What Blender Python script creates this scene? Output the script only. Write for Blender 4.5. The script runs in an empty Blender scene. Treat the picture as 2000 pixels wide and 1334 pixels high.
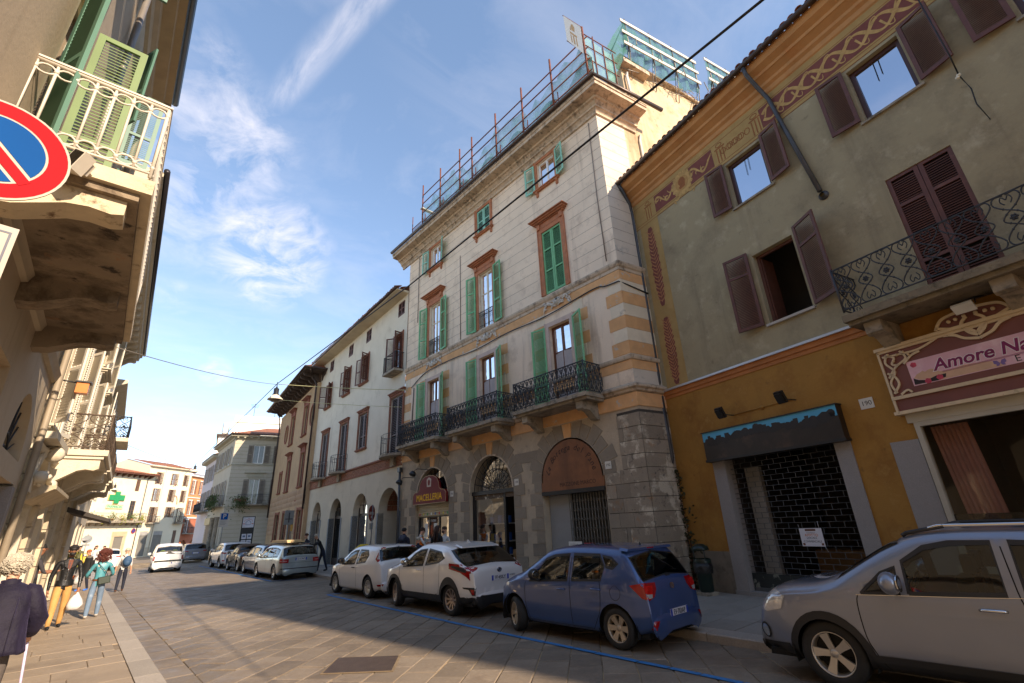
import bpy,bmesh,math,random
from math import sin,cos,pi,radians as rad,tan,atan2,sqrt,hypot
from mathutils import Vector,Matrix
from mathutils.geometry import delaunay_2d_cdt
from mathutils.bvhtree import BVHTree
random.seed(7)
S=bpy.context.scene
COL=S.collection
# ------------------------------------------------------------------ camera
HC=1.92
_p,_r,_y=0.37230,-0.0472,0.73842
_f=Vector((cos(_p)*sin(_y),cos(_p)*cos(_y),sin(_p)))
_r0=Vector((cos(_y),-sin(_y),0));_u0=_r0.cross(_f)
_ri=_r0*cos(_r)+_u0*sin(_r);_up=-_r0*sin(_r)+_u0*cos(_r)
cd=bpy.data.cameras.new('camera');cam=bpy.data.objects.new('camera',cd);COL.objects.link(cam)
cd.sensor_width=36;cd.lens=913.9/2000*36;cd.clip_start=.05;cd.clip_end=2000
cam.matrix_world=Matrix(((_ri.x,_up.x,-_f.x,0),(_ri.y,_up.y,-_f.y,0),(_ri.z,_up.z,-_f.z,HC),(0,0,0,1)))
S.camera=cam
# ------------------------------------------------------------------ sun, sky, exposure
SUN_EL,SUN_AZ=rad(29.0),rad(9.0)  # azimuth measured from straight behind the street, towards the right
sd=Vector((sin(SUN_AZ)*cos(SUN_EL),-cos(SUN_AZ)*cos(SUN_EL),sin(SUN_EL)))
sl=bpy.data.lights.new('sun','SUN');sl.energy=2.8;sl.angle=rad(.55);sl.color=(1,.88,.70)
so=bpy.data.objects.new('sun',sl);COL.objects.link(so);so.rotation_euler=sd.to_track_quat('Z','Y').to_euler();so.location=sd*60
W=bpy.data.worlds.new('World');S.world=W;W.use_nodes=True
def setup_world():
 nt=W.node_tree;N=nt.nodes;L=nt.links
 bg=N['Background'];bg.inputs[1].default_value=.15
 sky=N.new('ShaderNodeTexSky');sky.sky_type='NISHITA';sky.sun_disc=False
 sky.sun_elevation=SUN_EL;sky.sun_rotation=pi-SUN_AZ
 sky.air_density=.85;sky.dust_density=.05;sky.ozone_density=1.6
 tc=N.new('ShaderNodeTexCoord')
 sep=N.new('ShaderNodeSeparateXYZ');L.new(tc.outputs['Generated'],sep.inputs[0])
 # project the view direction on a cloud plane
 zz=N.new('ShaderNodeMath');zz.operation='MAXIMUM';zz.inputs[1].default_value=.03;L.new(sep.outputs[2],zz.inputs[0])
 dv=N.new('ShaderNodeVectorMath');dv.operation='SCALE'
 inv=N.new('ShaderNodeMath');inv.operation='DIVIDE';inv.inputs[0].default_value=1;L.new(zz.outputs[0],inv.inputs[1])
 L.new(tc.outputs['Generated'],dv.inputs[0]);L.new(inv.outputs[0],dv.inputs['Scale'])
 def layer(rot,scale,loc,nscale,detail,lo,hi,dist=.4):
  mp=N.new('ShaderNodeMapping');mp.inputs['Rotation'].default_value=(0,0,rot);mp.inputs['Scale'].default_value=scale;mp.inputs['Location'].default_value=loc
  L.new(dv.outputs[0],mp.inputs[0])
  no=N.new('ShaderNodeTexNoise');no.inputs['Scale'].default_value=nscale;no.inputs['Detail'].default_value=detail;no.inputs['Roughness'].default_value=.62;no.inputs['Distortion'].default_value=dist
  L.new(mp.outputs[0],no.inputs['Vector'])
  mr=N.new('ShaderNodeMapRange');mr.inputs[1].default_value=lo;mr.inputs[2].default_value=hi;L.new(no.outputs[0],mr.inputs[0]);mr.clamp=True
  return mr.outputs[0]
 def mul(a,b):
  m=N.new('ShaderNodeMath');m.operation='MULTIPLY'
  for i,x in enumerate((a,b)):
   if isinstance(x,(int,float)):m.inputs[i].default_value=x
   else:L.new(x,m.inputs[i])
  return m.outputs[0]
 def mx(a,b):
  m=N.new('ShaderNodeMath');m.operation='MAXIMUM';L.new(a,m.inputs[0]);L.new(b,m.inputs[1]);return m.outputs[0]
 def blob(d,r0,r1):
 # soft region of sky round a direction: where that bank of cloud lies
  dt=N.new('ShaderNodeVectorMath');dt.operation='DOT_PRODUCT';L.new(tc.outputs['Generated'],dt.inputs[0]);dt.inputs[1].default_value=Vector(d).normalized()
  mr=N.new('ShaderNodeMapRange');mr.interpolation_type='SMOOTHSTEP';mr.inputs[1].default_value=cos(r1);mr.inputs[2].default_value=cos(r0);L.new(dt.outputs['Value'],mr.inputs[0]);return mr.outputs[0]
 base=layer(.5,(1,1,1),(3.1,1.7,0),2.6,8,.47,.80)
 wisps=layer(-.35,(.35,2.2,1),(.4,0,0),1.7,7,.46,.8,.8)
 cums=layer(.5,(1.3,1.0,1),(.3,2.2,0),4.6,10,.40,.68,.5)
 c=mul(base,.16)
 for d,r0,r1,w in STREAKS:c=mx(c,mul(mul(wisps,blob(d,r0,r1)),w))
 # one narrow drawn-out streak of cirrus high over the street
 def dotn(v,off):
  q=N.new('ShaderNodeVectorMath');q.operation='DOT_PRODUCT';L.new(dv.outputs[0],q.inputs[0]);q.inputs[1].default_value=v
  a=N.new('ShaderNodeMath');a.operation='ADD';a.inputs[1].default_value=off;L.new(q.outputs['Value'],a.inputs[0]);return a.outputs[0]
 def fall(x,lo,hi):
  r=N.new('ShaderNodeMapRange');r.interpolation_type='SMOOTHSTEP';r.inputs[1].default_value=lo;r.inputs[2].default_value=hi;L.new(x,r.inputs[0]);return r.outputs[0]
 ab=N.new('ShaderNodeMath');ab.operation='ABSOLUTE';L.new(dotn((1,.176,0),-.340),ab.inputs[0])
 band=mul(mul(fall(ab.outputs[0],.05,.0),fall(dotn((0,1,0),0),1.08,.95)),fall(dotn((0,1,0),0),.25,.5))
 thin_=layer(.1,(9,2.5,1),(0,0,0),1.6,8,.3,.72,.5)
 c=mx(c,mul(mul(band,thin_),.5))
 for d,r0,r1,w in CLOUDS:
  c=mx(c,mul(mul(cums,blob(d,r0,r1)),w))
 mixc=N.new('ShaderNodeMix');mixc.data_type='RGBA'
 gm=N.new('ShaderNodeGamma');gm.inputs[1].default_value=.76;hs=N.new('ShaderNodeHueSaturation');hs.inputs['Saturation'].default_value=1.12;L.new(sky.outputs[0],hs.inputs['Color']);L.new(hs.outputs[0],gm.inputs[0])
 L.new(c,mixc.inputs['Factor']);L.new(gm.outputs[0],mixc.inputs['A']);mixc.inputs['B'].default_value=(3.0,3.0,3.15,1)
 L.new(mixc.outputs['Result'],bg.inputs[0])
def pray(u,v):
 "direction seen at photo pixel (u, v): used to place things by bearing"
 return(_ri*((u-1000)/913.9)-_up*((v-667)/913.9)+_f)
CLOUDS=[(pray(430,290),.02,.16,.6),(pray(530,490),.02,.13,.75),(pray(390,340),.03,.2,.42),(pray(420,725),.004,.035,.45),(pray(410,120),.01,.07,.35),(pray(340,580),.005,.04,.3)]
STREAKS=[(pray(1250,-60),.1,.5,.3)]
setup_world()
S.view_settings.view_transform='Standard';S.view_settings.look='None';S.view_settings.gamma=1;S.view_settings.exposure=1.55
S.view_settings.use_curve_mapping=False
try:
 S.view_settings.use_white_balance=True;S.view_settings.white_balance_temperature=7000;S.view_settings.white_balance_tint=16
except Exception:pass
S.render.engine='CYCLES'
# ------------------------------------------------------------------ materials
MATS={}
def lin(h):
 "sRGB 0-255 triple to linear"
 return tuple(((c/255)/12.92 if c/255<=.04045 else((c/255+.055)/1.055)**2.4)for c in h)
def mat(name,col,rough=.8,metal=0,var=.12,sc=2.0,bump=0,bsc=60,rnd=0,stain=None,streak=None,coat=0,spec=.5,fine=0,ao=None,hue=None,trans=0,emit=0,aniso=None):
 if name in MATS:return MATS[name]
 m=bpy.data.materials.new(name);m.use_nodes=True;MATS[name]=m
 nt=m.node_tree;N=nt.nodes;L=nt.links;b=N['Principled BSDF']
 col=tuple(col[:3]);b.inputs['Roughness'].default_value=rough;b.inputs['Metallic'].default_value=metal
 b.inputs['Specular IOR Level'].default_value=spec
 if coat:b.inputs['Coat Weight'].default_value=coat;b.inputs['Coat Roughness'].default_value=.04
 geo=N.new('ShaderNodeNewGeometry');pos=geo.outputs['Position']
 def noise(scale,detail=6,vec=None,rough=.6):
  n=N.new('ShaderNodeTexNoise');n.inputs['Scale'].default_value=scale;n.inputs['Detail'].default_value=detail;n.inputs['Roughness'].default_value=rough
  L.new(vec or pos,n.inputs['Vector']);return n.outputs[0]
 def ramp(x,lo,hi):
  r=N.new('ShaderNodeMapRange');r.inputs[1].default_value=lo;r.inputs[2].default_value=hi;L.new(x,r.inputs[0]);return r.outputs[0]
 def mix(f,a,c2):
  x=N.new('ShaderNodeMix');x.data_type='RGBA'
  if isinstance(f,float):x.inputs['Factor'].default_value=f
  else:L.new(f,x.inputs['Factor'])
  for k,q in(('A',a),('B',c2)):
   if isinstance(q,tuple):x.inputs[k].default_value=(*q[:3],1)
   else:L.new(q,x.inputs[k])
  return x.outputs['Result']
 out=col
 if var:
  out=mix(ramp(noise(sc),.3,.7),tuple(c*(1-var)for c in col),tuple(min(c*(1+var),.95)for c in col))
 if fine:
  out=mix(ramp(noise(sc*22,4),.35,.65),out,tuple(c*(1-fine)for c in col))
 if stain:
  sts=stain if isinstance(stain,list)else[stain]
  for(c2,s2,lo,hi)in sts:out=mix(ramp(noise(s2,9,rough=.68),lo,hi),out,c2)
 if streak:
  c2,s2,lo,hi=streak
  mp=N.new('ShaderNodeMapping');mp.inputs['Scale'].default_value=(s2,s2,s2*.09);L.new(pos,mp.inputs[0])
  out=mix(ramp(noise(1,6,mp.outputs[0]),lo,hi),out,c2)
 if rnd:
  oi=N.new('ShaderNodeObjectInfo');hs=N.new('ShaderNodeHueSaturation')
  r=N.new('ShaderNodeMapRange');r.inputs[3].default_value=1-rnd;r.inputs[4].default_value=1+rnd;L.new(oi.outputs['Random'],r.inputs[0])
  L.new(r.outputs[0],hs.inputs['Value'])
  if isinstance(out,tuple):hs.inputs['Color'].default_value=(*out,1)
  else:L.new(out,hs.inputs['Color'])
  out=hs.outputs[0]
 if isinstance(out,tuple):b.inputs['Base Color'].default_value=(*out,1)
 else:L.new(out,b.inputs['Base Color'])
 if bump:
  bp=N.new('ShaderNodeBump');bp.inputs['Strength'].default_value=min(bump,1);bp.inputs['Distance'].default_value=.02*max(1,bump)
  L.new(noise(bsc,8),bp.inputs['Height']);L.new(bp.outputs[0],b.inputs['Normal'])
 if aniso:
  lo,hi,s2=aniso
  r=N.new('ShaderNodeMapRange');r.inputs[3].default_value=lo;r.inputs[4].default_value=hi;r.inputs[1].default_value=.3;r.inputs[2].default_value=.7;L.new(noise(s2,6),r.inputs[0]);L.new(r.outputs[0],b.inputs['Roughness'])
 return m
def glass(name,tint=(.5,.55,.55),alpha=.55,rough=.02,ior=1.5,wob=0.0,k=1.0):
 if name in MATS:return MATS[name]
 m=bpy.data.materials.new(name);m.use_nodes=True;MATS[name]=m
 nt=m.node_tree;N=nt.nodes;L=nt.links;N.remove(N['Principled BSDF'])
 t=N.new('ShaderNodeBsdfTransparent');t.inputs[0].default_value=(*[c*alpha for c in tint],1)
 g=N.new('ShaderNodeBsdfGlossy');g.inputs['Roughness'].default_value=rough;g.inputs[0].default_value=(.95,.95,.95,1)
 fr=N.new('ShaderNodeFresnel');fr.inputs[0].default_value=ior
 ad=N.new('ShaderNodeMath');ad.operation='MULTIPLY_ADD';ad.inputs[1].default_value=k;ad.inputs[2].default_value=.02;L.new(fr.outputs[0],ad.inputs[0])
 mx=N.new('ShaderNodeMixShader');L.new(ad.outputs[0],mx.inputs[0]);L.new(t.outputs[0],mx.inputs[1]);L.new(g.outputs[0],mx.inputs[2])
 if wob:
  n=N.new('ShaderNodeTexNoise');n.inputs['Scale'].default_value=2.2;geo=N.new('ShaderNodeNewGeometry');L.new(geo.outputs['Position'],n.inputs['Vector'])
  bp=N.new('ShaderNodeBump');bp.inputs['Strength'].default_value=wob;bp.inputs['Distance'].default_value=.05;L.new(n.outputs[0],bp.inputs['Height']);L.new(bp.outputs[0],g.inputs['Normal']);L.new(bp.outputs[0],fr.inputs['Normal'])
 L.new(mx.outputs[0],N['Material Output'].inputs[0]);return m
 # ------------------------------------------------------------------ object helpers
WM={}
def _reg(o,parent,w):
 COL.objects.link(o);WM[o.name]=w
 if parent is not None:
  o.parent=parent;o.matrix_local=WM[parent.name].inverted()@w
 else:o.matrix_world=w
 return o
def tag(o,label=None,cat=None,group=None,kind=None):
 if label:o['label']=label
 if cat:o['category']=cat
 if group:o['group']=group
 if kind:o['kind']=kind
 return o
def thing(name,label,cat,base=(0,0,0),rz=0,group=None):
 o=bpy.data.objects.new(name,None);o.empty_display_size=.2
 _reg(o,None,Matrix.Translation(Vector(base))@Matrix.Rotation(rz,4,'Z'))
 return tag(o,label,cat,group)
def put(name,mesh,w=None,parent=None,kind=None):
 o=bpy.data.objects.new(name,mesh);_reg(o,parent,w if w is not None else Matrix());
 if kind:o['kind']=kind
 return o
class MB:
 "collects faces in world (or local) coordinates"
 def __init__(s):s.v=[];s.f=[];s.mi=[];s.sm=[]
 def add(s,vs,fs,mi=0,sm=False):
  k=len(s.v);s.v+=[tuple(v)for v in vs]
  for f in fs:s.f.append([i+k for i in f]);s.mi.append(mi);s.sm.append(sm)
  return s
 def box(s,a,b,M=None,mi=0):
  (x0,y0,z0),(x1,y1,z1)=a,b
  vs=[Vector(p)for p in((x0,y0,z0),(x1,y0,z0),(x1,y1,z0),(x0,y1,z0),(x0,y0,z1),(x1,y0,z1),(x1,y1,z1),(x0,y1,z1))]
  if M is not None:vs=[M@v for v in vs]
  fl=[(0,3,2,1),(4,5,6,7),(0,1,5,4),(1,2,6,5),(2,3,7,6),(3,0,4,7)]
  return s.add(vs,fl,mi)
 def bbox(s,a,b,bev=.01,M=None,mi=0):
  "box whose +z side (top) edges are chamfered"
  (x0,y0,z0),(x1,y1,z1)=a,b;e=bev
  vs=[Vector(p)for p in((x0,y0,z0),(x1,y0,z0),(x1,y1,z0),(x0,y1,z0),(x0,y0,z1-e),(x1,y0,z1-e),(x1,y1,z1-e),(x0,y1,z1-e),(x0+e,y0+e,z1),(x1-e,y0+e,z1),(x1-e,y1-e,z1),(x0+e,y1-e,z1))]
  if M is not None:vs=[M@v for v in vs]
  fl=[(0,3,2,1),(8,9,10,11)]+[(i,(i+1)%4,4+(i+1)%4,4+i)for i in range(4)]+[(4+i,4+(i+1)%4,8+(i+1)%4,8+i)for i in range(4)]
  return s.add(vs,fl,mi)
 def prism(s,poly,d0,d1,P,mi=0):
  "poly in 2D, extruded between depths d0, d1; P(a, b, d) -> point"
  n=len(poly);vs=[P(a,b,d0)for a,b in poly]+[P(a,b,d1)for a,b in poly]
  return s.add(vs,[tuple(range(n-1,-1,-1)),tuple(range(n,2*n))]+[(i,(i+1)%n,n+(i+1)%n,n+i)for i in range(n)],mi)
 def tube(s,pts,r,n=6,mi=0,closed=False,sm=True,cap=True):
  pts=[Vector(p)for p in pts];rings=[];m=len(pts)
  rr=r if isinstance(r,(list,tuple))else[r]*m
  for i,p in enumerate(pts):
   a=pts[(i-1)%m]if(closed or i>0)else pts[i];b=pts[(i+1)%m]if(closed or i<m-1)else pts[i]
   d=(b-a)
   if d.length<1e-9:d=Vector((0,0,1))
   d.normalize();u=d.cross(Vector((0,0,1)))
   if u.length<.05:u=d.cross(Vector((0,1,0)))
   u.normalize();w=d.cross(u)
   rings.append([p+(u*cos(2*pi*k/n)+w*sin(2*pi*k/n))*rr[i]for k in range(n)])
  vs=[q for ring in rings for q in ring];fs=[]
  for i in range(m if closed else m-1):
   j=(i+1)%m
   for k in range(n):fs.append((i*n+k,i*n+(k+1)%n,j*n+(k+1)%n,j*n+k))
  if cap and not closed:fs+=[tuple(range(n-1,-1,-1)),tuple((m-1)*n+k for k in range(n))]
  return s.add(vs,fs,mi,sm)
 def lathe(s,prof,n=16,M=None,mi=0,sm=True,a0=0,a1=2*pi):
  "prof: (radius, z) list"
  full=abs(a1-a0-2*pi)<1e-6;k=n if full else n+1;vs=[]
  for r,z in prof:
   for i in range(k):
    a=a0+(a1-a0)*i/n;v=Vector((r*cos(a),r*sin(a),z));vs.append(M@v if M is not None else v)
  fs=[]
  for j in range(len(prof)-1):
   for i in range(n):
    i2=(i+1)%k;fs.append((j*k+i,j*k+i2,(j+1)*k+i2,(j+1)*k+i))
  return s.add(vs,fs,mi,sm)
 def ball(s,c,r,n=10,m=6,M=None,mi=0):
  rx,ry,rz=r if isinstance(r,(tuple,list))else(r,r,r);c=Vector(c);vs=[c+Vector((0,0,rz))]
  for j in range(1,m):
   t=pi*j/m
   for i in range(n):vs.append(c+Vector((rx*sin(t)*cos(2*pi*i/n),ry*sin(t)*sin(2*pi*i/n),rz*cos(t))))
  vs.append(c-Vector((0,0,rz)));fs=[(0,1+i,1+(i+1)%n)for i in range(n)]
  for j in range(m-2):
   for i in range(n):fs.append((1+j*n+i,1+(j+1)*n+i,1+(j+1)*n+(i+1)%n,1+j*n+(i+1)%n))
  e=len(vs)-1;fs+=[(e,1+(m-2)*n+(i+1)%n,1+(m-2)*n+i)for i in range(n)]
  if M is not None:vs=[M@v for v in vs]
  return s.add(vs,fs,mi,True)
 def mesh(s,name,mats,base=None):
  me=bpy.data.meshes.new(name);v=s.v
  if base is not None:inv=base.inverted();v=[inv@Vector(p)for p in v]
  me.from_pydata([tuple(p)for p in v],[],s.f)
  for m in(mats if isinstance(mats,(list,tuple))else[mats]):me.materials.append(m)
  me.polygons.foreach_set('material_index',s.mi);me.polygons.foreach_set('use_smooth',s.sm);me.update();return me
 def build(s,name,mats,parent=None,kind=None,recalc=True):
  "mesh given in world coordinates, parented in place"
  w=WM[parent.name]if parent is not None else Matrix()
  if parent is None and s.v:
   xs=[p[0]for p in s.v];ys=[p[1]for p in s.v];w=Matrix.Translation(((min(xs)+max(xs))/2,(min(ys)+max(ys))/2,min(p[2]for p in s.v)))
  me=s.mesh(name,mats,w)
  if recalc:
   bm=bmesh.new();bm.from_mesh(me);bmesh.ops.recalc_face_normals(bm,faces=bm.faces);bm.to_mesh(me);bm.free()
  return put(name,me,w,parent,kind)
class Fr:
 "facade frame: s along the wall, z up, o outwards"
 def __init__(s,x,y,ang,out):
  a=rad(ang);s.t=Vector((sin(a),cos(a),0));n=Vector((cos(a),-sin(a),0));s.n=n*out;s.o=Vector((x,y,0))
  s.flip=out
 def __call__(s,a,z,o=0):return s.o+s.t*a+Vector((0,0,z))+s.n*o
 def M(s,a,z,o=0):
  "matrix: local x along the wall, local y up, local z outwards"
  p=s(a,z,o);x=s.t;zz=s.n;y=Vector((0,0,1))
  return Matrix(((x.x,y.x,zz.x,p.x),(x.y,y.y,zz.y,p.y),(x.z,y.z,zz.z,p.z),(0,0,0,1)))
 def box(s,mb,a0,a1,z0,z1,o0,o1,mi=0):
  return mb.prism([(a0,z0),(a1,z0),(a1,z1),(a0,z1)],o0,o1,s,mi)
def arch(c,r,z0,zs,n=14,ry=None):
 "opening outline with a round head: centre c, half width r, sill z0, springing zs"
 ry=ry or r
 return[(c-r,z0),(c+r,z0)]+[(c+r*cos(pi*i/n),zs+ry*sin(pi*i/n))for i in range(n+1)]
def rect(a0,a1,z0,z1):return[(a0,z0),(a1,z0),(a1,z1),(a0,z1)]
def cdt(outer,holes=(),inner=()):
 "triangles of outer minus holes -> (verts, faces)"
 vs=[];es=[];
 def loop(p):
  k=len(vs);vs.extend(Vector(q)for q in p);es.extend((k+i,k+(i+1)%len(p))for i in range(len(p)))
 loop(outer)
 for h in holes:loop(h)
 vs+=[Vector(q)for q in inner]
 V,E_,Fc,*_=delaunay_2d_cdt(vs,es,[],1,1e-6)
 def inside(p,poly):
  c=False;n=len(poly)
  for i in range(n):
   x1,y1=poly[i];x2,y2=poly[(i+1)%n]
   if(y1>p[1])!=(y2>p[1])and p[0]<(x2-x1)*(p[1]-y1)/(y2-y1)+x1:c=not c
  return c
 out=[]
 for f in Fc:
  cx=sum(V[i][0]for i in f)/len(f);cy=sum(V[i][1]for i in f)/len(f)
  if inside((cx,cy),outer)and not any(inside((cx,cy),h)for h in holes):out.append(tuple(f))
 return V,out
def wall(fr,name,outline,holes,m,parent,depth=.22,kind=None,o=0,extra=None,reveal=None):
 "plastered wall face with real openings; the reveals go depth inwards"
 mb=MB();V,Fs=cdt(outline,holes)
 mb.add([fr(p[0],p[1],o)for p in V],Fs)
 for h in holes:
  n=len(h);mb.add([fr(a,z,o)for a,z in h]+[fr(a,z,o-depth)for a,z in h],[(i,(i+1)%n,n+(i+1)%n,n+i)for i in range(n)],1 if reveal else 0)
 if extra:extra(mb)
 return mb.build(name,[m]+([reveal]if reveal else[]),parent,kind,recalc=False)
def sweep(name,path,prof,m,parent,capends=True,sm=False):
 "moulding: prof (offset outwards, z) carried along a plan path; outwards is to the right of the path's way"
 pts=[Vector((p[0],p[1]))for p in path];n=len(pts);mb=MB();k=len(prof)
 for i,p in enumerate(pts):
  d1=(pts[i]-pts[i-1]).normalized()if i>0 else None;d2=(pts[i+1]-pts[i]).normalized()if i<n-1 else None
  n1=Vector((d1.y,-d1.x))if d1 else None;n2=Vector((d2.y,-d2.x))if d2 else None
  if n1 and n2:nn=(n1+n2).normalized();sc=1/max(.3,nn.dot(n1))
  else:nn=n1 or n2;sc=1
  for o,z in prof:mb.v.append((p.x+nn.x*o*sc,p.y+nn.y*o*sc,z))
 for i in range(n-1):
  for j in range(k-1):mb.f.append([i*k+j,i*k+j+1,(i+1)*k+j+1,(i+1)*k+j]);mb.mi.append(0);mb.sm.append(sm)
 if capends:
  for i in(0,n-1):mb.f.append([i*k+j for j in range(k)]);mb.mi.append(0);mb.sm.append(False)
 return mb.build(name,m,parent)
def text(name,body,m,w,parent,size=.2,ext=.004,align='CENTER',shear=0,bold=0,sx=1,space=1):
 c=bpy.data.curves.new(name,'FONT');c.body=body;c.size=size;c.extrude=ext;c.align_x=align;c.align_y='CENTER';c.shear=shear;c.offset=bold;c.space_character=space;c.resolution_u=3
 c.materials.append(m)
 tmp=bpy.data.objects.new('t',c);me=bpy.data.meshes.new_from_object(tmp);bpy.data.objects.remove(tmp);bpy.data.curves.remove(c)
 return put(name,me,w@Matrix.Diagonal((sx,1,1,1)),parent)
 # shared palette
TERRA=mat('terracotta_paint',lin((176,112,78)),.85,var=.2,sc=5,stain=((.30,.20,.15),9,.55,.75))
GREEN=mat('green_shutter_paint',lin((106,172,120)),.55,var=.14,sc=4,stain=(lin((136,186,148)),6,.58,.76),rnd=.1)
GREEN2=mat('pale_green_shutter_paint',lin((132,190,168)),.5,var=.1,sc=4)
MAROON=mat('maroon_shutter_paint',lin((96,54,40)),.55,var=.2,sc=5,stain=(lin((120,78,62)),7,.58,.75),rnd=.12)
BROWNW=mat('brown_wood',lin((96,58,44)),.6,var=.2,sc=6)
BROWNF=mat('brown_window_frame',lin((110,66,38)),.5,var=.2,sc=8)
CREAMF=mat('cream_window_frame',lin((226,218,196)),.5,var=.06)
WHITEF=mat('white_window_frame',lin((228,228,226)),.4,var=.04)
IRON=mat('wrought_iron',lin((58,60,64)),.5,.3,var=.25,sc=8)
BLACK=mat('black_paint',(.012,.012,.013),.45,var=.2)
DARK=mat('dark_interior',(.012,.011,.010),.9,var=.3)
STONE=mat('weathered_stone',lin((150,138,120)),.9,var=.2,sc=3,bump=.4,bsc=30,stain=((.06,.055,.045),4,.5,.7))
GRANITE=mat('grey_granite',lin((150,146,142)),.8,var=.08,sc=4,fine=.45,rnd=.1)
PANE=glass('window_glass',(.8,.85,.85),.6,wob=.04)
PANES=glass('shop_window_glass',(.85,.88,.86),.8,wob=.03,k=.4)
PANED=glass('window_glass_old',(.7,.74,.72),.55,wob=.22)
CURT=mat('net_curtain',lin((186,186,182)),.9,var=.1,sc=6)
PIPE=mat('grey_drainpipe',lin((76,76,78)),.5,.4,var=.2)
GUTTER=mat('brown_gutter',lin((72,58,50)),.45,.4,var=.2)
TILE=mat('clay_roof_tile',lin((156,96,66)),.85,var=.25,sc=6,rnd=.25,stain=((.07,.06,.05),5,.5,.7))
# ------------------------------------------------------------------ reusable building pieces
def FT(fr,a,z,o=0):
 "right-handed frame for lettering: x to the reader's right, y up, z outwards"
 p=fr(a,z,o);zz=fr.n;x=Vector((0,0,1)).cross(zz);y=Vector((0,0,1))
 return Matrix(((x.x,y.x,zz.x,p.x),(x.y,y.y,zz.y,p.y),(x.z,y.z,zz.z,p.z),(0,0,0,1)))
Fr.T=FT
_SH={}
def shutter(fr,par,a,z0,w,h,m,side=1,ang=8,o=.03,rails=(.5,),sp=.045,name='shutter'):
 "louvred leaf hinged at a, opening to side (+1 / -1 along the wall), ang degrees off the wall"
 key=(round(w,2),round(h,2),m.name,rails,sp);t=.038;st=min(.075,w*.16)
 if key not in _SH:
  mb=MB()
  mb.box((0,0,0),(st,h,t));mb.box((w-st,0,0),(w,h,t))
  ys=[0]+[r*h for r in rails]+[h]
  for i,y in enumerate(ys):
   b=.09 if i==0 else.07
   y0=y if i==0 else(y-b if i==len(ys)-1 else y-b/2)
   mb.box((st,y0,.001),(w-st,y0+b,t-.001))
  fm=mb.mesh('shutter_leaf',m)
  ms=MB();n=int(h/sp)
  for i in range(n):
   y=i*sp+.02
   if any(abs(y-r*h)<.06 for r in rails)or y<.1 or y>h-.09:continue
   ms.add([(st,y,.004),(w-st,y,.004),(w-st,y-.032,t-.004),(st,y-.032,t-.004),(st,y+.01,.004),(w-st,y+.01,.004),(w-st,y-.022,t-.004),(st,y-.022,t-.004)],[(0,1,2,3),(7,6,5,4),(3,2,6,7)])
  _SH[key]=(fm,ms.mesh('slats',m))
 fm,sm_=_SH[key]
 R=Matrix.Rotation(rad(-ang),4,'Y')if side>0 else Matrix.Rotation(rad(ang),4,'Y')@Matrix.Diagonal((-1,1,1,1))
 wm=fr.M(a,z0,o)@R
 q=put(name,fm,wm,par);put('slats',sm_,wm,q,'stuff');return q
def casement(fr,par,a0,a1,z0,z1,o=-.12,m=None,bars=(.5,),mull=True,curtain=True,fw=.06,pane=None,name='window',dark=True,low=None):
 m=m or CREAMF;mb=MB()
 fr.box(mb,a0,a0+fw,z0,z1,o,o+.05);fr.box(mb,a1-fw,a1,z0,z1,o,o+.05)
 fr.box(mb,a0+fw,a1-fw,z0,z0+fw,o+.002,o+.048);fr.box(mb,a0+fw,a1-fw,z1-fw,z1,o+.002,o+.048)
 c=(a0+a1)/2
 if mull:fr.box(mb,c-fw*.55,c+fw*.55,z0+fw,z1-fw,o+.004,o+.056)
 for b in bars:z=z0+(z1-z0)*b;fr.box(mb,a0+fw,a1-fw,z-fw*.35,z+fw*.35,o+.006,o+.044)
 w=mb.build(name,m,par)
 mp=MB();mp.add([fr(a0+fw,z0+fw,o+.02),fr(a1-fw,z0+fw,o+.02),fr(a1-fw,z1-fw,o+.02),fr(a0+fw,z1-fw,o+.02)],[(0,1,2,3)]);mp.build('pane',pane or PANE,w)
 if low:
  ml=MB();fr.box(ml,a0+fw,a1-fw,z0+fw,z0+low,o+.012,o+.03);ml.build('lower_panel',m,w)
 if curtain:
  mc=MB();n=24
  for k,(u0,u1)in enumerate(((a0+fw,c-.04),(c+.04,a1-fw))):
   vs=[]
   for i in range(n+1):
    u=u0+(u1-u0)*i/n;d=o-.1+.018*sin(i*1.9)+.01*sin(i*4.1)
    vs+=[fr(u,z0+.03,d),fr(u,z1-.05,d)]
   mc.add(vs,[(2*i,2*i+2,2*i+3,2*i+1)for i in range(n)],0,True)
  mc.build('curtain',CURT,w)
 if dark:
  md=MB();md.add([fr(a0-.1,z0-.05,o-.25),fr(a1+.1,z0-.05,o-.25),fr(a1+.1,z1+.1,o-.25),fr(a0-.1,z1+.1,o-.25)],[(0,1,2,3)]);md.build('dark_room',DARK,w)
 return w
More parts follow.
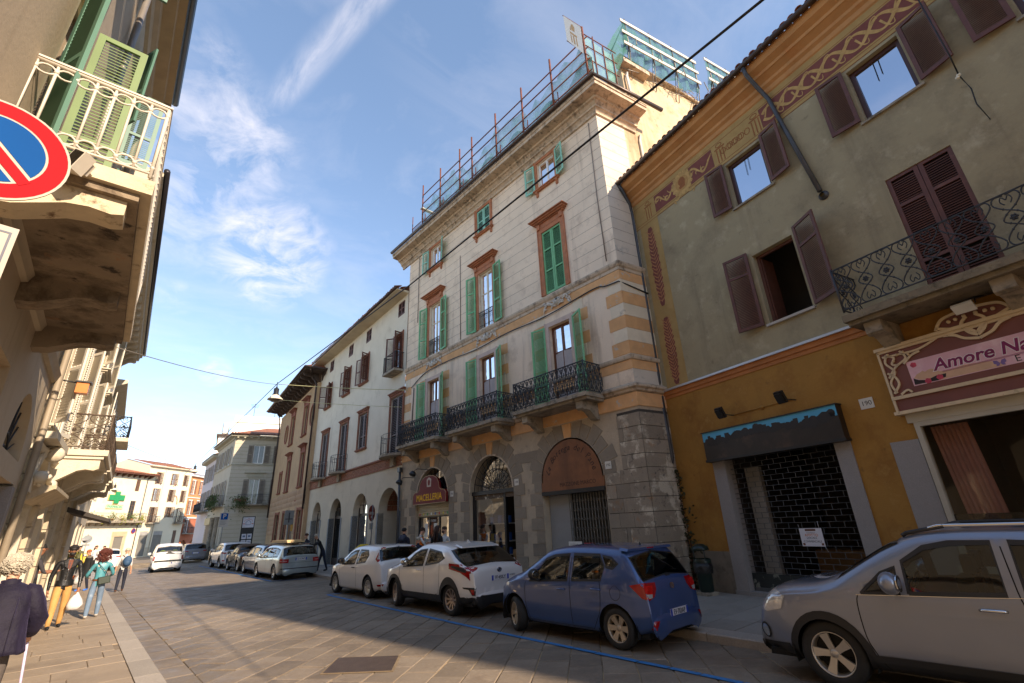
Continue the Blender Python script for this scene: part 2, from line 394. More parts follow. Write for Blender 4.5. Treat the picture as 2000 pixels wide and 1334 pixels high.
def surround(fr,par,a0,a1,z0,z1,w=.14,m=None,hood=False,sill=True,o=0,t=.05,hoodw=.2,name='window_surround',corb=False,bottom=True):
 "painted moulded frame round an opening, with sill on corbels and projecting hood"
 m=m or TERRA;mb=MB()
 fr.box(mb,a0-w,a0,z0,z1+w,o+.001,o+t);fr.box(mb,a1,a1+w,z0,z1+w,o+.001,o+t)
 fr.box(mb,a0,a1,z1,z1+w,o+.001,o+t-.003)
 fr.box(mb,a0-w-.02,a0-w+.02,z0,z1+w+.02,o+.002,o+t+.02);fr.box(mb,a1+w-.02,a1+w+.02,z0,z1+w+.02,o+.002,o+t+.02)
 q=mb.build(name,m,par)
 if sill:
  ms=MB();e=w+.09
  fr.box(ms,a0-e,a1+e,z0-.05,z0,o,o+.14);fr.box(ms,a0-e+.03,a1+e-.03,z0-.1,z0-.05,o,o+.10)
  if corb:
   for a in(a0-w*.5,a1+w*.5):
    pr=[(0,-.1),(.10,-.1),(.09,-.16),(.05,-.2),(.07,-.25),(.04,-.31),(0,-.33)]
    ms.prism(pr,-.05,.05,lambda x,z,d,a=a:fr(a+d,z0+z,o+x))
  ms.build('sill',m,q)
 if hood:
  mh=MB();e=w+hoodw;zt=z1+w
  fr.box(mh,a0-w,a1+w,zt,zt+.2,o+.002,o+t+.01)
  for i,(dz,do)in enumerate(((.2,.07),(.25,.13),(.3,.2),(.36,.27))):
   fr.box(mh,a0-w-do*.9,a1+w+do*.9,zt+dz,zt+dz+(.05 if i<3 else.035),o+.002,o+do+.05)
  for a in(a0-w*.5,a1+w*.5):fr.box(mh,a-w*.4,a+w*.4,zt-.02,zt+.24,o+t,o+t+.06)
  n=int((a1-a0+2*w)/.09)
  for i in range(n):a=a0-w+(i+.5)*.09;fr.box(mh,a-.025,a+.025,zt+.205,zt+.248,o+t,o+.12)
  mh.build('hood',m,q)
 return q
def console(mb,fr,a,zt,ln,h,w,o0=0,mi=0):
 "S-shaped stone bracket under a balcony"
 pr=[(0,0),(ln,0),(ln,-h*.42),(ln*.9,-h*.5),(ln*.72,-h*.45),(ln*.55,-h*.52),(ln*.38,-h*.72),(ln*.2,-h*.93),(.02,-h),(0,-h)]
 mb.prism(pr,-w/2,w/2,lambda x,z,d:fr(a+d,zt+z,o0+x),mi)
def rail_path(fr,a0,a1,d,o=0):
 "the three sides of a balcony as (length, point function)"
 return[((a0,o),(a0,o+d)),((a0,o+d),(a1,o+d)),((a1,o+d),(a1,o))]
def railing(fr,par,a0,a1,zb,zt,d,unit,uw,m=None,top=.02,o=0,posts=True,name='railing',sides=(0,1,2),rr=.012):
 "balcony railing: rails, corner posts and a repeated unit; unit(mb, P, w, h) draws into P(x, z)"
 m=m or IRON;mb=MB()
 for k,(p,q)in enumerate(rail_path(fr,a0,a1,d,o)):
  if k not in sides:continue
  ln=hypot(q[0]-p[0],q[1]-p[1]);n=max(1,round(ln/uw));w=ln/n
  def P(x,z,p=p,q=q,ln=ln):f=x/ln;return fr(p[0]+(q[0]-p[0])*f,z,p[1]+(q[1]-p[1])*f)
  for z,r in((zt,top),(zb+.05,rr*1.2)):
   mb.tube([P(0,z),P(ln,z)],r,6)
  for i in range(n):unit(mb,lambda x,z,i=i,w=w,P=P:P(i*w+x,z),w,zb+.05,zt)
  if posts:
   for x in((0,ln)if k==1 else()):mb.tube([P(x,zb),P(x,zt+.03)],rr*1.7,6)
 return mb.build(name,m,par)
def bez(p,n=8):
 "Catmull-Rom through points in 2D"
 out=[];m=len(p)
 for i in range(m-1):
  p0=p[max(0,i-1)];p1=p[i];p2=p[i+1];p3=p[min(m-1,i+2)]
  for k in range(n):
   t=k/n;out.append(tuple(.5*((2*p1[j])+(-p0[j]+p2[j])*t+(2*p0[j]-5*p1[j]+4*p2[j]-p3[j])*t*t+(-p0[j]+3*p1[j]-3*p2[j]+p3[j])*t**3)for j in range(len(p1))))
 out.append(tuple(p[-1]));return out
def unit_bars(mb,P,w,z0,z1):mb.tube([P(w/2,z0),P(w/2,z1)],.009,4)
def unit_cast(mb,P,w,z0,z1):
 h=z1-z0
 for sx in(1,-1):
  c=w/2
  pts=bez([(c-sx*w*.46,0),(c-sx*w*.22,.16),(c+sx*w*.18,.36),(c+sx*w*.3,.5),(c+sx*w*.18,.64),(c-sx*w*.22,.84),(c-sx*w*.46,1)],3)
  mb.tube([P(x,z0+z*h)for x,z in pts],.016,4)
 for zc,r in((.5,.28),(.13,.2),(.87,.2)):
  mb.tube([P(w/2+w*r*cos(t*pi/4),z0+(zc+.075*sin(t*pi/4)*(1 if zc==.5 else.8))*h)for t in range(8)],.014,4,closed=True)
 mb.tube([P(w/2,z0),P(w/2,z0+.4*h)],.012,4);mb.tube([P(w/2,z0+.6*h),P(w/2,z1)],.012,4)
 for sx in(.02,.98):mb.tube([P(w*sx,z0+.22*h),P(w*sx,z0+.78*h)],.015,4)
 mb.tube([P(0,z0+.3*h),P(w,z0+.3*h)],.010,4)
 mb.tube([P(0,z0+.7*h),P(w,z0+.7*h)],.010,4)
def unit_scroll(mb,P,w,z0,z1):
 h=z1-z0
 for sx in(1,-1):
  c=w/2
  pts=bez([(c+sx*w*.02,.0),(c+sx*w*.36,.02),(c+sx*w*.46,.14),(c+sx*w*.2,.3),(c-sx*w*.18,.42),(c-sx*w*.34,.5),(c-sx*w*.18,.6),(c+sx*w*.2,.72),(c+sx*w*.46,.86),(c+sx*w*.36,.98),(c+sx*w*.04,.97)],4)
  mb.tube([P(x,z0+z*h)for x,z in pts],.012,5)
  for a,b in((.2,.3),(-.18,.42),(-.18,.6),(.2,.72)):mb.ball(P(c+sx*w*a,z0+b*h),.02,5,4)
  pts=bez([(c,.13),(c+sx*w*.12,.05),(c+sx*w*.2,.13),(c+sx*w*.1,.21)],4);mb.tube([P(x,z0+z*h)for x,z in pts],.009,4)
  pts=bez([(c,.87),(c+sx*w*.12,.95),(c+sx*w*.2,.87),(c+sx*w*.1,.79)],4);mb.tube([P(x,z0+z*h)for x,z in pts],.009,4)
 for k in range(6):
  a=k*pi/3;mb.ball(P(w/2+.035*cos(a),z0+h*.51+.04*sin(a)),.021,5,4)
 mb.ball(P(w/2,z0+h*.51),.028,6,4)
def unit_ring(mb,P,w,z0,z1):
 for zc in(z0+.07,z1-.09):
  mb.tube([P(w/2+w*.47*cos(t*pi/6),zc+.055*sin(t*pi/6))for t in range(12)],.010,5,closed=True)
 mb.tube([P(0,z0),P(0,z1)],.013,6)
 for zc in(z0+.07,z1-.09):mb.ball(P(0,zc),.024,6,4)
 mb.tube([P(0,z0+.13),P(w,z0+.13)],.007,4)
def roof_tiles(fr,par,a0,a1,o,z,slope,rows=2,sp=.2,m=None,ln=.42,out=True,mesh_cache={}):
 "rows of curved clay tiles along the eave, each tile its own piece"
 m=m or TILE
 if m.name not in mesh_cache:
  mb=MB();n=6
  for j,(y,r)in enumerate(((0,.095),(ln,.075))):
   for i in range(n+1):mb.v.append((r*cos(pi*i/n),y,r*sin(pi*i/n)*.8))
  for j,(y,r)in enumerate(((0,.078),(ln,.06))):
   for i in range(n+1):mb.v.append((r*cos(pi*i/n),y,r*sin(pi*i/n)*.8-.0))
  k=n+1
  for i in range(n):
   mb.f+=[[i,i+1,k+i+1,k+i],[2*k+i+1,2*k+i,3*k+i,3*k+i+1],[i+1,i,2*k+i,2*k+i+1]];mb.mi+=[0]*3;mb.sm+=[True,True,False]
  mesh_cache[m.name]=mb.mesh('roof_tile',m)
 me=mesh_cache[m.name];cs,sn=cos(slope),sin(slope)
 n=int((a1-a0)/sp)
 for r in range(rows):
  for i in range(n):
   a=a0+(i+.5)*sp;p=fr(a,z+r*ln*.8*sn+random.uniform(-.008,.008),o-r*ln*.8*cs+random.uniform(-.02,.02))
   up=Vector((0,0,1));y=(-fr.n*cs+up*sn);x=fr.t;zz=x.cross(y)
   if zz.z<0:x=-x;zz=x.cross(y)
   put('roof_tile',me,Matrix(((x.x,y.x,zz.x,p.x),(x.y,y.y,zz.y,p.y),(x.z,y.z,zz.z,p.z),(0,0,0,1)))@Matrix.Rotation(random.uniform(-.04,.04),4,'Z'),par)
def roof_slope(fr,par,a0,a1,o,z,slope,ln,m=None,sp=.2,name='roof'):
 "corrugated tiled slope running up and back from the eave"
 m=m or TILE;mb=MB();n=max(2,int((a1-a0)/sp)*4);cs,sn=cos(slope),sin(slope);vs=[]
 for i in range(n+1):
  a=a0+(a1-a0)*i/n;b=.045*abs(sin(pi*i/4))
  vs+=[fr(a,z+b,o),fr(a,z+ln*sn+b,o-ln*cs)]
 mb.add(vs,[(2*i,2*i+2,2*i+3,2*i+1)for i in range(n)],0,True)
 return mb.build(name,m,par)
def pipe(par,pts,r=.05,m=None,name='downpipe',n=8):
 mb=MB();mb.tube(pts,r,n);q=mb.build(name,m or PIPE,par);return q
def solid(par,name,m,pts2,z0,z1):
 "block from a plan polygon"
 mb=MB();mb.prism([(p[0],p[1])for p in pts2],z0,z1,lambda a,b,d:Vector((a,b,d)));return mb.build(name,m,par)
def strip2(pts,w):
 "flat ribbon outline (list of quads) along 2D pts with width w (number or list)"
 out=[];n=len(pts)
 for i,p in enumerate(pts):
  a=pts[max(0,i-1)];b=pts[min(n-1,i+1)];dx,dy=b[0]-a[0],b[1]-a[1];l=hypot(dx,dy)or 1
  ww=w[i]if isinstance(w,list)else w
  out.append(((p[0]-dy/l*ww/2,p[1]+dx/l*ww/2),(p[0]+dy/l*ww/2,p[1]-dx/l*ww/2)))
 return out
def ribbon(mb,fr,pts,w,o,t=.004,mi=0):
 q=strip2(pts,w);vs=[]
 for l,r in q:vs+=[fr(l[0],l[1],o),fr(r[0],r[1],o),fr(l[0],l[1],o+t),fr(r[0],r[1],o+t)]
 fs=[]
 for i in range(len(q)-1):
  a,b=4*i,4*i+4;fs+=[(a+2,a+3,b+3,b+2),(a,a+2,b+2,b),(a+1,b+1,b+3,a+3)]
 mb.add(vs,fs,mi)
def flat(mb,fr,poly,o,t=.004,mi=0):mb.prism(poly,o,o+t,fr,mi)
def circ(c,r,n=16,ry=None):return[(c[0]+r*cos(2*pi*i/n),c[1]+(ry or r)*sin(2*pi*i/n))for i in range(n)]
# ------------------------------------------------------------------ setting: ground, road, pavements
def setting():
 g=MB();g.add([(-300,-200,-.08),(400,-200,-.08),(400,500,-.08),(-300,500,-.08)],[(0,1,2,3)])
 tag(g.build('ground',mat('ground_earth',lin((120,112,100)),.95)),kind='structure')
setting()
# ------------------------------------------------------------------ centre building: peeling townhouse with the scaffold
C=Fr(11.53,0,0,-1);CS=Fr(11.53,7.42,100.5,1)
YC0,YC1=7.42,21.0
def centre():
 B=thing('townhouse','tall peeling pinkish townhouse with green shutters and scaffolded roof','building',(11.6,14,0))
 pk=mat('faded_pink_plaster',lin((234,212,186)),.92,var=.1,sc=1.1,fine=.06,bump=.25,bsc=25,stain=[(lin((192,170,148)),1.3,.52,.75),(lin((228,212,190)),3.2,.58,.7)],streak=(lin((150,130,112)),2.4,.56,.84))
 gr=mat('grey_ground_plaster',lin((184,166,142)),.92,var=.14,sc=1.5,fine=.1,bump=.35,bsc=22,stain=[(lin((154,142,126)),1.6,.5,.7),(lin((104,94,82)),3.4,.6,.78)])
 bk=mat('grey_stone_block',lin((144,131,114)),.9,var=.14,sc=3,fine=.15,bump=.4,bsc=30,rnd=.1,stain=[(lin((160,150,134)),2.6,.6,.7),(lin((150,122,96)),1.7,.62,.74),(lin((108,101,90)),5,.58,.75)])
 bkc=mat('flaking_corner_block',lin((150,136,118)),.9,var=.16,sc=3,fine=.15,bump=.5,bsc=25,rnd=.14,stain=[(lin((190,178,158)),1.6,.52,.6),(lin((156,122,92)),1.8,.6,.7),(lin((86,82,76)),4,.58,.68)])
 pch=mat('peach_plaster_block',lin((212,162,112)),.9,var=.12,sc=3,bump=.2,bsc=25,rnd=.07,stain=[(lin((186,176,162)),4,.6,.64)])
 crm=mat('cream_plaster_block',lin((222,206,180)),.9,var=.08,sc=3,bump=.2,bsc=25,rnd=.05,stain=[(lin((150,140,126)),3,.6,.75)])
 mol=mat('weathered_moulding',lin((194,174,150)),.9,var=.15,sc=3,bump=.35,bsc=25,stain=[(lin((96,84,72)),4,.52,.7)],streak=(lin((90,78,68)),3,.55,.8))
 och=mat('ochre_side_plaster',lin((200,178,146)),.92,var=.14,sc=.8,bump=.4,bsc=15,stain=[(lin((160,126,86)),1.1,.48,.72),(lin((136,116,92)),3.0,.57,.76)],streak=(lin((140,112,80)),1.5,.55,.8))
 # walls: front with all openings, returning along the side
 H=[]
 ax=(10.2,14.25,18.3);R3=1.3
 for c in ax:H.append(arch(c,R3,.12,3.15,16))
 ax2=(10.13,14.23,18.3)
 for c in ax2:H+=[rect(c-.5,c+.5,5.55,8.48),rect(c-.5,c+.5,9.8,12.5),rect(c-.48,c+.48,14.58,15.9)]
 low=[h for h in H if h[0][1]<1];up=[h for h in H if h[0][1]>1]
 wall(C,'ground_floor_wall',rect(YC0,YC1,0,4.94),low,gr,B,.5)
 wall(C,'front_wall',rect(YC0,YC1,4.94,16.6),up,pk,B,.25)
 m=MB();m.add([CS(0,0),CS(3.6,0),CS(3.6,4.94),CS(0,4.94)],[(0,1,2,3)]);m.build('side_base_wall',gr,B,recalc=False)
 m=MB();m.add([CS(0,4.94),CS(1.39,4.94),CS(1.39,16.6),CS(0,16.6)],[(0,1,2,3)]);m.build('side_wall',mat('pale_side_plaster',lin((206,194,178)),.9,var=.08,sc=1.2,bump=.2,bsc=20,stain=[(lin((160,158,152)),2,.6,.7)]),B,recalc=False)
 m=MB();m.add([CS(1.39,4.94),CS(1.85,4.94),CS(1.85,16.6),CS(1.39,16.6)],[(0,1,2,3)])
 m.add([CS(1.85,4.94),CS(14,4.94),CS(14,20.6),CS(6.7,20.25),CS(1.85,19.6)],[(0,1,2,3,4)])
 m.add([CS(1.85,16.6),CS(1.85,19.6),CS(1.85,19.6,-8),CS(1.85,16.6,-8)],[(0,1,2,3)])
 m.add([CS(1.85,19.6),CS(6.7,20.25),CS(14,20.6),CS(14,20.6,-9),CS(1.85,19.6,-9)],[(0,1,2,3,4)])
 m.build('side_gable_wall',och,B)
 # back and top closure
 m=MB();m.add([C(YC1,0),C(YC1,16.6),C(YC1,16.6,-12),C(YC1,0,-12)],[(0,1,2,3)]);m.add([C(YC0,16.6),C(YC1,16.6),C(YC1,18.2,-6),C(YC0,18.2,-6)],[(0,1,2,3)]);m.build('roof_deck',mat('roof_felt',lin((110,96,86)),.9),B)
 path=[(11.53,YC1+.5),(11.53,YC0),tuple(CS(1.95,0)[:2])]
 path=[(11.53,YC1),(11.53,YC0),tuple(CS(1.95,0)[:2])]
 # sweep() puts outwards to the right of the way: going from far to near then along the side -> outwards is towards the street
 def mould(nm,prof,ln=None,mm=mol,pth=None):return sweep(nm,pth or path,prof,mm,B)
 crnp=[(11.53,YC1+.75),(11.53,YC0),tuple(CS(1.98,0)[:2])]
 mould('cornice',[(.001,16.0),(.07,16.02),(.07,16.12),(.14,16.2),(.2,16.22),(.2,16.3),(.3,16.4),(.38,16.42),(.40,16.5),(.74,16.53),(.74,16.66),(.78,16.68),(.78,16.78),(0,16.84)],pth=crnp)
 mould('string_course',[(.002,9.4),(.03,9.42),(.03,9.52),(.07,9.56),(.1,9.64),(.1,9.7),(.002,9.74)])
 mould('string_course',[(.002,6.36),(.05,6.38),(.07,6.44),(.07,6.5),(.002,6.52)])
 mould('base_band',[(.002,5.36),(.08,5.4),(.1,5.46),(.16,5.5),(.16,5.56),(.1,5.6),(.002,5.66)])
 fz=[(11.53,YC1),(11.53,YC0),tuple(CS(1.39,0)[:2])]
 mould('peach_frieze',[(.0,4.95),(.035,4.95),(.035,5.35),(0,5.35)],mm=pch,pth=fz)
 mould('peach_frieze',[(.0,6.08),(.012,6.08),(.012,6.36),(0,6.36)],mm=pch,pth=fz)
 mould('peach_frieze',[(.0,9.08),(.012,9.08),(.012,9.4),(0,9.4)],mm=pch,pth=fz)
 # scored joint lines of the upper plaster: shallow grooves
 jm=mat('dark_joint',lin((120,100,88)),.95,var=.1)
 for i in range(14):
  z=10.15+i*.437
  segs=[];c0=YC0
  for c in sorted(ax2):
   hw=(.9 if 9.8<z<13.3 else.72)if(9.8<z<13.3 or 14.4<z<16.05)else 0
   if hw:segs.append((c0,c-hw));c0=c+hw
  segs.append((c0,YC1));mj=MB()
  for a,b in segs:C.box(mj,a,b,z-.005,z+.005,-.01,.0025)
  CS.box(mj,0,1.39,z-.005,z+.005,-.01,.0025);mj.build('plaster_joint',jm,B,'stuff')
  # upper storey windows
 for k,c in enumerate(ax2):
 # attic row
  fsur=surround(C,B,c-.48,c+.48,14.58,15.9,.13,TERRA,sill=True,corb=True)
  if k==1:
   for s in(-1,1):shutter(C,B,c+s*.48,14.6,.475,1.28,GREEN2,-s,0,-.03,(.5,))
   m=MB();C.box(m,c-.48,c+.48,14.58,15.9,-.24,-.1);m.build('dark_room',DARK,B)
  else:
   casement(C,B,c-.47,c+.47,14.59,15.89,-.14,WHITEF,bars=())
   for s in(-1,1):shutter(C,B,c+s*.6,14.55,.5,1.32,GREEN2,s,16+6*k if s<0 else 9,.06,(.5,))
   # main row with hoods
  surround(C,B,c-.5,c+.5,9.8,12.5,.19,TERRA,hood=True,sill=False)
  if k==0:
   for s in(-1,1):shutter(C,B,c+s*.5,9.82,.495,2.66,GREEN,-s,0,-.03,(.36,.7))
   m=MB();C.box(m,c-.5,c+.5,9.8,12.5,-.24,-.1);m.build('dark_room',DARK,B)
  else:
   casement(C,B,c-.48,c+.48,9.82,12.48,-.16,CREAMF,bars=(.62,),pane=PANED)
   for s in(-1,1):shutter(C,B,c+s*.64,9.75,.55,2.72,GREEN,s,7+5*(s>0),.06,(.36,.7))
   m=MB()
   for z,r in((9.95,.012),(10.6,.02)):m.tube([C(c-.5,z,-.02),C(c+.5,z,-.02)],r,5)
   for i in range(11):m.tube([C(c-.48+i*.096,9.85,-.02),C(c-.48+i*.096,10.6,-.02)],.012,5)
   for i in range(10):m.tube([C(c-.43+i*.096+.04*cos(t),10.45+.06*sin(t),-.02)for t in(0,1,2,3,4,5)],.007,4,closed=True)
   m.build('window_railing',IRON,B)
   # piano nobile: french windows on balconies
  surround(C,B,c-.5,c+.5,5.55,8.48,.17,mat('pale_pink_stone',lin((196,174,160)),.85,var=.1,sc=5),sill=False,t=.06)
  w=casement(C,B,c-.49,c+.49,5.57,8.47,-.16,BROWNF,bars=(.66,),pane=PANED,fw=.075)
  m=MB();n=14;vs=[]
  for i in range(n+1):
   u=c-.36+.72*i/n;vs+=[C(u,5.7,-.10+.012*sin(i*2.3)),C(u,7.42+.05*sin(i/n*pi),-.10+.012*sin(i*2.3))]
  m.add(vs,[(2*i,2*i+2,2*i+3,2*i+1)for i in range(n)],0,True);m.build('half_curtain',mat('grey_voile',lin((176,168,166)),.9,var=.1,sc=4),B)
  for s in(-1,1):shutter(C,B,c+s*.66,5.6,.62,2.92,GREEN,s,10 if s>0 else 24,.05,(.27,))
  # peach and cream rusticated blocks beside the french windows and on the corner
  for s in(-1,1):
   for i in range(6):
    z=6.55+i*.42;ln=.42 if i%2 else.6
    a=c+s*.69;bm_=MB();C.box(bm_,min(a,a+s*ln),max(a,a+s*ln),z+.006,z+.414,-.01,.014)
    bm_.build('quoin_block',pch if(i%2==0)else crm,B)
    # stucco shell and garland under the hooded window
  sm_=mat('grey_stucco',lin((206,198,184)),.9,var=.15,sc=8,bump=.3,bsc=50)
  m=MB()
  for i in range(9):
   t=pi*(i+.5)/9;p0=(c+.05*cos(t),9.16+.04*sin(t));p1=(c+.26*cos(t),9.18+.32*sin(t))
   m.tube([C(*p0,.03),C((p0[0]+p1[0])/2,(p0[1]+p1[1])/2,.09),C(*p1,.05)],[.014,.03,.026],5)
  rr=random.Random(k)
  for s in(-1,1):
   pts=[(c+s*(.26+.05*i),9.22+.16*sin(i*.5))for i in range(8)]
   for i,p in enumerate(pts):
    for _ in range(2):m.ball(C(p[0]+rr.uniform(-.03,.03),p[1]+rr.uniform(-.07,.07),.04),(.035+.02*rr.random(),)*3,6,4)
   sp_=[(c+s*.62+.07*cos(t*.8)*(1-t/14),9.42+.07*sin(t*.8)*(1-t/14))for t in range(11)];m.tube([C(x,z,.05)for x,z in sp_],.022,5)
   for i in range(5):m.ball(C(c+s*(.6+.02*i),9.3-.06*i,.035),.04-.004*i,6,4)
  m.build('stucco_shell_garland',sm_,B)
  # balcony
  b0,b1=c-1.56,c+1.62;q=MB()
  C.box(q,b0,b1,5.3,5.38,-.02,.84);C.box(q,b0-.05,b1+.05,5.38,5.5,-.02,.95)
  slab=q.build('balcony',STONE,B)
  for x in(b0+.38,b1-.38):q=MB();console(q,C,x,5.3,.78,.52,.26);q.build('console',STONE,slab)
  railing(C,slab,b0,b1,5.52,6.47,.88,unit_cast,.2)
 for i in range(7):
  z=6.55+i*.42
  if z+.41>9.1:break
  ln=.5 if i%2 else.62;bm_=MB();mm=pch if i%2==0 else crm
  C.box(bm_,YC0-.0,YC0+ln,z+.006,z+.414,-.01,.014);CS.box(bm_,-.0,1.36,z+.006,z+.414,-.01,.014);bm_.build('quoin_block',mm,B)
  bm_=MB();C.box(bm_,YC1-ln,YC1,z+.006,z+.414,-.01,.014);bm_.build('quoin_block',mm,B)
  # ground floor: arch stones, piers and corner quoins, each its own piece
 for k,c in enumerate(ax):
  n=13
  for i in range(n):
   t0,t1=pi*i/n+.012,pi*(i+1)/n-.012;r1=1.92 if i%2 else 1.78
   if i==n//2:r1=1.78
   def cl(x,z):return(x,min(z,4.9))
   poly=[cl(c+r*cos(t),3.15+r*sin(t))for r,t in((R3+.005,t0),(r1,t0),(r1,t1),(R3+.005,t1))]
   q=MB();q.prism(poly,-.02,.028 if i==n//2 else.016,C);q.build('keystone' if i==n//2 else 'arch_stone',pch if i==n//2 else bk,B)
  q=MB();ring=[(c+(R3-.02)*cos(pi*i/20),3.15+(R3-.02)*sin(pi*i/20))for i in range(21)];ribbon(q,C,ring,.06,.0,.03);q.build('arch_moulding',mol,B)
 piers=[(YC0,8.88,1),(11.52,12.93,0),(15.57,16.98,0),(19.62,YC1,0)]
 rr=random.Random(3)
 jd=mat('dark_stone_joint',lin((70,64,58)),.95)
 q=MB();C.box(q,YC0,8.86,.05,3.2,-.02,.003);C.box(q,YC0,8.2,3.2,4.85,-.02,.0025);CS.box(q,0,1.6,.05,4.85,-.02,.003);q.build('joint_bed',jd,B)
 for j,(a0,a1,corner)in enumerate(piers):
  for i in range(8 if not corner else 12):
   z0=.16+i*.385;z1=z0+.374
   for s in(0,1):
    ln=(.36 if(i+s)%2 else.58)
    if corner:ln=(.62,.8)[(i+s)%2]if s==0 else(.36,.55)[i%2]
    if corner and i>=8 and s==1:continue
    x0,x1=(a0,a0+ln)if s==0 else(a1-ln,a1)
    q=MB();C.box(q,x0+.006,x1-.006,z0+.002,z1-.004,-.02,.017+rr.uniform(-.006,.006))
    if corner and s==0:CS.box(q,.0,.845+.3*(i%2),z0+.002,z1-.004,-.02,.017)
    q.build('stone_block',bkc if corner else bk,B)
    if corner and s==0:
     q=MB();CS.box(q,.86+.3*(i%2),1.6,z0+.002,z1-.004,-.02,.014);q.build('stone_block',bkc,B)
   if corner:
    q=MB();C.box(q,a0+(.62,.8)[i%2]+.004,a1-(.36,.55)[i%2]-.004 if i<8 else 8.21,z0+.0,z1,-.02,.012);q.build('stone_block',bk,B)
 for a,l,z in((11.6,1.2,3.9),(15.7,1.1,3.95)):q=MB();C.box(q,a,a+l,z,z+.36,-.02,.013);q.build('stone_block',bk,B)
 # roof edge gutter, downpipes, chimney-side pipes
 gp=[C(YC1+.75,16.86,.84),C(YC0-.3,16.86,.84)]
 p=(11.53-.84,YC0-.66);e=CS(2.75,0,.86)
 m=MB();m.tube([C(YC1+.72,16.84,.85),Vector((p[0],p[1],16.86)),Vector((e.x,e.y,16.86))],.085,8);m.build('gutter',GUTTER,B)
 wp=mat('white_pipe',lin((206,196,180)),.6,var=.08)
 pipe(B,[CS(2.2,16.0,.05),CS(2.15,15.7,.06),CS(2.2,12,.06)],.055,wp);pipe(B,[CS(2.05,19.3,.1),CS(2.0,19.05,.12),CS(2.1,17,.12)],.06,wp)
 m=MB();CS.box(m,1.7,3.2,19.55,19.75,-.1,.35);CS.box(m,1.8,14,20.2,20.3,-.3,.12);m.build('eave_stub',mol,B)
 gcb=mat('grey_cable',lin((120,110,104)),.8)
 for pts_,r_ in(([C(19.9,16.8,.05),C(19.9,12,.05)],.02),([C(16.1,14.2,.02),C(16.1,9.8,.02)],.016),([C(7.8,15.9,.02),C(7.85,12.5,.02),C(7.82,9.9,.02)],.016),([C(20.1,8.5,.02),C(20.2,6.6,.02)],.03)):m=MB();m.tube(pts_,r_,5);m.build('wall_cable',gcb,B)
 pts=[(20.3,8.55),(19,9.0),(16.9,9.05),(14.9,8.95),(12.9,9.03),(10.7,8.96),(8.5,9.12),(8.0,9.02),(7.45,8.98)]
 m=MB();m.tube([C(a,z,.05)for a,z in bez(pts,6)]+[CS(.3,8.9,.04),CS(1.4,8.75,.04)],.022,5);m.build('wall_cable',BLACK,B)
 return B,ax,bk
CB,AX,BK=centre()
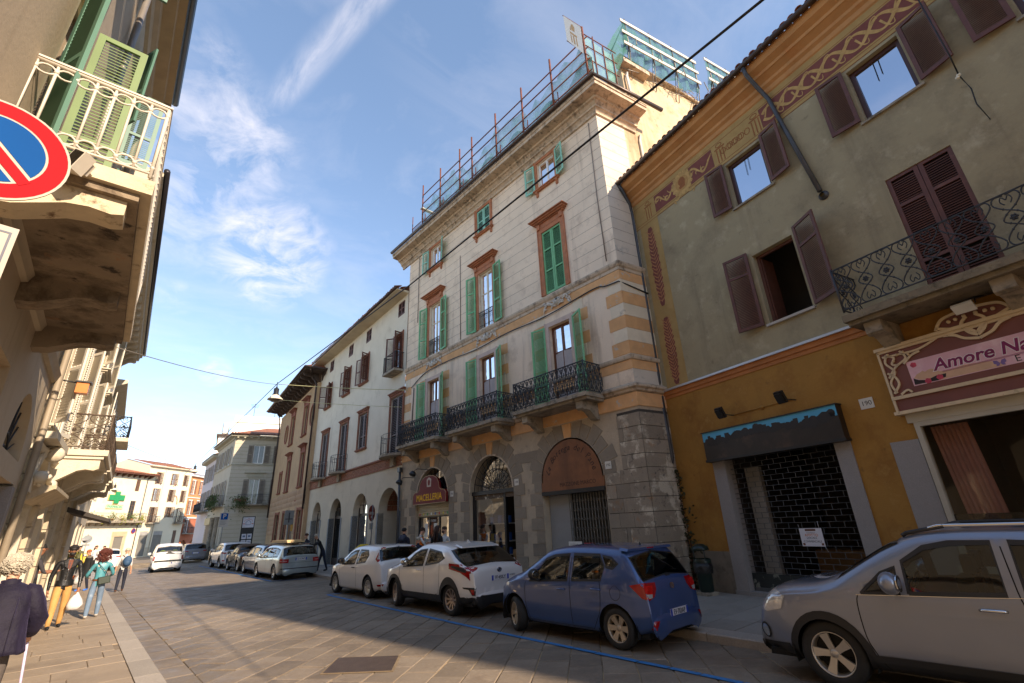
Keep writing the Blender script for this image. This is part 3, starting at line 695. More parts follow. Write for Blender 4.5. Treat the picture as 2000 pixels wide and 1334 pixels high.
# ------------------------------------------------------------------ right building: olive house with the painted frieze
R=Fr(12.38,5.96,13.376,-1)
RZ0,RZ1=-10.6,1.32
def olive():
 B=thing('olive_house','olive grey house with painted scroll frieze, maroon shutters and ochre ground floor','building',tuple(R(-3,0)))
 ol=mat('olive_plaster',lin((162,148,116)),.93,var=.12,sc=.9,fine=.05,bump=.2,bsc=20,stain=[(lin((128,116,92)),.9,.46,.72),(lin((182,168,138)),2.2,.55,.74),(lin((108,96,76)),3.5,.62,.8)],streak=(lin((112,100,80)),1.4,.54,.82))
 oc=mat('ochre_plaster',lin((162,117,52)),.9,var=.13,sc=1.3,fine=.04,bump=.2,bsc=18,stain=[(lin((132,86,32)),1.2,.48,.7),(lin((184,142,76)),2.4,.56,.78),(lin((112,78,40)),4,.62,.8)],streak=(lin((120,82,38)),1.6,.58,.85))
 fo=mat('fresco_ochre',lin((168,138,86)),.9,var=.12,sc=2,stain=(lin((150,116,62)),3,.5,.8))
 fm=mat('fresco_maroon',lin((118,66,58)),.9,var=.14,sc=4,stain=(lin((140,92,76)),6,.58,.8))
 fg=mat('fresco_scroll',lin((184,148,92)),.9,var=.2,sc=7,stain=(lin((150,112,66)),8,.5,.75))
 fl=mat('fresco_line',lin((140,86,48)),.9,var=.15,sc=5)
 cor=mat('orange_cornice',lin((186,134,82)),.85,var=.13,sc=2,bump=.15,bsc=20,stain=(lin((180,112,58)),2.4,.55,.8))
 H=[rect(-3.42,-2.36,9.68,11.12),rect(-6.62,-5.62,9.68,11.12),rect(-9.15,-8.12,9.68,11.12),rect(-3.5,-2.44,6.2,8.12),rect(-6.62,-5.53,5.4,8.16),rect(-9.85,-8.8,6.2,8.12)]
 wall(R,'front_wall',rect(RZ0,RZ1,5.48,13),H,ol,B,.24,reveal=mat('pale_reveal',lin((160,148,118)),.9))
 Hl=[rect(-3.12,-.34,.12,3.4),rect(-8.6,-4.58,.95,3.5)]
 wall(R,'ground_floor_wall',rect(RZ0,RZ1,0,5.2),Hl,oc,B,.3)
 pl=mat('grey_plinth_plaster',lin((128,116,100)),.9,var=.15,sc=3,stain=(lin((96,86,72)),4,.5,.7))
 for a,b in((.0,RZ1),(-4.1,-3.42)):
  m=MB();R.box(m,a+.002,b,0,1.06,-.02,.025 if a>=0 else.012);m.build('plinth',pl,B)
 m=MB();m.add([R(RZ0,0),R(RZ0,13),R(RZ0,13,-9),R(RZ0,0,-9)],[(0,1,2,3)]);m.add([R(RZ1,0),R(RZ1,13.2),R(RZ1,15.2,-5),R(RZ1,13.2,-10),R(RZ1,0,-10)],[(0,1,2,3,4)]);m.build('end_wall',ol,B)
 # string course between ochre and olive, with its zinc drip
 m=MB();R.box(m,RZ0,RZ1,5.2,5.3,-.02,.02);R.box(m,RZ0,RZ1,5.3,5.42,-.02,.05);m.build('string_course',mat('orange_band',lin((176,112,62)),.85,var=.15,sc=3),B)
 m=MB();R.box(m,RZ0,RZ1,5.42,5.475,-.02,.11);m.build('zinc_drip',mat('zinc_strip',lin((196,196,196)),.4,.6,var=.1),B)
 # cornice, gutter, roof
 pth=[tuple(R(RZ1+.0,0)[:2]),tuple(R(RZ0,0)[:2])]
 sweep('cornice',pth,[(.001,12.2),(.04,12.24),(.05,12.36),(.12,12.42),(.13,12.5),(.26,12.6),(.3,12.62),(.31,12.7),(.46,12.8),(.48,12.86),(.52,12.95),(.52,13.0),(0,13.02)],cor,B)
 m=MB();m.tube([R(RZ1+.12,13.02,.62),R(RZ0,13.02,.62)],.075,8);m.build('gutter',GUTTER,B)
 roof_tiles(R,B,RZ0,RZ1+.1,.62,13.1,rad(20),2,.21);roof_slope(R,B,RZ0,RZ1+.1,.2,13.2,rad(20),6.2,sp=.21)
 # frieze
 m=MB();R.box(m,RZ0,RZ1,11.2,12.22,-.02,.006);fz=m.build('painted_frieze',fo,B)
 m=MB()
 for z in(11.2,11.3,12.02):R.box(m,RZ0,RZ1,z,z+.014,.0,.009)
 m.build('painted_line',fl,B,'stuff')
 def scrolls(pn,a0,a1,z0,z1,seed):
  rr=random.Random(seed);m=MB();n=max(2,int((a1-a0)/.42));zc=(z0+z1)/2;h=(z1-z0)/2*.8
  for i in range(n):
   a=a0+(i+.5)*(a1-a0)/n;s=1 if i%2 else-1
   pts=bez([(a-.24,zc-s*h*.8),(a-.12,zc-s*h*.2),(a+.02,zc+s*h*.5),(a+.14,zc+s*h*.7),(a+.2,zc+s*h*.35),(a+.12,zc+s*h*.15),(a+.06,zc+s*h*.34)],5)
   ribbon(m,R,pts,[.02+.055*sin(pi*j/(len(pts)-1))for j in range(len(pts))],.0115,.003)
   for q in range(3):
    t=.25+.25*q;p=pts[int(t*len(pts))];e=(p[0]+rr.uniform(-.14,.14),p[1]-s*rr.uniform(.05,.16))
    pp=bez([p,((p[0]+e[0])/2+.03,(p[1]+e[1])/2),e],4);ribbon(m,R,pp,[.035*(1-j/(len(pp)))+.008 for j in range(len(pp))],.0125,.003)
  m.build('painted_scroll',fg,pn)
 def pnl(a0,a1,z0=11.36,z1=11.98):
  m=MB();R.box(m,a0,a1,z0,z1,.0,.0105);return m.build('painted_panel',fm,B)
 p1=pnl(-2.06,.3);scrolls(p1,-2.0,-1.22,11.36,11.98,1);scrolls(p1,-.55,.25,11.36,11.98,2)
 m=MB();flat(m,R,circ((-.88,11.66),.36,20),.0115,.002);
 for i in range(16):t=2*pi*i/16;flat(m,R,circ((-.88+.36*cos(t),11.66+.36*sin(t)),.07,7),.0125,.002)
 for s in(-1,1):
  pts=bez([(-.88+s*.1,11.32),(-.88+s*.25,11.2),(-.88+s*.4,11.24),(-.88+s*.34,11.1)],5);ribbon(m,R,pts,.05,.012,.003)
 m.build('painted_medallion',fg,B);m=MB();flat(m,R,circ((-.88,11.66),.25,18),.016,.002);m.build('painted_medallion',mat('fresco_ground',lin((168,128,76)),.9,var=.2,sc=8),B)
 m=MB();flat(m,R,[(-.98,11.5),(-.78,11.48),(-.74,11.56),(-.8,11.6),(-.76,11.66),(-.74,11.72),(-.78,11.82),(-.86,11.88),(-.97,11.84),(-1.02,11.72),(-1.0,11.62)],.0185,.002);m.build('painted_profile',fl,B)
 for a in(.62,-2.32,-3.46,-7.4):  # painted pilaster capitals between the panels
  m=MB()
  for i in range(3):R.box(m,a-.12+i*.1,a-.09+i*.1,11.34,11.78,.006,.011)
  R.box(m,a-.18,a+.16,11.8,11.84,.006,.011);ribbon(m,R,[(a+.1*cos(t*.7),11.92+.06*sin(t*.7))for t in range(10)],.025,.008,.003)
  m.build('painted_pilaster',fl,B)
 m=MB()
 for i in range(2):
  pts=bez([(-3.3+(x+.1*i)*.24*1,11.64+.15*((-1)**(x+i)))for x in range(0,5)],5)
 for i in range(4):ribbon(m,R,[(-3.2+.18*i+.08*cos(t*.8),11.64+.1*sin(t*.8))for t in range(9)],.022,.008,.003)
 for i in range(4):ribbon(m,R,[(-2.42-.18*i-.08*cos(t*.8),11.64+.1*sin(t*.8))for t in range(9)],.022,.008,.003)
 m.build('painted_scroll',fl,B)
 p2=pnl(-7.2,-3.62,11.36,11.98);m=MB()
 for s in(1,-1):
  pts=[(-3.7-.035*i,11.67+s*.2*sin(i*.21+.4))for i in range(98)]
  ribbon(m,R,pts,[.05+.035*abs(cos(i*.21+.4))for i in range(98)],.0115+.002*(s>0),.003)
 for i in range(14):
  a=-3.75-.25*i;s=(-1)**i;pts=bez([(a,11.67-s*.05),(a-.1,11.67+s*.2),(a-.2,11.67+s*.25),(a-.22,11.67+s*.14)],4);ribbon(m,R,pts,[.045*(1-j/16)for j in range(len(pts))],.0145,.003)
 m.build('painted_scroll',fg,p2)
 p3=pnl(RZ0+.05,-7.6);scrolls(p3,RZ0+.1,-7.65,11.36,11.98,4)
 # painted corner pilaster with palm leaves
 m=MB();R.box(m,.3,1.1,5.48,11.2,-.01,.006);m.build('painted_pilaster',fo,B)
 for z0,z1 in((8.1,11.0),(5.55,7.7)):
  m=MB();n=22;o=.008
  L_=[(.7-.2*sqrt(max(0,sin(pi*(.04+.9*i/n))))*(.75+.25*(i%2)),z0+(z1-z0)*i/n)for i in range(n+1)];R_=[(1.4-p[0],p[1])for p in L_[::-1]]
  flat(m,R,L_+R_,.006,.003);m.build('painted_palm',fm,B);m=MB()
  for i in range(1,20):
   z=z0+(z1-z0)*i/21
   for s in(-1,1):ribbon(m,R,[(.7,z+.02),(.7+s*.07,z+.08),(.7+s*.15,z+.17),(.7+s*.2,z+.2)],[.02,.04,.028,.004],.0095,.002)
   ribbon(m,R,[(.7,z),(.7,z+.13)],[.02,.012],.0098,.002)
  m.build('painted_leaf',mat('fresco_leaf',lin((168,116,78)),.9,var=.3,sc=9,stain=(lin((196,176,160)),6,.6,.7)),B,'stuff')
  # windows
 wf=mat('dark_brown_frame',lin((70,40,32)),.45,var=.15,sc=8)
 bl=mat('lowered_roller_blind',lin((190,186,200)),.6,var=.03)
 for a0,a1 in((-3.42,-2.36),(-6.62,-5.62),(-9.15,-8.12)):
  m=MB();fw=.09
  R.box(m,a0,a0+fw,9.68,11.12,-.2,-.12);R.box(m,a1-fw,a1,9.68,11.12,-.2,-.12);R.box(m,a0+fw,a1-fw,11.12-fw,11.12,-.198,-.122);R.box(m,a0+fw,a1-fw,9.68,9.72,-.198,-.1)
  w=m.build('window',wf,B)
  m=MB();m.add([R(a0+fw,9.72,-.16),R(a1-fw,9.72,-.16),R(a1-fw,11.12-fw,-.16),R(a0+fw,11.12-fw,-.16)],[(0,1,2,3)]);m.build('pane',mat('mirror_window_glass',(.62,.64,.7),.03,1.0,var=0),w)
  m=MB();
  for q in(-.05,.05):m.tube([R((a0+a1)/2+q,11.0,-.14),R((a0+a1)/2+q+.02,10.6-.1*(q>0),-.14)],.006,4)
  m.build('blind_cord',BLACK,w)
  m=MB();R.box(m,a0-.08,a1+.08,9.63,9.68,-.2,.06);m.build('sill',STONE,w)
  for s,a in((1,a1),(-1,a0)):shutter(R,B,a+s*.06,9.72,.56,1.48,MAROON,s,7 if s>0 else 12,.05,(),.04)
 for a0,a1 in((-3.5,-2.44),(-9.85,-8.8)):
  m=MB();R.box(m,a0-.06,a1+.06,6.14,6.2,-.22,.07);m.build('sill',mat('pale_sill',lin((170,162,150)),.7),B)
  m=MB();R.box(m,a0,a0+.07,6.2,8.12,-.22,-.15);R.box(m,a1-.07,a1,6.2,8.12,-.22,-.15);R.box(m,a0+.07,a1-.07,8.05,8.12,-.22,-.15);w=m.build('window',BROWNW,B)
  m=MB();m.box((0,0,0),(.05,1.8,.45),R.M(a1-.1,6.24,-.66));m.build('open_casement',BROWNW,w)
  m=MB();d=-1.6;q=[(a0-1,5.6),(a1+1,5.6),(a1+1,9),(a0-1,9)]
  m.add([R(x,z,d)for x,z in q]+[R(x,z,-.25)for x,z in q],[(0,1,2,3),(0,1,5,4),(1,2,6,5),(2,3,7,6),(3,0,4,7)]);m.build('dark_room',mat('dim_room',(.05,.045,.04),.9),w)
  for s,a in((1,a1),(-1,a0)):shutter(R,B,a+s*.1,6.2,.64 if s>0 else.7,2.05,MAROON,s,12 if s>0 else 24,.05,(.72,),.042)
 for s,a in((1,-6.62),(-1,-5.53)):shutter(R,B,a,5.42,.54,2.74,MAROON,s,0,-.06,(.3,.76),.05)
 m=MB();R.box(m,-6.62,-5.53,5.4,8.16,-.24,-.12);m.build('dark_room',DARK,B)
 # balcony
 m=MB();R.box(m,-8.7,-4.38,5.28,5.42,-.02,.92);R.box(m,-8.66,-4.42,5.2,5.28,-.02,.84);slab=m.build('balcony',mat('mossy_stone',lin((124,112,92)),.92,var=.2,sc=3,bump=.5,bsc=25,stain=[((.05,.045,.03),4,.5,.7),((.12,.10,.02),6,.64,.72)]),B)
 for a in(-4.75,-6.6,-8.4):m=MB();console(m,R,a,5.2,.72,.5,.28);m.build('console',STONE,slab)
 railing(R,slab,-8.65,-4.42,5.5,6.42,.84,unit_scroll,.36,top=.014)
 # shop door: granite jambs, roller grille, dark shop
 for a0,a1 in((-.36,.0),(-3.42,-3.1)):
  m=MB();R.box(m,a0,a1,.1,3.3,-.3,.03);m.build('granite_jamb',mat('speckled_granite',lin((158,152,148)),.8,var=.06,fine=.35,sc=7),B)
 m=MB();R.box(m,-3.42,.02,.0,.22,-.3,.06);m.build('door_step',GRANITE,B)
 g=mat('galvanised_bar',lin((92,94,94)),.5,.4,var=.25,sc=6)
 gr=MB();gr.box((0,0,0),(.001,.001,.001));a0,a1=-3.08,-.38
 gm=MB();R.box(gm,a0,a1,.22,.30,-.16,-.12);gg=gm.build('roller_grille',g,B)
 for k in range(23):
  z=.62+k*.118;m=MB();m.tube([R(a0,z,-.14),R(a1,z,-.14)],.006,5)
  n=9
  for i in range(n+1):
   a=a0+(i+.5*(k%2))*(a1-a0)/n
   if a<a1:R.box(m,a-.006,a+.006,z,z+.118,-.144,-.136)
  m.build('grille_bar',g,gg)
 m=MB();R.box(m,a0,a1,.30,.6,-.15,-.135);m.build('bottom_plate',mat('peeling_green_black',(.02,.024,.022),.5,var=.3,stain=(lin((120,122,112)),3,.56,.6)),gg)
 m=MB();q=[(a0-.3,.1),(a1+.2,.1),(a1+.2,3.6),(a0-.3,3.6)];d=-4
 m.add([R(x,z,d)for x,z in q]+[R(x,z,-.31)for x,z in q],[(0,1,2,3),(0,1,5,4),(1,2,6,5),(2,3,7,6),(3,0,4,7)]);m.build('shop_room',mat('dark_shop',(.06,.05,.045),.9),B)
 m=MB();R.box(m,-.9,-.5,.3,3.0,-.62,-.5);m.build('inner_panel',mat('pale_shop_panel',lin((140,136,128)),.7),B)
 m=MB();R.box(m,-2.6,-1.9,.9,2.9,-3.4,-3.2);R.box(m,-2.4,-.9,.3,1.0,-2.6,-2.0);m.build('shop_counter',mat('shop_wood',lin((128,96,60)),.6,var=.2),B)
 # drains
 pp=[R(1.22,12.95,.58),R(1.18,12.75,.5),R(1.25,12.3,.16),R(1.28,11.9,.1),R(1.3,5.75,.1),R(1.34,5.62,.12),R(1.32,5.5,.2),R(1.28,5.3,.12),R(1.26,3.5,.12),R(1.34,3.25,.12)]
 pipe(B,pp,.06);pipe(B,[R(-3.86,12.95,.6),R(-3.86,12.75,.55),R(-3.9,12.35,.2),R(-3.98,12.0,.07),R(-4.1,11,.07),R(-4.4,8.72,.07)],.055)
 m=MB();m.lathe([(.11,0),(.11,.03),(.06,.05),(.055,.1)],12,R.M(-4.42,8.6,.0));m.build('pipe_collar',PIPE,B)
 # painted-over sign box above the grille
 t=thing('shop_sign_box','black painted over sign box with blue top edge above the roller grille','shop sign',tuple(R(-1.7,3.3,.1)))
 m=MB();m.prism([(-3.44,3.26),(.02,3.26),(.02,3.95),(-3.44,3.95)],.0,.2,R);m.build('box',mat('spray_black',lin((40,32,28)),.4,var=.3,sc=3,stain=(lin((72,52,42)),2,.55,.7)),t)
 cy=mat('sky_blue_paint',lin((70,160,196)),.4,var=.1,sc=3);m=MB();R.box(m,-3.43,.01,3.72,3.945,.2,.203);m.build('blue_print',cy,t)
 rr=random.Random(5);m=MB()
 for i in range(60):
  a=-.1-3.25*rr.random();flat(m,R,circ((a,3.72+rr.uniform(-.04,.05)+.05*sin(a*3)),rr.uniform(.05,.11),9),.2035+.0004*i/60,.0008)
 for i in range(13):a=-.2-i*.26;R.box(m,a-.09*rr.random()-.02,a+.05,3.68,3.78+.09*rr.random(),.2032,.2046)
 m.build('spray_paint',mat('spray_black_patch',lin((34,28,26)),.5,var=.3,sc=4),t,'stuff')
 m=MB();R.box(m,-3.46,.04,3.945,3.97,-.01,.23);R.box(m,-3.46,.04,3.2,3.26,-.01,.22);m.build('trim',BLACK,t)
 # two floodlights on a conduit
 cn=thing('wall_conduit','thin ochre painted conduit joining two floodlights on ochre wall','conduit',tuple(R(-1.7,4.3,.01)))
 m=MB();m.tube([R(-.9,4.28,.02),R(-2.5,4.3,.02)],.012,5);m.lathe([(.05,0),(.05,.03),(0,.035)],10,R.M(-1.72,4.29,.0));m.build('conduit',oc,cn)
 for i,(a,lb)in enumerate(((-.8,'black floodlight on ochre wall nearer the pink townhouse'),(-2.44,'black floodlight on ochre wall nearer the house number plate'))):
  t=thing('floodlight',lb,'floodlight',tuple(R(a,4.35,.3)),group='floodlights above the sign box')
  m=MB();M_=R.M(a,4.34,.34)@Matrix.Rotation(rad(28),4,'X');m.box((-.1,-.14,-.03),(.1,.14,.05),M_);m.box((-.08,-.1,.05),(.08,.1,.1),M_);m.build('lamp_head',BLACK,t)
  m=MB();m.box((-.085,-.12,-.034),(.085,.12,-.03),M_);m.build('lens',glass('lamp_lens',(.5,.5,.5),.6),t)
  m=MB();m.tube([R(a-.12,4.27,.0),R(a-.1,4.27,.2),R(a,4.32,.3)],.014,5);m.build('arm',BLACK,t)
  # number plate
 t=thing('house_number_plate','white house number plate reading 190 on ochre wall','number plate',tuple(R(-3.92,3.9,.01)))
 m=MB();R.box(m,-4.05,-3.8,3.76,3.97,0,.012);m.build('plate',mat('enamel_white',lin((206,202,192)),.3,var=.04),t)
 text('lettering','190',BLACK,R.T(-3.925,3.865,.013),t,.13,.001)
 # rent notice hung on the grille
 t=thing('rent_notice','white paper notice tied to the roller grille','notice',tuple(R(-2.03,1.22,-.1)))
 m=MB();R.box(m,-2.29,-1.8,1.2,1.56,-.125,-.122);m.build('sheet',mat('white_paper',lin((212,210,214)),.8,var=.03),t)
 orr=mat('orange_print',lin((208,110,30)),.7)
 for s,z,sz,mm in(('AFFITTO',1.42,.075,orr),('LOCALE',1.365,.06,BLACK),('COMMERCIALE',1.295,.058,BLACK),('Proponiamo in',1.47,.03,BLACK)):text('lettering',s,mm,R.T(-2.045,z,-.1215),t,sz,.0005)
 m=MB();R.box(m,-2.16,-1.93,1.505,1.545,-.1217,-.1212);R.box(m,-2.27,-2.22,1.22,1.265,-.1217,-.1212);R.box(m,-1.87,-1.82,1.22,1.265,-.1217,-.1212);m.build('printed_logo',mat('brown_print',lin((110,70,50)),.8),t)
 m=MB();m.tube([R(-1.82,1.55,-.12),R(-1.8,1.64,-.13)],.004,4);m.tube([R(-2.25,1.55,-.12),R(-2.24,1.7,-.13)],.004,4);m.tube([R(-2.28,1.2,-.12),R(-2.33,1.1,-.1)],.004,4);m.build('string',mat('white_string',lin((210,210,210)),.8),t)
 # lamp hanging from the balcony, cable insulator on the upper wall
 t=thing('led_floodlight','white floodlight on a bracket over the nail salon sign','floodlight',tuple(R(-6.05,5.0,.4)))
 m=MB();M_=R.M(-6.0,4.98,.5)@Matrix.Rotation(rad(50),4,'X');m.box((-.14,-.09,-.02),(.14,.09,.03),M_);m.build('lamp_head',mat('white_lamp',lin((210,210,205)),.4),t)
 m=MB();m.tube([R(-5.84,5.0,.5),R(-5.84,5.12,.42),R(-6.16,5.12,.42),R(-6.16,5.0,.5)],.01,4);m.tube([R(-6.0,5.12,.42),R(-6.2,5.2,.1)],.012,4);m.build('bracket',BLACK,t)
 m=MB()
 for i in range(7):m.box((-.12+i*.035,-.07,-.024),(-.105+i*.035,.07,-.021),M_)
 m.build('led_strip',mat('led_strip',lin((160,160,150)),.3),t)
 return B
RB=olive()
def salon():
 t=thing('nail_salon_sign','maroon and cream art nouveau nail salon sign above a shop window','shop sign',tuple(R(-6.2,3.6,.1)))
 mr=mat('salon_maroon',lin((116,66,58)),.5,var=.08);cr=mat('salon_cream',lin((206,184,150)),.55,var=.1,sc=5,stain=(lin((150,128,100)),7,.62,.75))
 a0,a1=-8.9,-4.45
 m=MB();R.box(m,a0,a1,3.56,4.76,.0,.14);m.build('board',mr,t)
 m=MB();R.box(m,a0,a1+.04,4.74,4.8,-.01,.2);R.box(m,a0,a1+.02,3.78,3.84,-.01,.18);R.box(m,a0,a1+.05,3.5,3.56,-.01,.2);R.box(m,a0,a1+.02,4.69,4.74,-.01,.17);R.box(m,a1-.02,a1+.02,3.56,4.74,-.01,.17);m.build('frame',cr,t)
 m=MB();R.box(m,a0,a1-.38,3.96,4.42,.14,.146);bn=m.build('banner',mat('pink_banner',lin((216,170,182)),.35,var=.12,sc=1.5,stain=(lin((240,214,216)),1.2,.5,.7)),t)
 pu=mat('magenta_print',lin((124,24,84)),.4);wh=mat('white_print',lin((232,224,224)),.5)
 for mm,bo,zo in((wh,.016,.147),(pu,.007,.150)):
  text('lettering','Amore Nai',mm,R.T(-5.86,4.235,zo),bn,.29,.001,bold=bo,shear=.22)
 m=MB();R.box(m,-8.6,-5.3,4.105,4.111,.146,.149);R.box(m,-8.6,-5.3,4.09,4.096,.146,.149);m.build('underline',pu,bn)
 text('lettering','E',BLACK,R.T(-6.27,4.03,.148),bn,.15,.001)
 sk=mat('skin_print',lin((206,166,136)),.5,var=.1,sc=6);m=MB()  # printed lady lying on her back, roses, butterfly
 flat(m,R,[(-4.87,4.1),(-4.93,4.16),(-4.99,4.18),(-5.03,4.2),(-5.06,4.17),(-5.1,4.19),(-5.16,4.2),(-5.22,4.17),(-5.26,4.12),(-5.4,4.1),(-5.6,4.13),(-5.9,4.1),(-6.1,4.02),(-6.1,3.97),(-5.2,3.97),(-5.06,4.03),(-4.95,4.05)],.146,.001);m.build('printed_figure',sk,bn)
 m=MB();flat(m,R,[(-4.85,3.98),(-5.2,3.97),(-5.32,4.0),(-5.34,4.06),(-5.2,4.06),(-5.05,4.02),(-4.93,4.05),(-4.86,4.1)],.1475,.001);m.build('printed_hair',mat('dark_hair_print',lin((40,26,24)),.6),bn)
 m=MB()
 for c in((-4.93,4.34),(-5.24,4.02),(-5.06,4.0)):
  for q in range(5):t_=q*1.26;flat(m,R,circ((c[0]+.022*cos(t_),c[1]+.022*sin(t_)),.03,7),.149+.0003*q,.0006)
 m.build('printed_rose',mat('rose_print',lin((190,60,84)),.5,var=.3,sc=20),bn)
 m=MB()
 for s in(1,-1):flat(m,R,[(-6.05,4.02),(-6.05-s*.03,4.07),(-6.05-s*.075,4.08),(-6.05-s*.08,4.03),(-6.05-s*.05,4.01),(-6.05-s*.06,3.98),(-6.05-s*.02,3.985)],.1475,.001)
 m.build('printed_butterfly',mat('violet_print',lin((120,96,150)),.5),bn)
 m=MB()  # art nouveau corner tracery and crest
 for pts in([(-4.55,3.9),(-4.5,4.1),(-4.62,4.3),(-4.52,4.5),(-4.6,4.66)],[(-4.6,3.86),(-4.72,3.92),(-4.78,3.86)],[(-4.5,4.2),(-4.66,4.38),(-4.86,4.5),(-4.8,4.66)],[(-4.5,4.62),(-4.8,4.6),(-5.1,4.6),(-5.4,4.7)],[(-4.8,4.4),(-4.95,4.52),(-5.1,4.56)],[(-4.5,3.9),(-4.62,4.05),(-4.6,4.2),(-4.5,4.3)],[(-4.55,4.64),(-4.68,4.56),(-4.62,4.45),(-4.72,4.4)]):
  ribbon(m,R,bez(pts,5),.035,.142,.025)
 for c in((-4.6,4.64),(-4.74,4.6),(-4.85,4.62),(-4.92,4.55),(-4.66,4.5)):m.ball(R(*c,.165),.028,6,4)
 for s in(1,-1):
  for pts in([(-5.95,4.6),(-5.95+s*.12,4.72),(-5.95+s*.3,4.78),(-5.95+s*.52,4.86)],[(-5.95,4.56),(-5.95+s*.1,4.64),(-5.95+s*.16,4.8),(-5.95+s*.06,4.92)],[(-5.95+s*.52,4.82),(-5.95+s*.4,4.98),(-5.95+s*.2,5.03),(-5.95,5.05)],[(-5.95,4.5),(-5.95+s*.18,4.56),(-5.95+s*.3,4.66),(-5.95+s*.45,4.7)]):ribbon(m,R,bez(pts,5),.045,.15,.03)
  for q in(.08,.2,.3):m.ball(R(-5.95+s*q,4.94-.1*q,.18),.035,6,4)
 m.build('tracery',cr,t)
 m=MB();flat(m,R,[(-5.4,4.78),(-5.5,4.94),(-5.75,5.02),(-6.15,5.02),(-6.4,4.94),(-6.5,4.78)],.02,.12);m.build('crest',mr,t)
 # the shop window below
 B=RB;al=mat('pale_aluminium',lin((178,172,158)),.45,.2,var=.08)
 m=MB();R.box(m,-8.6,-4.5,3.34,3.5,-.04,.06);R.box(m,-4.66,-4.58,.95,3.34,-.06,.05);R.box(m,-8.6,-4.66,3.26,3.34,-.06,.05);R.box(m,-8.6,-4.5,.85,.95,-.05,.08);R.box(m,-7.9,-7.82,.95,3.26,-.05,.04);w=m.build('shop_window',al,B)
 m=MB();m.add([R(-8.6,.95,-.02),R(-4.66,.95,-.02),R(-4.66,3.26,-.02),R(-8.6,3.26,-.02)],[(0,1,2,3)]);m.build('pane',PANES,w)
 m=MB();R.box(m,-4.56,-4.1,.1,3.05,-.1,.022);m.build('granite_jamb',MATS['speckled_granite'],B)
 m=MB();n=30;vs=[]
 for i in range(n+1):a=-4.68-.55*i/n;d=-.28+.03*sin(i*1.7);vs+=[R(a-.12,1.0,d),R(a+.0,3.25,d)]
 m.add(vs,[(2*i,2*i+2,2*i+3,2*i+1)for i in range(n)],0,True);m.build('pink_curtain',mat('pink_cloth',lin((200,140,124)),.85,var=.1,sc=6),w)
 m=MB();q=[(-8.8,.2),(-4.5,.2),(-4.5,3.6),(-8.8,3.6)];d=-3.5
 m.add([R(x,z,d)for x,z in q]+[R(x,z,-.35)for x,z in q],[(0,1,2,3),(0,1,5,4),(1,2,6,5),(2,3,7,6),(3,0,4,7)]);m.build('shop_room',mat('salon_room',lin((110,92,74)),.9),w)
 m=MB();R.box(m,-8.6,-4.66,1.0,1.75,-.04,-.03);m.build('frosted_strip',glass('frosted_film',(.75,.72,.66),.6,.25),w)
 text('lettering','A',mat('script_print',lin((120,92,74)),.6),R.T(-5.62,1.5,-.015),w,.34,.001,shear=.5)
 # added mustard panel: its colour stands in for a reflection in the glass
 m=MB();R.box(m,-7.6,-6.0,2.1,2.9,-1.42,-1.4);m.build('reflection_panel',mat('mustard_reflection',lin((150,120,40)),.7,var=.15),w)
t_=thing('hanging_insulator','thin black cable with white insulators hanging on the olive wall by the top right window','cable',tuple(R(-7.2,8.6,.05)))
m=MB();m.tube([R(-7.2,12.6,.5),R(-7.2,9.6,.35),R(-7.15,9.3,.1)],.012,4);m.tube([R(-7.15,9.3,.06),R(-7.2,8.95,.05),R(-7.17,8.6,.06),R(-7.22,8.2,.02)],.01,4);m.build('cable',BLACK,t_)
m=MB();[m.ball(R(-7.15+.03*i,9.32-.04*i,.1),.035,8,6)for i in range(2)];m.build('insulator',CREAMF,t_)
salon()
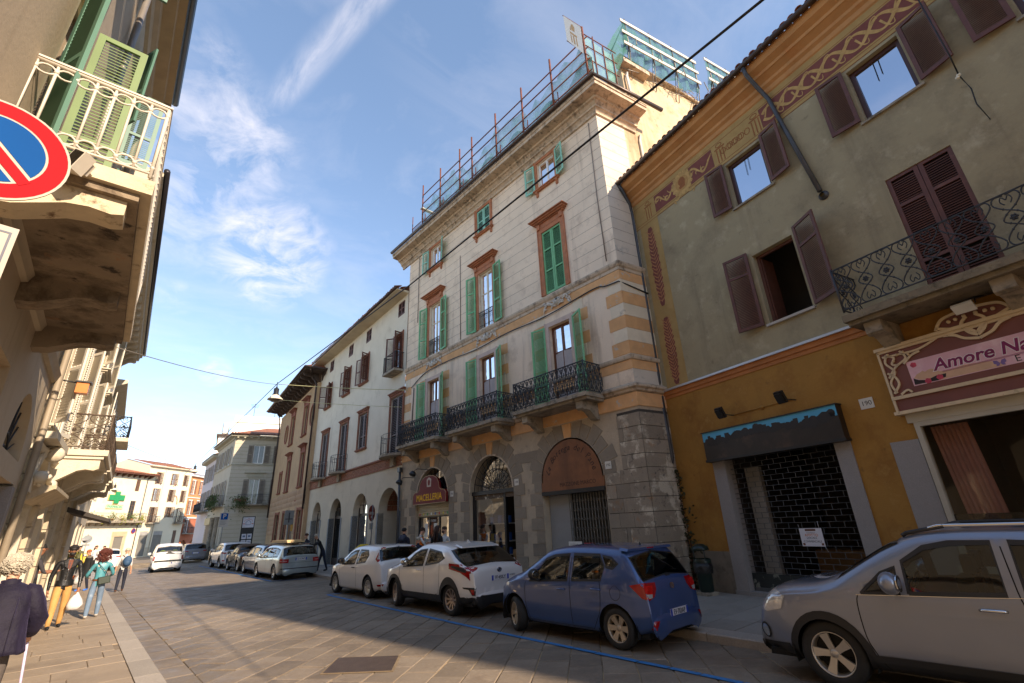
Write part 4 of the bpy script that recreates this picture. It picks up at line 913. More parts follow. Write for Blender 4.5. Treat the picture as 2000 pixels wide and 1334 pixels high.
def townshops():
 B=CB;fr=C
 # butcher (far arch): red shaped sign, half lowered shutter, glass door
 c=AX[2];t=thing('butcher_sign','shaped red butcher sign with yellow lettering in the stone arch','shop sign',tuple(C(c,2.9,.2)))
 rd=mat('butcher_red',lin((112,18,20)),.6,var=.08,spec=.25);red2=mat('butcher_edge',lin((150,110,60)),.4)
 prof=[(-1.32,2.92),(1.32,2.92),(1.34,3.3),(1.2,3.42),(.95,3.44),(.82,3.52),(.78,3.72),(.6,3.95),(.3,4.06),(0,4.08),(-.3,4.06),(-.6,3.95),(-.78,3.72),(-.82,3.52),(-.95,3.44),(-1.2,3.42),(-1.34,3.3)]
 m=MB();m.prism([(c+x,z)for x,z in prof],.06,.16,C);m.build('board',rd,t);m=MB();ribbon(m,C,[(c+x*.985,z*.995+.012)for x,z in prof]+[(c+prof[0][0]*.985,prof[0][1]*.995+.012)],.025,.16,.004);m.build('edge',red2,t)
 text('lettering','MACELLERIA',mat('yellow_print',lin((226,168,20)),.6,spec=.2),C.T(c,3.16,.162),t,.38,.004,sx=.95,bold=.008)
 m=MB();flat(m,C,[(c-.16,3.6),(c+.16,3.6),(c+.18,3.92),(c,4.0),(c-.18,3.92)],.16,.004);m.build('emblem',mat('emblem_grey',lin((176,160,150)),.4),t);m=MB();flat(m,C,[(c-.06,3.66),(c+.06,3.66),(c+.1,3.8),(c+.05,3.9),(c-.05,3.9),(c-.1,3.8)],.164,.004);m.build('emblem_device',rd,t)
 m=MB();fr.box(m,c-1.3,c+1.3,2.4,2.92,-.2,-.12);sh=m.build('rolled_shutter',mat('cream_slat',lin((196,180,146)),.5,var=.08),B)
 for i in range(5):m=MB();m.tube([C(c-1.28,2.45+i*.1,-.115),C(c+1.28,2.45+i*.1,-.115)],.035,6);m.build('slat',MATS['cream_slat'],sh)
 rr=random.Random(2);cols=[lin((60,140,60)),lin((220,200,60)),lin((200,60,50)),lin((60,90,160)),lin((230,230,225))]
 for i in range(8):m=MB();flat(m,C,circ((c-1.1+i*.31,2.5),.055,10),-.078,.003);m.build('sticker',mat('sticker_%s'%'abcde'[i%5],cols[i%5],.4),sh)
 def shop(c,zt,depth,m_,d=-.34):
  q=MB();a0,a1=c-1.3,c+1.3;P=[(a0-.1,.05),(a1+.1,.05),(a1+.1,4.6),(a0-.1,4.6)]
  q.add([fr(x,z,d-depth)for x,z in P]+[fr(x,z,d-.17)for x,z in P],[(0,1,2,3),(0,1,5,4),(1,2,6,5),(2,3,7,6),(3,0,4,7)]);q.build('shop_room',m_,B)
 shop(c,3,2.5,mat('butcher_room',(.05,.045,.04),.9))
 m=MB();[fr.box(m,x-.04,x+.04,.12,2.42,-.24,-.16)for x in(c-1.26,c-.35,c+.4,c+1.26)];fr.box(m,c-1.3,c+1.3,2.36,2.42,-.24,-.16);dr=m.build('shop_door',BLACK,B)
 m=MB();m.add([fr(c-1.26,.12,-.2),fr(c+1.26,.12,-.2),fr(c+1.26,2.4,-.2),fr(c-1.26,2.4,-.2)],[(0,1,2,3)]);m.build('pane',PANES,dr)
 wp=mat('white_print2',lin((220,218,210)),.5);text('lettering','CARNE EQUINA',wp,C.T(c+.3,1.42,-.195),dr,.2,.001);text('lettering','PIACENTINI',wp,C.T(c+.3,2.22,-.195),dr,.14,.001)
 m=MB();[fr.box(m,x-.13,x+.13,1.55,2.12,-.198,-.194)for x in(c-.02,c+.72)];m.build('price_list',wp,dr);m=MB();flat(m,C,[(c+.36,1.62),(c+.48,1.75),(c+.5,2.05),(c+.22,2.05),(c+.24,1.75)],-.197,.003);m.build('emblem',mat('emblem_orange',lin((176,84,50)),.5),dr)
 def fan(c,n=13,m_=IRON,glassy=True):
  q=MB();q.add([fr(c+1.28*cos(pi*i/20),3.15+1.28*sin(pi*i/20),-.3)for i in range(21)],[tuple(range(21))]);q.build('lunette_pane',PANES,B)
  q=MB();
  for i in range(1,n):t_=pi*i/n;q.tube([C(c+.3*cos(t_),3.15+.3*sin(t_),-.2),C(c+1.28*cos(t_),3.15+1.28*sin(t_),-.2)],.014,4)
  for r in(.3,.78,1.25):q.tube([C(c+r*cos(pi*i/16),3.15+r*sin(pi*i/16),-.2)for i in range(17)],.016,4)
  for i in range(n):t_=pi*(i+.5)/n;q.tube([C(c+(.3-.12)*cos(t_+.5)*0+c*0+(.16*cos(t_)),3.15+.16*sin(t_),-.2),C(c+.3*cos(t_),3.15+.3*sin(t_),-.2)],.01,4)
  return q.build('fanlight_grille',m_,B)
 fan(AX[2]);fan(AX[1])
 # grocer (middle arch): dark fanlight, open shop with shelves of blue pasta boxes
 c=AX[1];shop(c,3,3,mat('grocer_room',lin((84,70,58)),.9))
 m=MB();fr.box(m,c-1.3,c+1.3,3.02,3.16,-.3,-.1);[fr.box(m,x-.05,x+.05,.12,3.02,-.26,-.14)for x in(c-1.25,c+1.25,c-.62)];dr=m.build('shop_front',BLACK,B)
 m=MB();fr.box(m,c-1.2,c+1.2,2.86,3.02,-.2,-.16);m.build('peeling_lintel',mat('peeling_paint',lin((90,74,58)),.8,var=.3,sc=8,stain=(lin((190,180,160)),5,.55,.6)),dr)
 m=MB();m.add([fr(c-.57,.5,-.2),fr(c+1.2,.5,-.2),fr(c+1.2,2.86,-.2),fr(c-.57,2.86,-.2)],[(0,1,2,3)]);m.build('pane',PANES,dr)
 sf=thing('shop_shelf','white shelf of blue pasta boxes inside the grocer window','shelf',tuple(C(c+.3,.3,-.7)))
 shw=mat('shelf_white',lin((200,198,190)),.5);m=MB();[fr.box(m,c-.4,c+1.1,z,z+.04,-.95,-.5)for z in(.9,1.35,1.95)];[fr.box(m,x,x+.04,.3,2.2,-.95,-.9)for x in(c-.42,c+1.08)];m.build('rack',shw,sf)
 blue=[mat('pasta_blue',lin((36,92,170)),.4,rnd=.3),mat('pasta_navy',lin((28,56,110)),.4,rnd=.3),mat('pasta_tan',lin((196,160,90)),.5,rnd=.3)];rr=random.Random(9)
 bb=MB();bb.box((-.09,0,-.06),(.09,.26,.06));bms=[bb.mesh('pasta_box',q)for q in blue]
 k=0
 for z in(.94,1.39,1.99):
  for i in range(6):
   o=put('pasta_box',bms[(i*5+int(z*7))%3 if z<1.9 else i%2],fr.M(c-.28+i*.23+rr.uniform(-.01,.01),z,-.6)@Matrix.Rotation(rr.uniform(-.1,.1),4,'Y')@Matrix.Diagonal((1,rr.uniform(.8,1.2),1,1)))
   tag(o,('%s pasta box on the %s shelf, %s from the townhouse corner side'%(('blue','navy','tan')[(i*5+int(z*7))%3 if z<1.9 else i%2],'lowest' if z<1 else 'middle' if z<1.9 else 'top',('first','second','third','fourth','fifth','sixth')[i])),'box','pasta boxes on the grocer shelf')
 m=MB();fr.box(m,c-1.05,c-.7,.12,1.1,-.8,-.4)
 for i in range(4):fr.box(m,c-1.06,c-.69,.2+i*.24,.34+i*.24,-.4,-.385)
 tag(m.build('wooden_crate',mat('crate_wood',lin((150,116,76)),.8,var=.25,sc=8)),'slatted wooden crate inside the grocer doorway','crate')
 # former bakery (near arch): wooden lunette with painted script, folding lattice gate
 c=AX[0];wd=mat('lunette_wood',lin((128,78,42)),.6,var=.22,sc=3,streak=(lin((92,52,26)),2.0,.5,.8))
 m=MB();m.prism([(c-1.3,2.86),(c+1.3,2.86)]+[(c+1.3*cos(pi*i/20),3.15+1.3*sin(pi*i/20))for i in range(21)],-.08,.03,C);lu=m.build('lunette_board',wd,B)
 pr=mat('script_brown',lin((58,32,20)),.7)
 s='La Bottega del Pane'
 for i,ch in enumerate(s):
  if ch==' ':continue
  th=pi*(.9-.8*i/(len(s)-1))  # reader's left to right along the arch
  text('lettering',ch,pr,C.T(c,3.12,.032)@Matrix.Translation((1.02*cos(th),1.02*sin(th),0))@Matrix.Rotation((th-pi/2)*.75,4,'Z'),lu,.27,.002,shear=.3)
 text('lettering','MAZZONE MARCO',pr,C.T(c-.25,3.02,.032),lu,.17,.001)
 m=MB();fr.box(m,c-1.3,c+1.3,2.74,2.86,-.1,.05);m.build('lintel',BLACK,B)
 shop(c,3,1.2,mat('bakery_hall',lin((120,118,112)),.9))
 m=MB();fr.box(m,c+.35,c+1.28,.12,2.74,-.3,-.26);m.build('open_door_leaf',mat('pale_grey_door',lin((150,150,148)),.6,var=.05),B)
 g=mat('lattice_gate_grey',lin((120,116,108)),.5,.4,var=.2,sc=8,stain=(lin((90,66,46)),6,.6,.7))
 gt=thing('folding_gate','grey steel folding lattice gate half closed across the bakery doorway','gate',tuple(C(c-.4,.12,-.15)))
 for i in range(15):
  m=MB();x=c-1.26+i*.112;fr.box(m,x-.012,x+.012,.15,2.72,-.16,-.14);m.build('upright',g,gt)
 m=MB()
 for r in range(9):
  z=.3+r*.27
  for i in range(14):
   x=c-1.26+i*.112
   m.tube([C(x,z,-.135),C(x+.112,z+.13,-.135)],.006,4);m.tube([C(x,z+.13,-.168),C(x+.112,z,-.168)],.006,4)
 m.build('lattice',g,gt,'stuff')
 fr.box(q:=MB(),c-1.3,c-1.27,.12,2.74,-.2,-.05);q.build('gate_post',g,B)
 # two site boards in front
 t=thing('permit_board','white site permit board with red border leaning at the bakery gate','notice board',tuple(C(c-1.0,.12,.1)))
 m=MB();fr.box(m,c-1.25,c-.3,.55,1.32,.0,.015);m.build('board',mat('red_border',lin((170,50,50)),.6),t);m=MB();fr.box(m,c-1.2,c-.35,.6,1.27,.015,.018);m.build('sheet',wp,t)
 gl=mat('lime_print',lin((150,176,60)),.6);m=MB();[fr.box(m,c-1.15,c-.4,z,z+.035,.018,.02)for z in(.68,.78,.88)];m.build('printed_line',gl,t)
 m=MB();[flat(m,C,circ((x,1.1),.06,10),.018,.002)for x in(c-.5,c-.65)];fr.box(m,c-1.1,c-.8,1.08,1.13,.018,.02);m.build('printed_logo',mat('blue_print2',lin((110,140,180)),.6),t)
 m=MB();[fr.box(m,x-.02,x+.02,.12,.56,.0,.015)for x in(c-1.15,c-.4)];m.build('leg',g,t)
 t=thing('permit_sheet','white typed paper sheet on a board beside the red bordered board','notice board',tuple(C(c+.05,.12,.1)))
 m=MB();fr.box(m,c-.2,c+.32,.6,1.36,.0,.012);m.build('sheet',wp,t);m=MB();[fr.box(m,c-.15+.1*(i%3==0),c+.27,1.28-i*.06,1.292-i*.06,.012,.013)for i in range(10)];m.build('printed_line',mat('grey_print',lin((120,120,118)),.7),t,'stuff')
 m=MB();fr.box(m,c,c+.04,.12,.6,0,.012);m.build('leg',g,t)
 # number plates, sensor boxes, spot lamps by the butcher
 for a,z,s,wh_ in((8.7,3.42,'192','on the corner pier of the townhouse'),(12.75,3.3,'194','on the stone pier beside the dark fanlight'),(16.75,3.2,'196','on the stone pier beside the butcher arch')):
  t=thing('house_number_plate','small white house number plate '+wh_,'number plate',tuple(C(a,z,.02)))
  m=MB();fr.box(m,a-.11,a+.11,z-.11,z+.11,.018,.03);m.build('plate',MATS['enamel_white'],t);text('lettering',s,BLACK,C.T(a,z,.031),t,.11,.001)
 for a,z,lb in((19.75,4.0,'dark round spot lamp on a thin arm above the butcher sign'),(18.6,4.25,'second dark spot lamp on a long arm beside the brick band')):
  t=thing('spot_lamp',lb,'lamp',tuple(C(a,z,.1)));m=MB()
  m.lathe([(.0,0),(.1,.01),(.13,.06),(.15,.16),(.14,.18),(0,.17)],12,fr.M(a,z,.75)@Matrix.Rotation(rad(60),4,'X'));m.build('lamp_head',BLACK,t)
  m=MB();m.tube([C(a,z+.12,.0),C(a,z+.12,.6),C(a,z+.02,.75)],.014,5);m.build('arm',BLACK,t)
townshops()
# ------------------------------------------------------------------ white house with the brick band and arches
Wf=Fr(11.5,21.0,3.6,-1);WL=15.2
def white_house():
 B=thing('white_house','white rendered house with brick band, brown shutters and a row of arches','building',tuple(Wf(7,0)))
 wh=mat('white_house_plaster',lin((212,202,182)),.92,var=.06,sc=1,bump=.15,bsc=20,stain=[(lin((184,172,150)),1.3,.54,.8)],streak=(lin((160,146,124)),1.6,.6,.85))
 wl=mat('white_house_base',lin((196,184,162)),.92,var=.07,sc=1,bump=.15,bsc=20,stain=[(lin((166,152,130)),1.5,.55,.8)])
 br=mat('brick_red',lin((142,92,70)),.9,var=.2,sc=6,rnd=.18);bf=mat('brick_frame',lin((138,88,66)),.9,var=.2,sc=8,stain=(lin((90,58,44)),9,.5,.7))
 ar=((1.35,1.2),(5.1,1.05),(9.1,1.05),(12.9,.95))
 H=[arch(c,r,.12,2.85,14,1.05)for c,r in ar]
 fw=((.85,.72,5.4,8.5),(5.5,.6,6.4,8.5),(8.75,.62,5.4,8.5),(12.5,.62,5.4,8.5))
 md=((1.0,.5,9.85,12.0),(5.85,.55,10.5,12.25),(8.95,.5,10.5,12.25),(12.75,.5,10.4,12.1))
 sm_=((.85,.42),(5.6,.42),(8.75,.42),(12.7,.42))
 H2=[rect(c-w,c+w,z0,z1)for c,w,z0,z1 in fw+md]+[rect(c-w,c+w,13.15,14.0)for c,w in sm_]
 wall(Wf,'front_wall',rect(0,WL,5.4,14.3),H2,wh,B,.2);wall(Wf,'base_wall',rect(0,WL,0,5.4),H,wl,B,.45)
 # band of individual bricks
 bb=MB();bb.box((0,0,0),(.235,.062,.02));bme=bb.mesh('brick',br)
 k=0
 for r in range(6):
  n=int(WL/.25)
  for i in range(n):
   if k>=300:break
   put('brick',bme,Wf.M(.02+i*.25+(.12 if r%2 else 0),4.9+r*.074,-.004),B);k+=1
 m=MB()
 for r in range(6):
  for i in range(int(WL/.25)):
   if r*int(WL/.25)+i<300:continue
   m.box((0,0,0),(.235,.062,.02),Wf.M(.02+i*.25+(.12 if r%2 else 0),4.9+r*.074,-.004))
 m.build('brick_rows',br,B,'stuff')
 m=MB();Wf.box(m,0,WL,5.34,5.42,-.02,.09);Wf.box(m,0,WL,4.84,4.895,-.02,.04);m.build('band_moulding',bf,B)
 for i,(c,w,z0,z1)in enumerate(fw):
  surround(Wf,B,c-w,c+w,z0,z1,.12,bf,sill=(i==1),hood=False);m=MB();Wf.box(m,c-w-.2,c+w+.2,z1+.12,z1+.2,.0,.1);Wf.box(m,c-w-.25,c+w+.25,z1+.2,z1+.26,0,.15);m.build('hood',bf,B)
  pu=mat('mauve_brown_shutter',lin((104,88,86)),.6,var=.1)
  for s in(-1,1):shutter(Wf,B,c+s*w,z0+.04,w-.01,z1-z0-.08,pu,-s,0,-.08,(.35,),.09)
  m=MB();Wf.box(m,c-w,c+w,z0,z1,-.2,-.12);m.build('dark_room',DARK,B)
  if i!=1:
   m=MB();pts=[Wf(c+(w+.35)*cos(pi*t/12),5.36,.02+.62*sin(pi*t/12))for t in range(13)]
   pr=[(c+(w+.4)*cos(pi*t/12),.02+.68*sin(pi*t/12))for t in range(13)]
   m.prism(pr,5.3,5.42,lambda a,b,d:Wf(a,d,b));sl_=m.build('balcony',STONE,B)
   m=MB()
   for z in(5.5,6.15,6.42):m.tube([Wf(c+(w+.35)*cos(pi*t/12),z,.02+.62*sin(pi*t/12))for t in range(13)],.013,4)
   for t in range(15):m.tube([Wf(c+(w+.35)*cos(pi*t/14),5.42,.02+.62*sin(pi*t/14)),Wf(c+(w+.35)*cos(pi*t/14),6.42,.02+.62*sin(pi*t/14))],.01,4)
   m.build('railing',IRON,sl_)
   m=MB();Wf.box(m,c-.22,c+.22,4.86,5.3,0,.16);m.build('corbel',STONE,sl_)
 for i,(c,w,z0,z1)in enumerate(md):
  surround(Wf,B,c-w,c+w,z0,z1,.1,bf,sill=True)
  casement(Wf,B,c-w,c+w,z0,z1,-.12,BROWNW,bars=(.5,),curtain=False)
  op=((78,40),(66,16),(70,14),(40,74))[i]
  for s,an in((-1,op[0]),(1,op[1])):shutter(Wf,B,c+s*w,z0+.02,w,z1-z0-.04,MAROON,s,an,.03,(.5,),.07)
 c=1.0;m=MB();Wf.box(m,c-.75,c+.75,9.7,9.82,-.02,.55);sl_=m.build('balcony',STONE,B);railing(Wf,sl_,c-.72,c+.72,9.82,10.75,.5,unit_bars,.11,BLACK)
 for c,w in sm_:
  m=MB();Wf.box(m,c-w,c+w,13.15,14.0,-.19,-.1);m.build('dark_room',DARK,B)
  for s in(-1,1):shutter(Wf,B,c+s*w,13.17,w-.01,.81,MAROON,-s,0,-.04,(.5,),.06)
  # soffit, gutter, roof
 m=MB();m.prism([(.0,14.2),(.7,14.25),(.7,14.3),(0,14.34)],0,WL+.4,lambda a,b,d:Wf(d,b,a));m.build('eave',mat('cream_soffit',lin((196,182,154)),.85,var=.1),B)
 m=MB();m.tube([Wf(.02,14.36,.76),Wf(WL+.4,14.36,.76)],.07,8);m.build('gutter',GUTTER,B)
 roof_tiles(Wf,B,0.05,WL+.3,.78,14.44,rad(20),1,.22);roof_slope(Wf,B,0.05,WL+.3,.42,14.5,rad(20),6,sp=.22)
 m=MB();m.add([Wf(WL,0),Wf(WL,14.3),Wf(WL,16.3,-6),Wf(WL,0,-8)],[(0,1,2,3)]);m.build('end_wall',wh,B)
 # arches: slate jambs, shop windows, open passage
 sl2=mat('slate_jamb',lin((104,112,120)),.6,var=.1)
 for i,(c,r)in enumerate(ar):
  for s in(-1,1):m=MB();x0,x1=sorted((c+s*r,c+s*(r+.16)));Wf.box(m,x0,x1,.1,2.75,-.3,.025);m.build('slate_jamb',sl2,B)
  if i:
   m=MB();[Wf.box(m,x-.035,x+.035,.3,3.8,-.4,-.34)for x in(c-r+.03,c+r-.03)];Wf.box(m,c-r,c+r,2.72,2.86,-.4,-.34);[Wf.box(m,x-.02,x+.02,2.86,3.8,-.4,-.35)for x in(c-r*.4,c+r*.4)];Wf.box(m,c-r,c+r,3.3,3.34,-.4,-.35);Wf.box(m,c-r,c+r,.1,.5,-.4,-.33)
   w=m.build('shop_window',mat('dark_metal_frame',lin((70,56,46)),.5,.3),B);m=MB();m.add([Wf(x,z,-.37)for x,z in arch(c,r,.4,2.85,14,1.05)],[tuple(range(17))]);m.build('pane',glass('shop_glass',(.35,.36,.36),.4,wob=.15),w)
   m=MB();m.add([Wf(x,z,-.45)for x,z in rect(c-r,c+r,.1,4)],[(0,1,2,3)]);m.build('dark_room',mat('dim_shop',(.10,.085,.06),.9),w)
   if i==2:m=MB();m.box((0,0,0),(1.8,.16,.5),Wf.M(c-.9,.0,-.1));m.build('door_step',GRANITE,B)
  else:
   m=MB();P=arch(c,r,.1,2.85,14,1.05);n=len(P)
   m.add([Wf(a,z,-.45)for a,z in P]+[Wf(a,z,-4)for a,z in P],[(i_,(i_+1)%n,n+(i_+1)%n,n+i_)for i_ in range(n)]+[tuple(range(n,2*n))]);m.build('passage',wl,B)
   vb=0
   for q in range(9):
    for r_ in range(12):
     t0=pi*(r_+.04)/12;t1=pi*(r_+.94)/12;d0,d1=-.46-q*.12,-.46-q*.12-.105
     mm=MB();rr_=.99;vs=[Wf(c+r*rr_*cos(t),2.85+1.05*rr_*sin(t),d)for t in(t0,t1)for d in(d0,d1)];rr_=.965;vs+=[Wf(c+r*rr_*cos(t),2.85+1.05*rr_*sin(t),d)for t in(t0,t1)for d in(d0,d1)]
     mm.add(vs,[(4,5,7,6),(0,4,6,2),(1,3,7,5),(0,1,5,4),(2,6,7,3)]);mm.build('vault_brick',br,B)
 pipe(B,[Wf(-.02,4.7,.08),Wf(-.02,.2,.08)],.045);pipe(B,[Wf(.12,4.5,.06),Wf(.12,.2,.06)],.03)
 m=MB();Wf.box(m,-.1,.15,4.5,4.72,0,.16);m.build('junction_box',PIPE,B)
 return B
white_house()
# ------------------------------------------------------------------ brown palazzo with the deep timber eave
Bf=Fr(12.2,36.0,6.5,-1);BSd=Fr(12.2,36.0,96.5,1)
def palazzo():
 B=thing('brown_palazzo','brown palazzo with deep dark timber eave and brick window frames','building',tuple(Bf(7,0)))
 br=mat('brown_plaster',lin((178,146,110)),.92,var=.1,sc=.9,bump=.15,bsc=20,stain=[(lin((150,120,90)),1.2,.52,.75),(lin((190,164,130)),2.4,.56,.8)])
 tb=mat('brick_window_frame',lin((134,78,58)),.9,var=.2,sc=6);tm=mat('dark_timber',lin((70,56,48)),.8,var=.25,sc=5)
 BL=14.3
 H=[];up=((3.0,.6,9.3,11.7),(8.0,.6,9.3,11.8));mdl=((.0+1.2,.55,5.3,7.85),(6.5,.55,5.3,7.8));sm=((9.9,.4,5.4,7.1),(-.0+4.0-.0,.0,0,0))
 mid=((2.4,.55,5.3,7.85),(7.4,.55,5.3,7.85),(10.6,.42,5.4,7.1));low=((1.3,.75,1.5,3.6),(6.6,.7,1.5,3.6),(9.9,.7,1.5,3.6))
 H=[rect(c-w,c+w,a,b)for c,w,a,b in up+mid+low]+[circ((5.5+5.0,10.6),.55,16,.7),circ((.75,10.5),.55,16,.75),rect(3.6,4.7,.1,3.0)]
 wall(Bf,'front_wall',rect(0,BL,0,12.9),H,br,B,.2)
 m=MB();m.add([BSd(0,0),BSd(0,12.9),BSd(9,12.9),BSd(9,0)],[(0,1,2,3)]);m.build('side_wall',br,B);m=MB();m.add([Bf(BL,0),Bf(BL,12.9),Bf(BL,12.9,-9),Bf(BL,0,-9)],[(0,1,2,3)]);m.build('side_wall',br,B)
 for c,w,a,b in up+mid[:2]:
  surround(Bf,B,c-w,c+w,a,b,.2,tb,hood=True,sill=True,hoodw=.12);casement(Bf,B,c-w,c+w,a,b,-.14,BROWNW,curtain=False,bars=(.3,.6))
 for c,w,a,b in(mid[2],)+low:
  surround(Bf,B,c-w,c+w,a,b,.17,tb,sill=True);casement(Bf,B,c-w,c+w,a,b,-.14,BROWNW,curtain=False,bars=(.25,.5,.75))
 for c,z in((10.5,10.6),(.75,10.5)):
  m=MB();ribbon(m,Bf,[(c+.62*cos(t*pi/12),z+.8*sin(t*pi/12))for t in range(25)],.16,0,.06);m.build('oculus_frame',tb,B);m=MB();m.add([Bf(*p,-.15)for p in circ((c,z),.6,16,.78)],[tuple(range(16))]);m.build('oculus_pane',PANE,B)
 m=MB();Bf.box(m,3.6,4.7,.1,3.0,-.2,-.1);m.build('door',BROWNW,B);surround(Bf,B,3.6,4.7,.1,3.0,.15,STONE,hood=True,sill=False)
 m=MB();Bf.box(m,3.2,3.6,4.0,4.7,-.02,.02);m.build('niche',tb,B)
 # diamond-pointed ashlar band: every stone its own pyramid
 dm=mat('ashlar_brown',lin((166,134,104)),.92,var=.1,sc=3,rnd=.08,stain=(lin((186,160,128)),3,.58,.8));mb=MB();w,h,d=.6,.38,.07
 mb.add([(0,0,0),(w,0,0),(w,h,0),(0,h,0),(w/2,h/2,d)],[(0,1,4),(1,2,4),(2,3,4),(3,0,4)]);dme=mb.mesh('ashlar_stone',dm)
 for r in range(3):
  for i in range(23):put('ashlar_stone',dme,Bf.M(.1+i*.61,3.95+r*.39,.003),B)
 for r in range(5):
  for i in range(23):
   x=.1+i*.61
   if any(c-w_-.75<x<c+w_+.3 for c,w_,a,b in low)or 2.9<x<4.9:continue
   put('ashlar_stone',dme,Bf.M(x,1.95+r*.39,.003),B)
   # timber eave
 rf0,rf1=-1.15,BL+.9;z=13.55;ov=1.25
 m=MB();q=[Bf(rf0,z,ov),Bf(rf1,z,ov),Bf(rf1,z+.05,-7),Bf(rf0,z+.05,-7)];m.add(q+[p+Vector((0,0,.1))for p in q],[(0,1,2,3),(7,6,5,4),(0,4,5,1),(1,5,6,2),(2,6,7,3),(3,7,4,0)]);m.build('eave_boards',tm,B)
 for i in range(15):
  m=MB();a=.1+i*1.0;m.prism([(0,z-.55),(.25,z-.55),(.45,z-.42),(.5,z-.28),(1.0,z-.25),(1.1,z-.15),(1.12,z),(0,z)],-.09,.09,lambda x,zz,dd:Bf(a+dd,zz,x));m.build('eave_bracket',tm,B)
 for i in range(6):
  m=MB();a=.3+i*1.1;m.prism([(0,z-.55),(.25,z-.55),(.5,z-.28),(1.0,z-.2),(1.05,z),(0,z)],-.09,.09,lambda x,zz,dd:BSd(a+dd,zz,x));m.build('eave_bracket',tm,B)
 m=MB();m.tube([Bf(rf1,z+.12,ov+.06),Bf(rf0-.06,z+.12,ov+.06),Bf(rf0-.06,z+.12,-5)],.08,8);m.tube([Bf(0,z-.1,.5),Bf(rf0,z-.1,.9)],.07,6);m.build('gutter',GUTTER,B)
 for k,(aa,bb,cc)in enumerate((((rf0,z+.1,ov),(rf1,z+.1,ov),None),((rf0,z+.1,-8),(rf0,z+.1,ov),None))):
  pass
 m=MB();m.add([Bf(rf0,z+.15,ov),Bf(rf1,z+.15,ov),Bf(rf1-4,z+2.2,-4.5),Bf(rf0+4,z+2.2,-4.5),Bf(rf0,z+.15,-9)],[(0,1,2,3),(0,3,4)]);m.build('roof',TILE,B)
 roof_tiles(Bf,B,rf0,rf1,ov-.02,z+.16,rad(18),1,.25)
 pp=mat('dark_brown_pipe',lin((58,44,40)),.5,.2);pipe(B,[Bf(.05,z-.3,.4),Bf(.08,z-.8,.1),Bf(.12,3.6,.1)],.07,pp);pipe(B,[Bf(BL-.1,z-.4,.3),Bf(BL-.1,12,.1),Bf(BL-.1,3.5,.1)],.07,pp)
 # lightning or telephone cable, small lamps
 return B
palazzo()
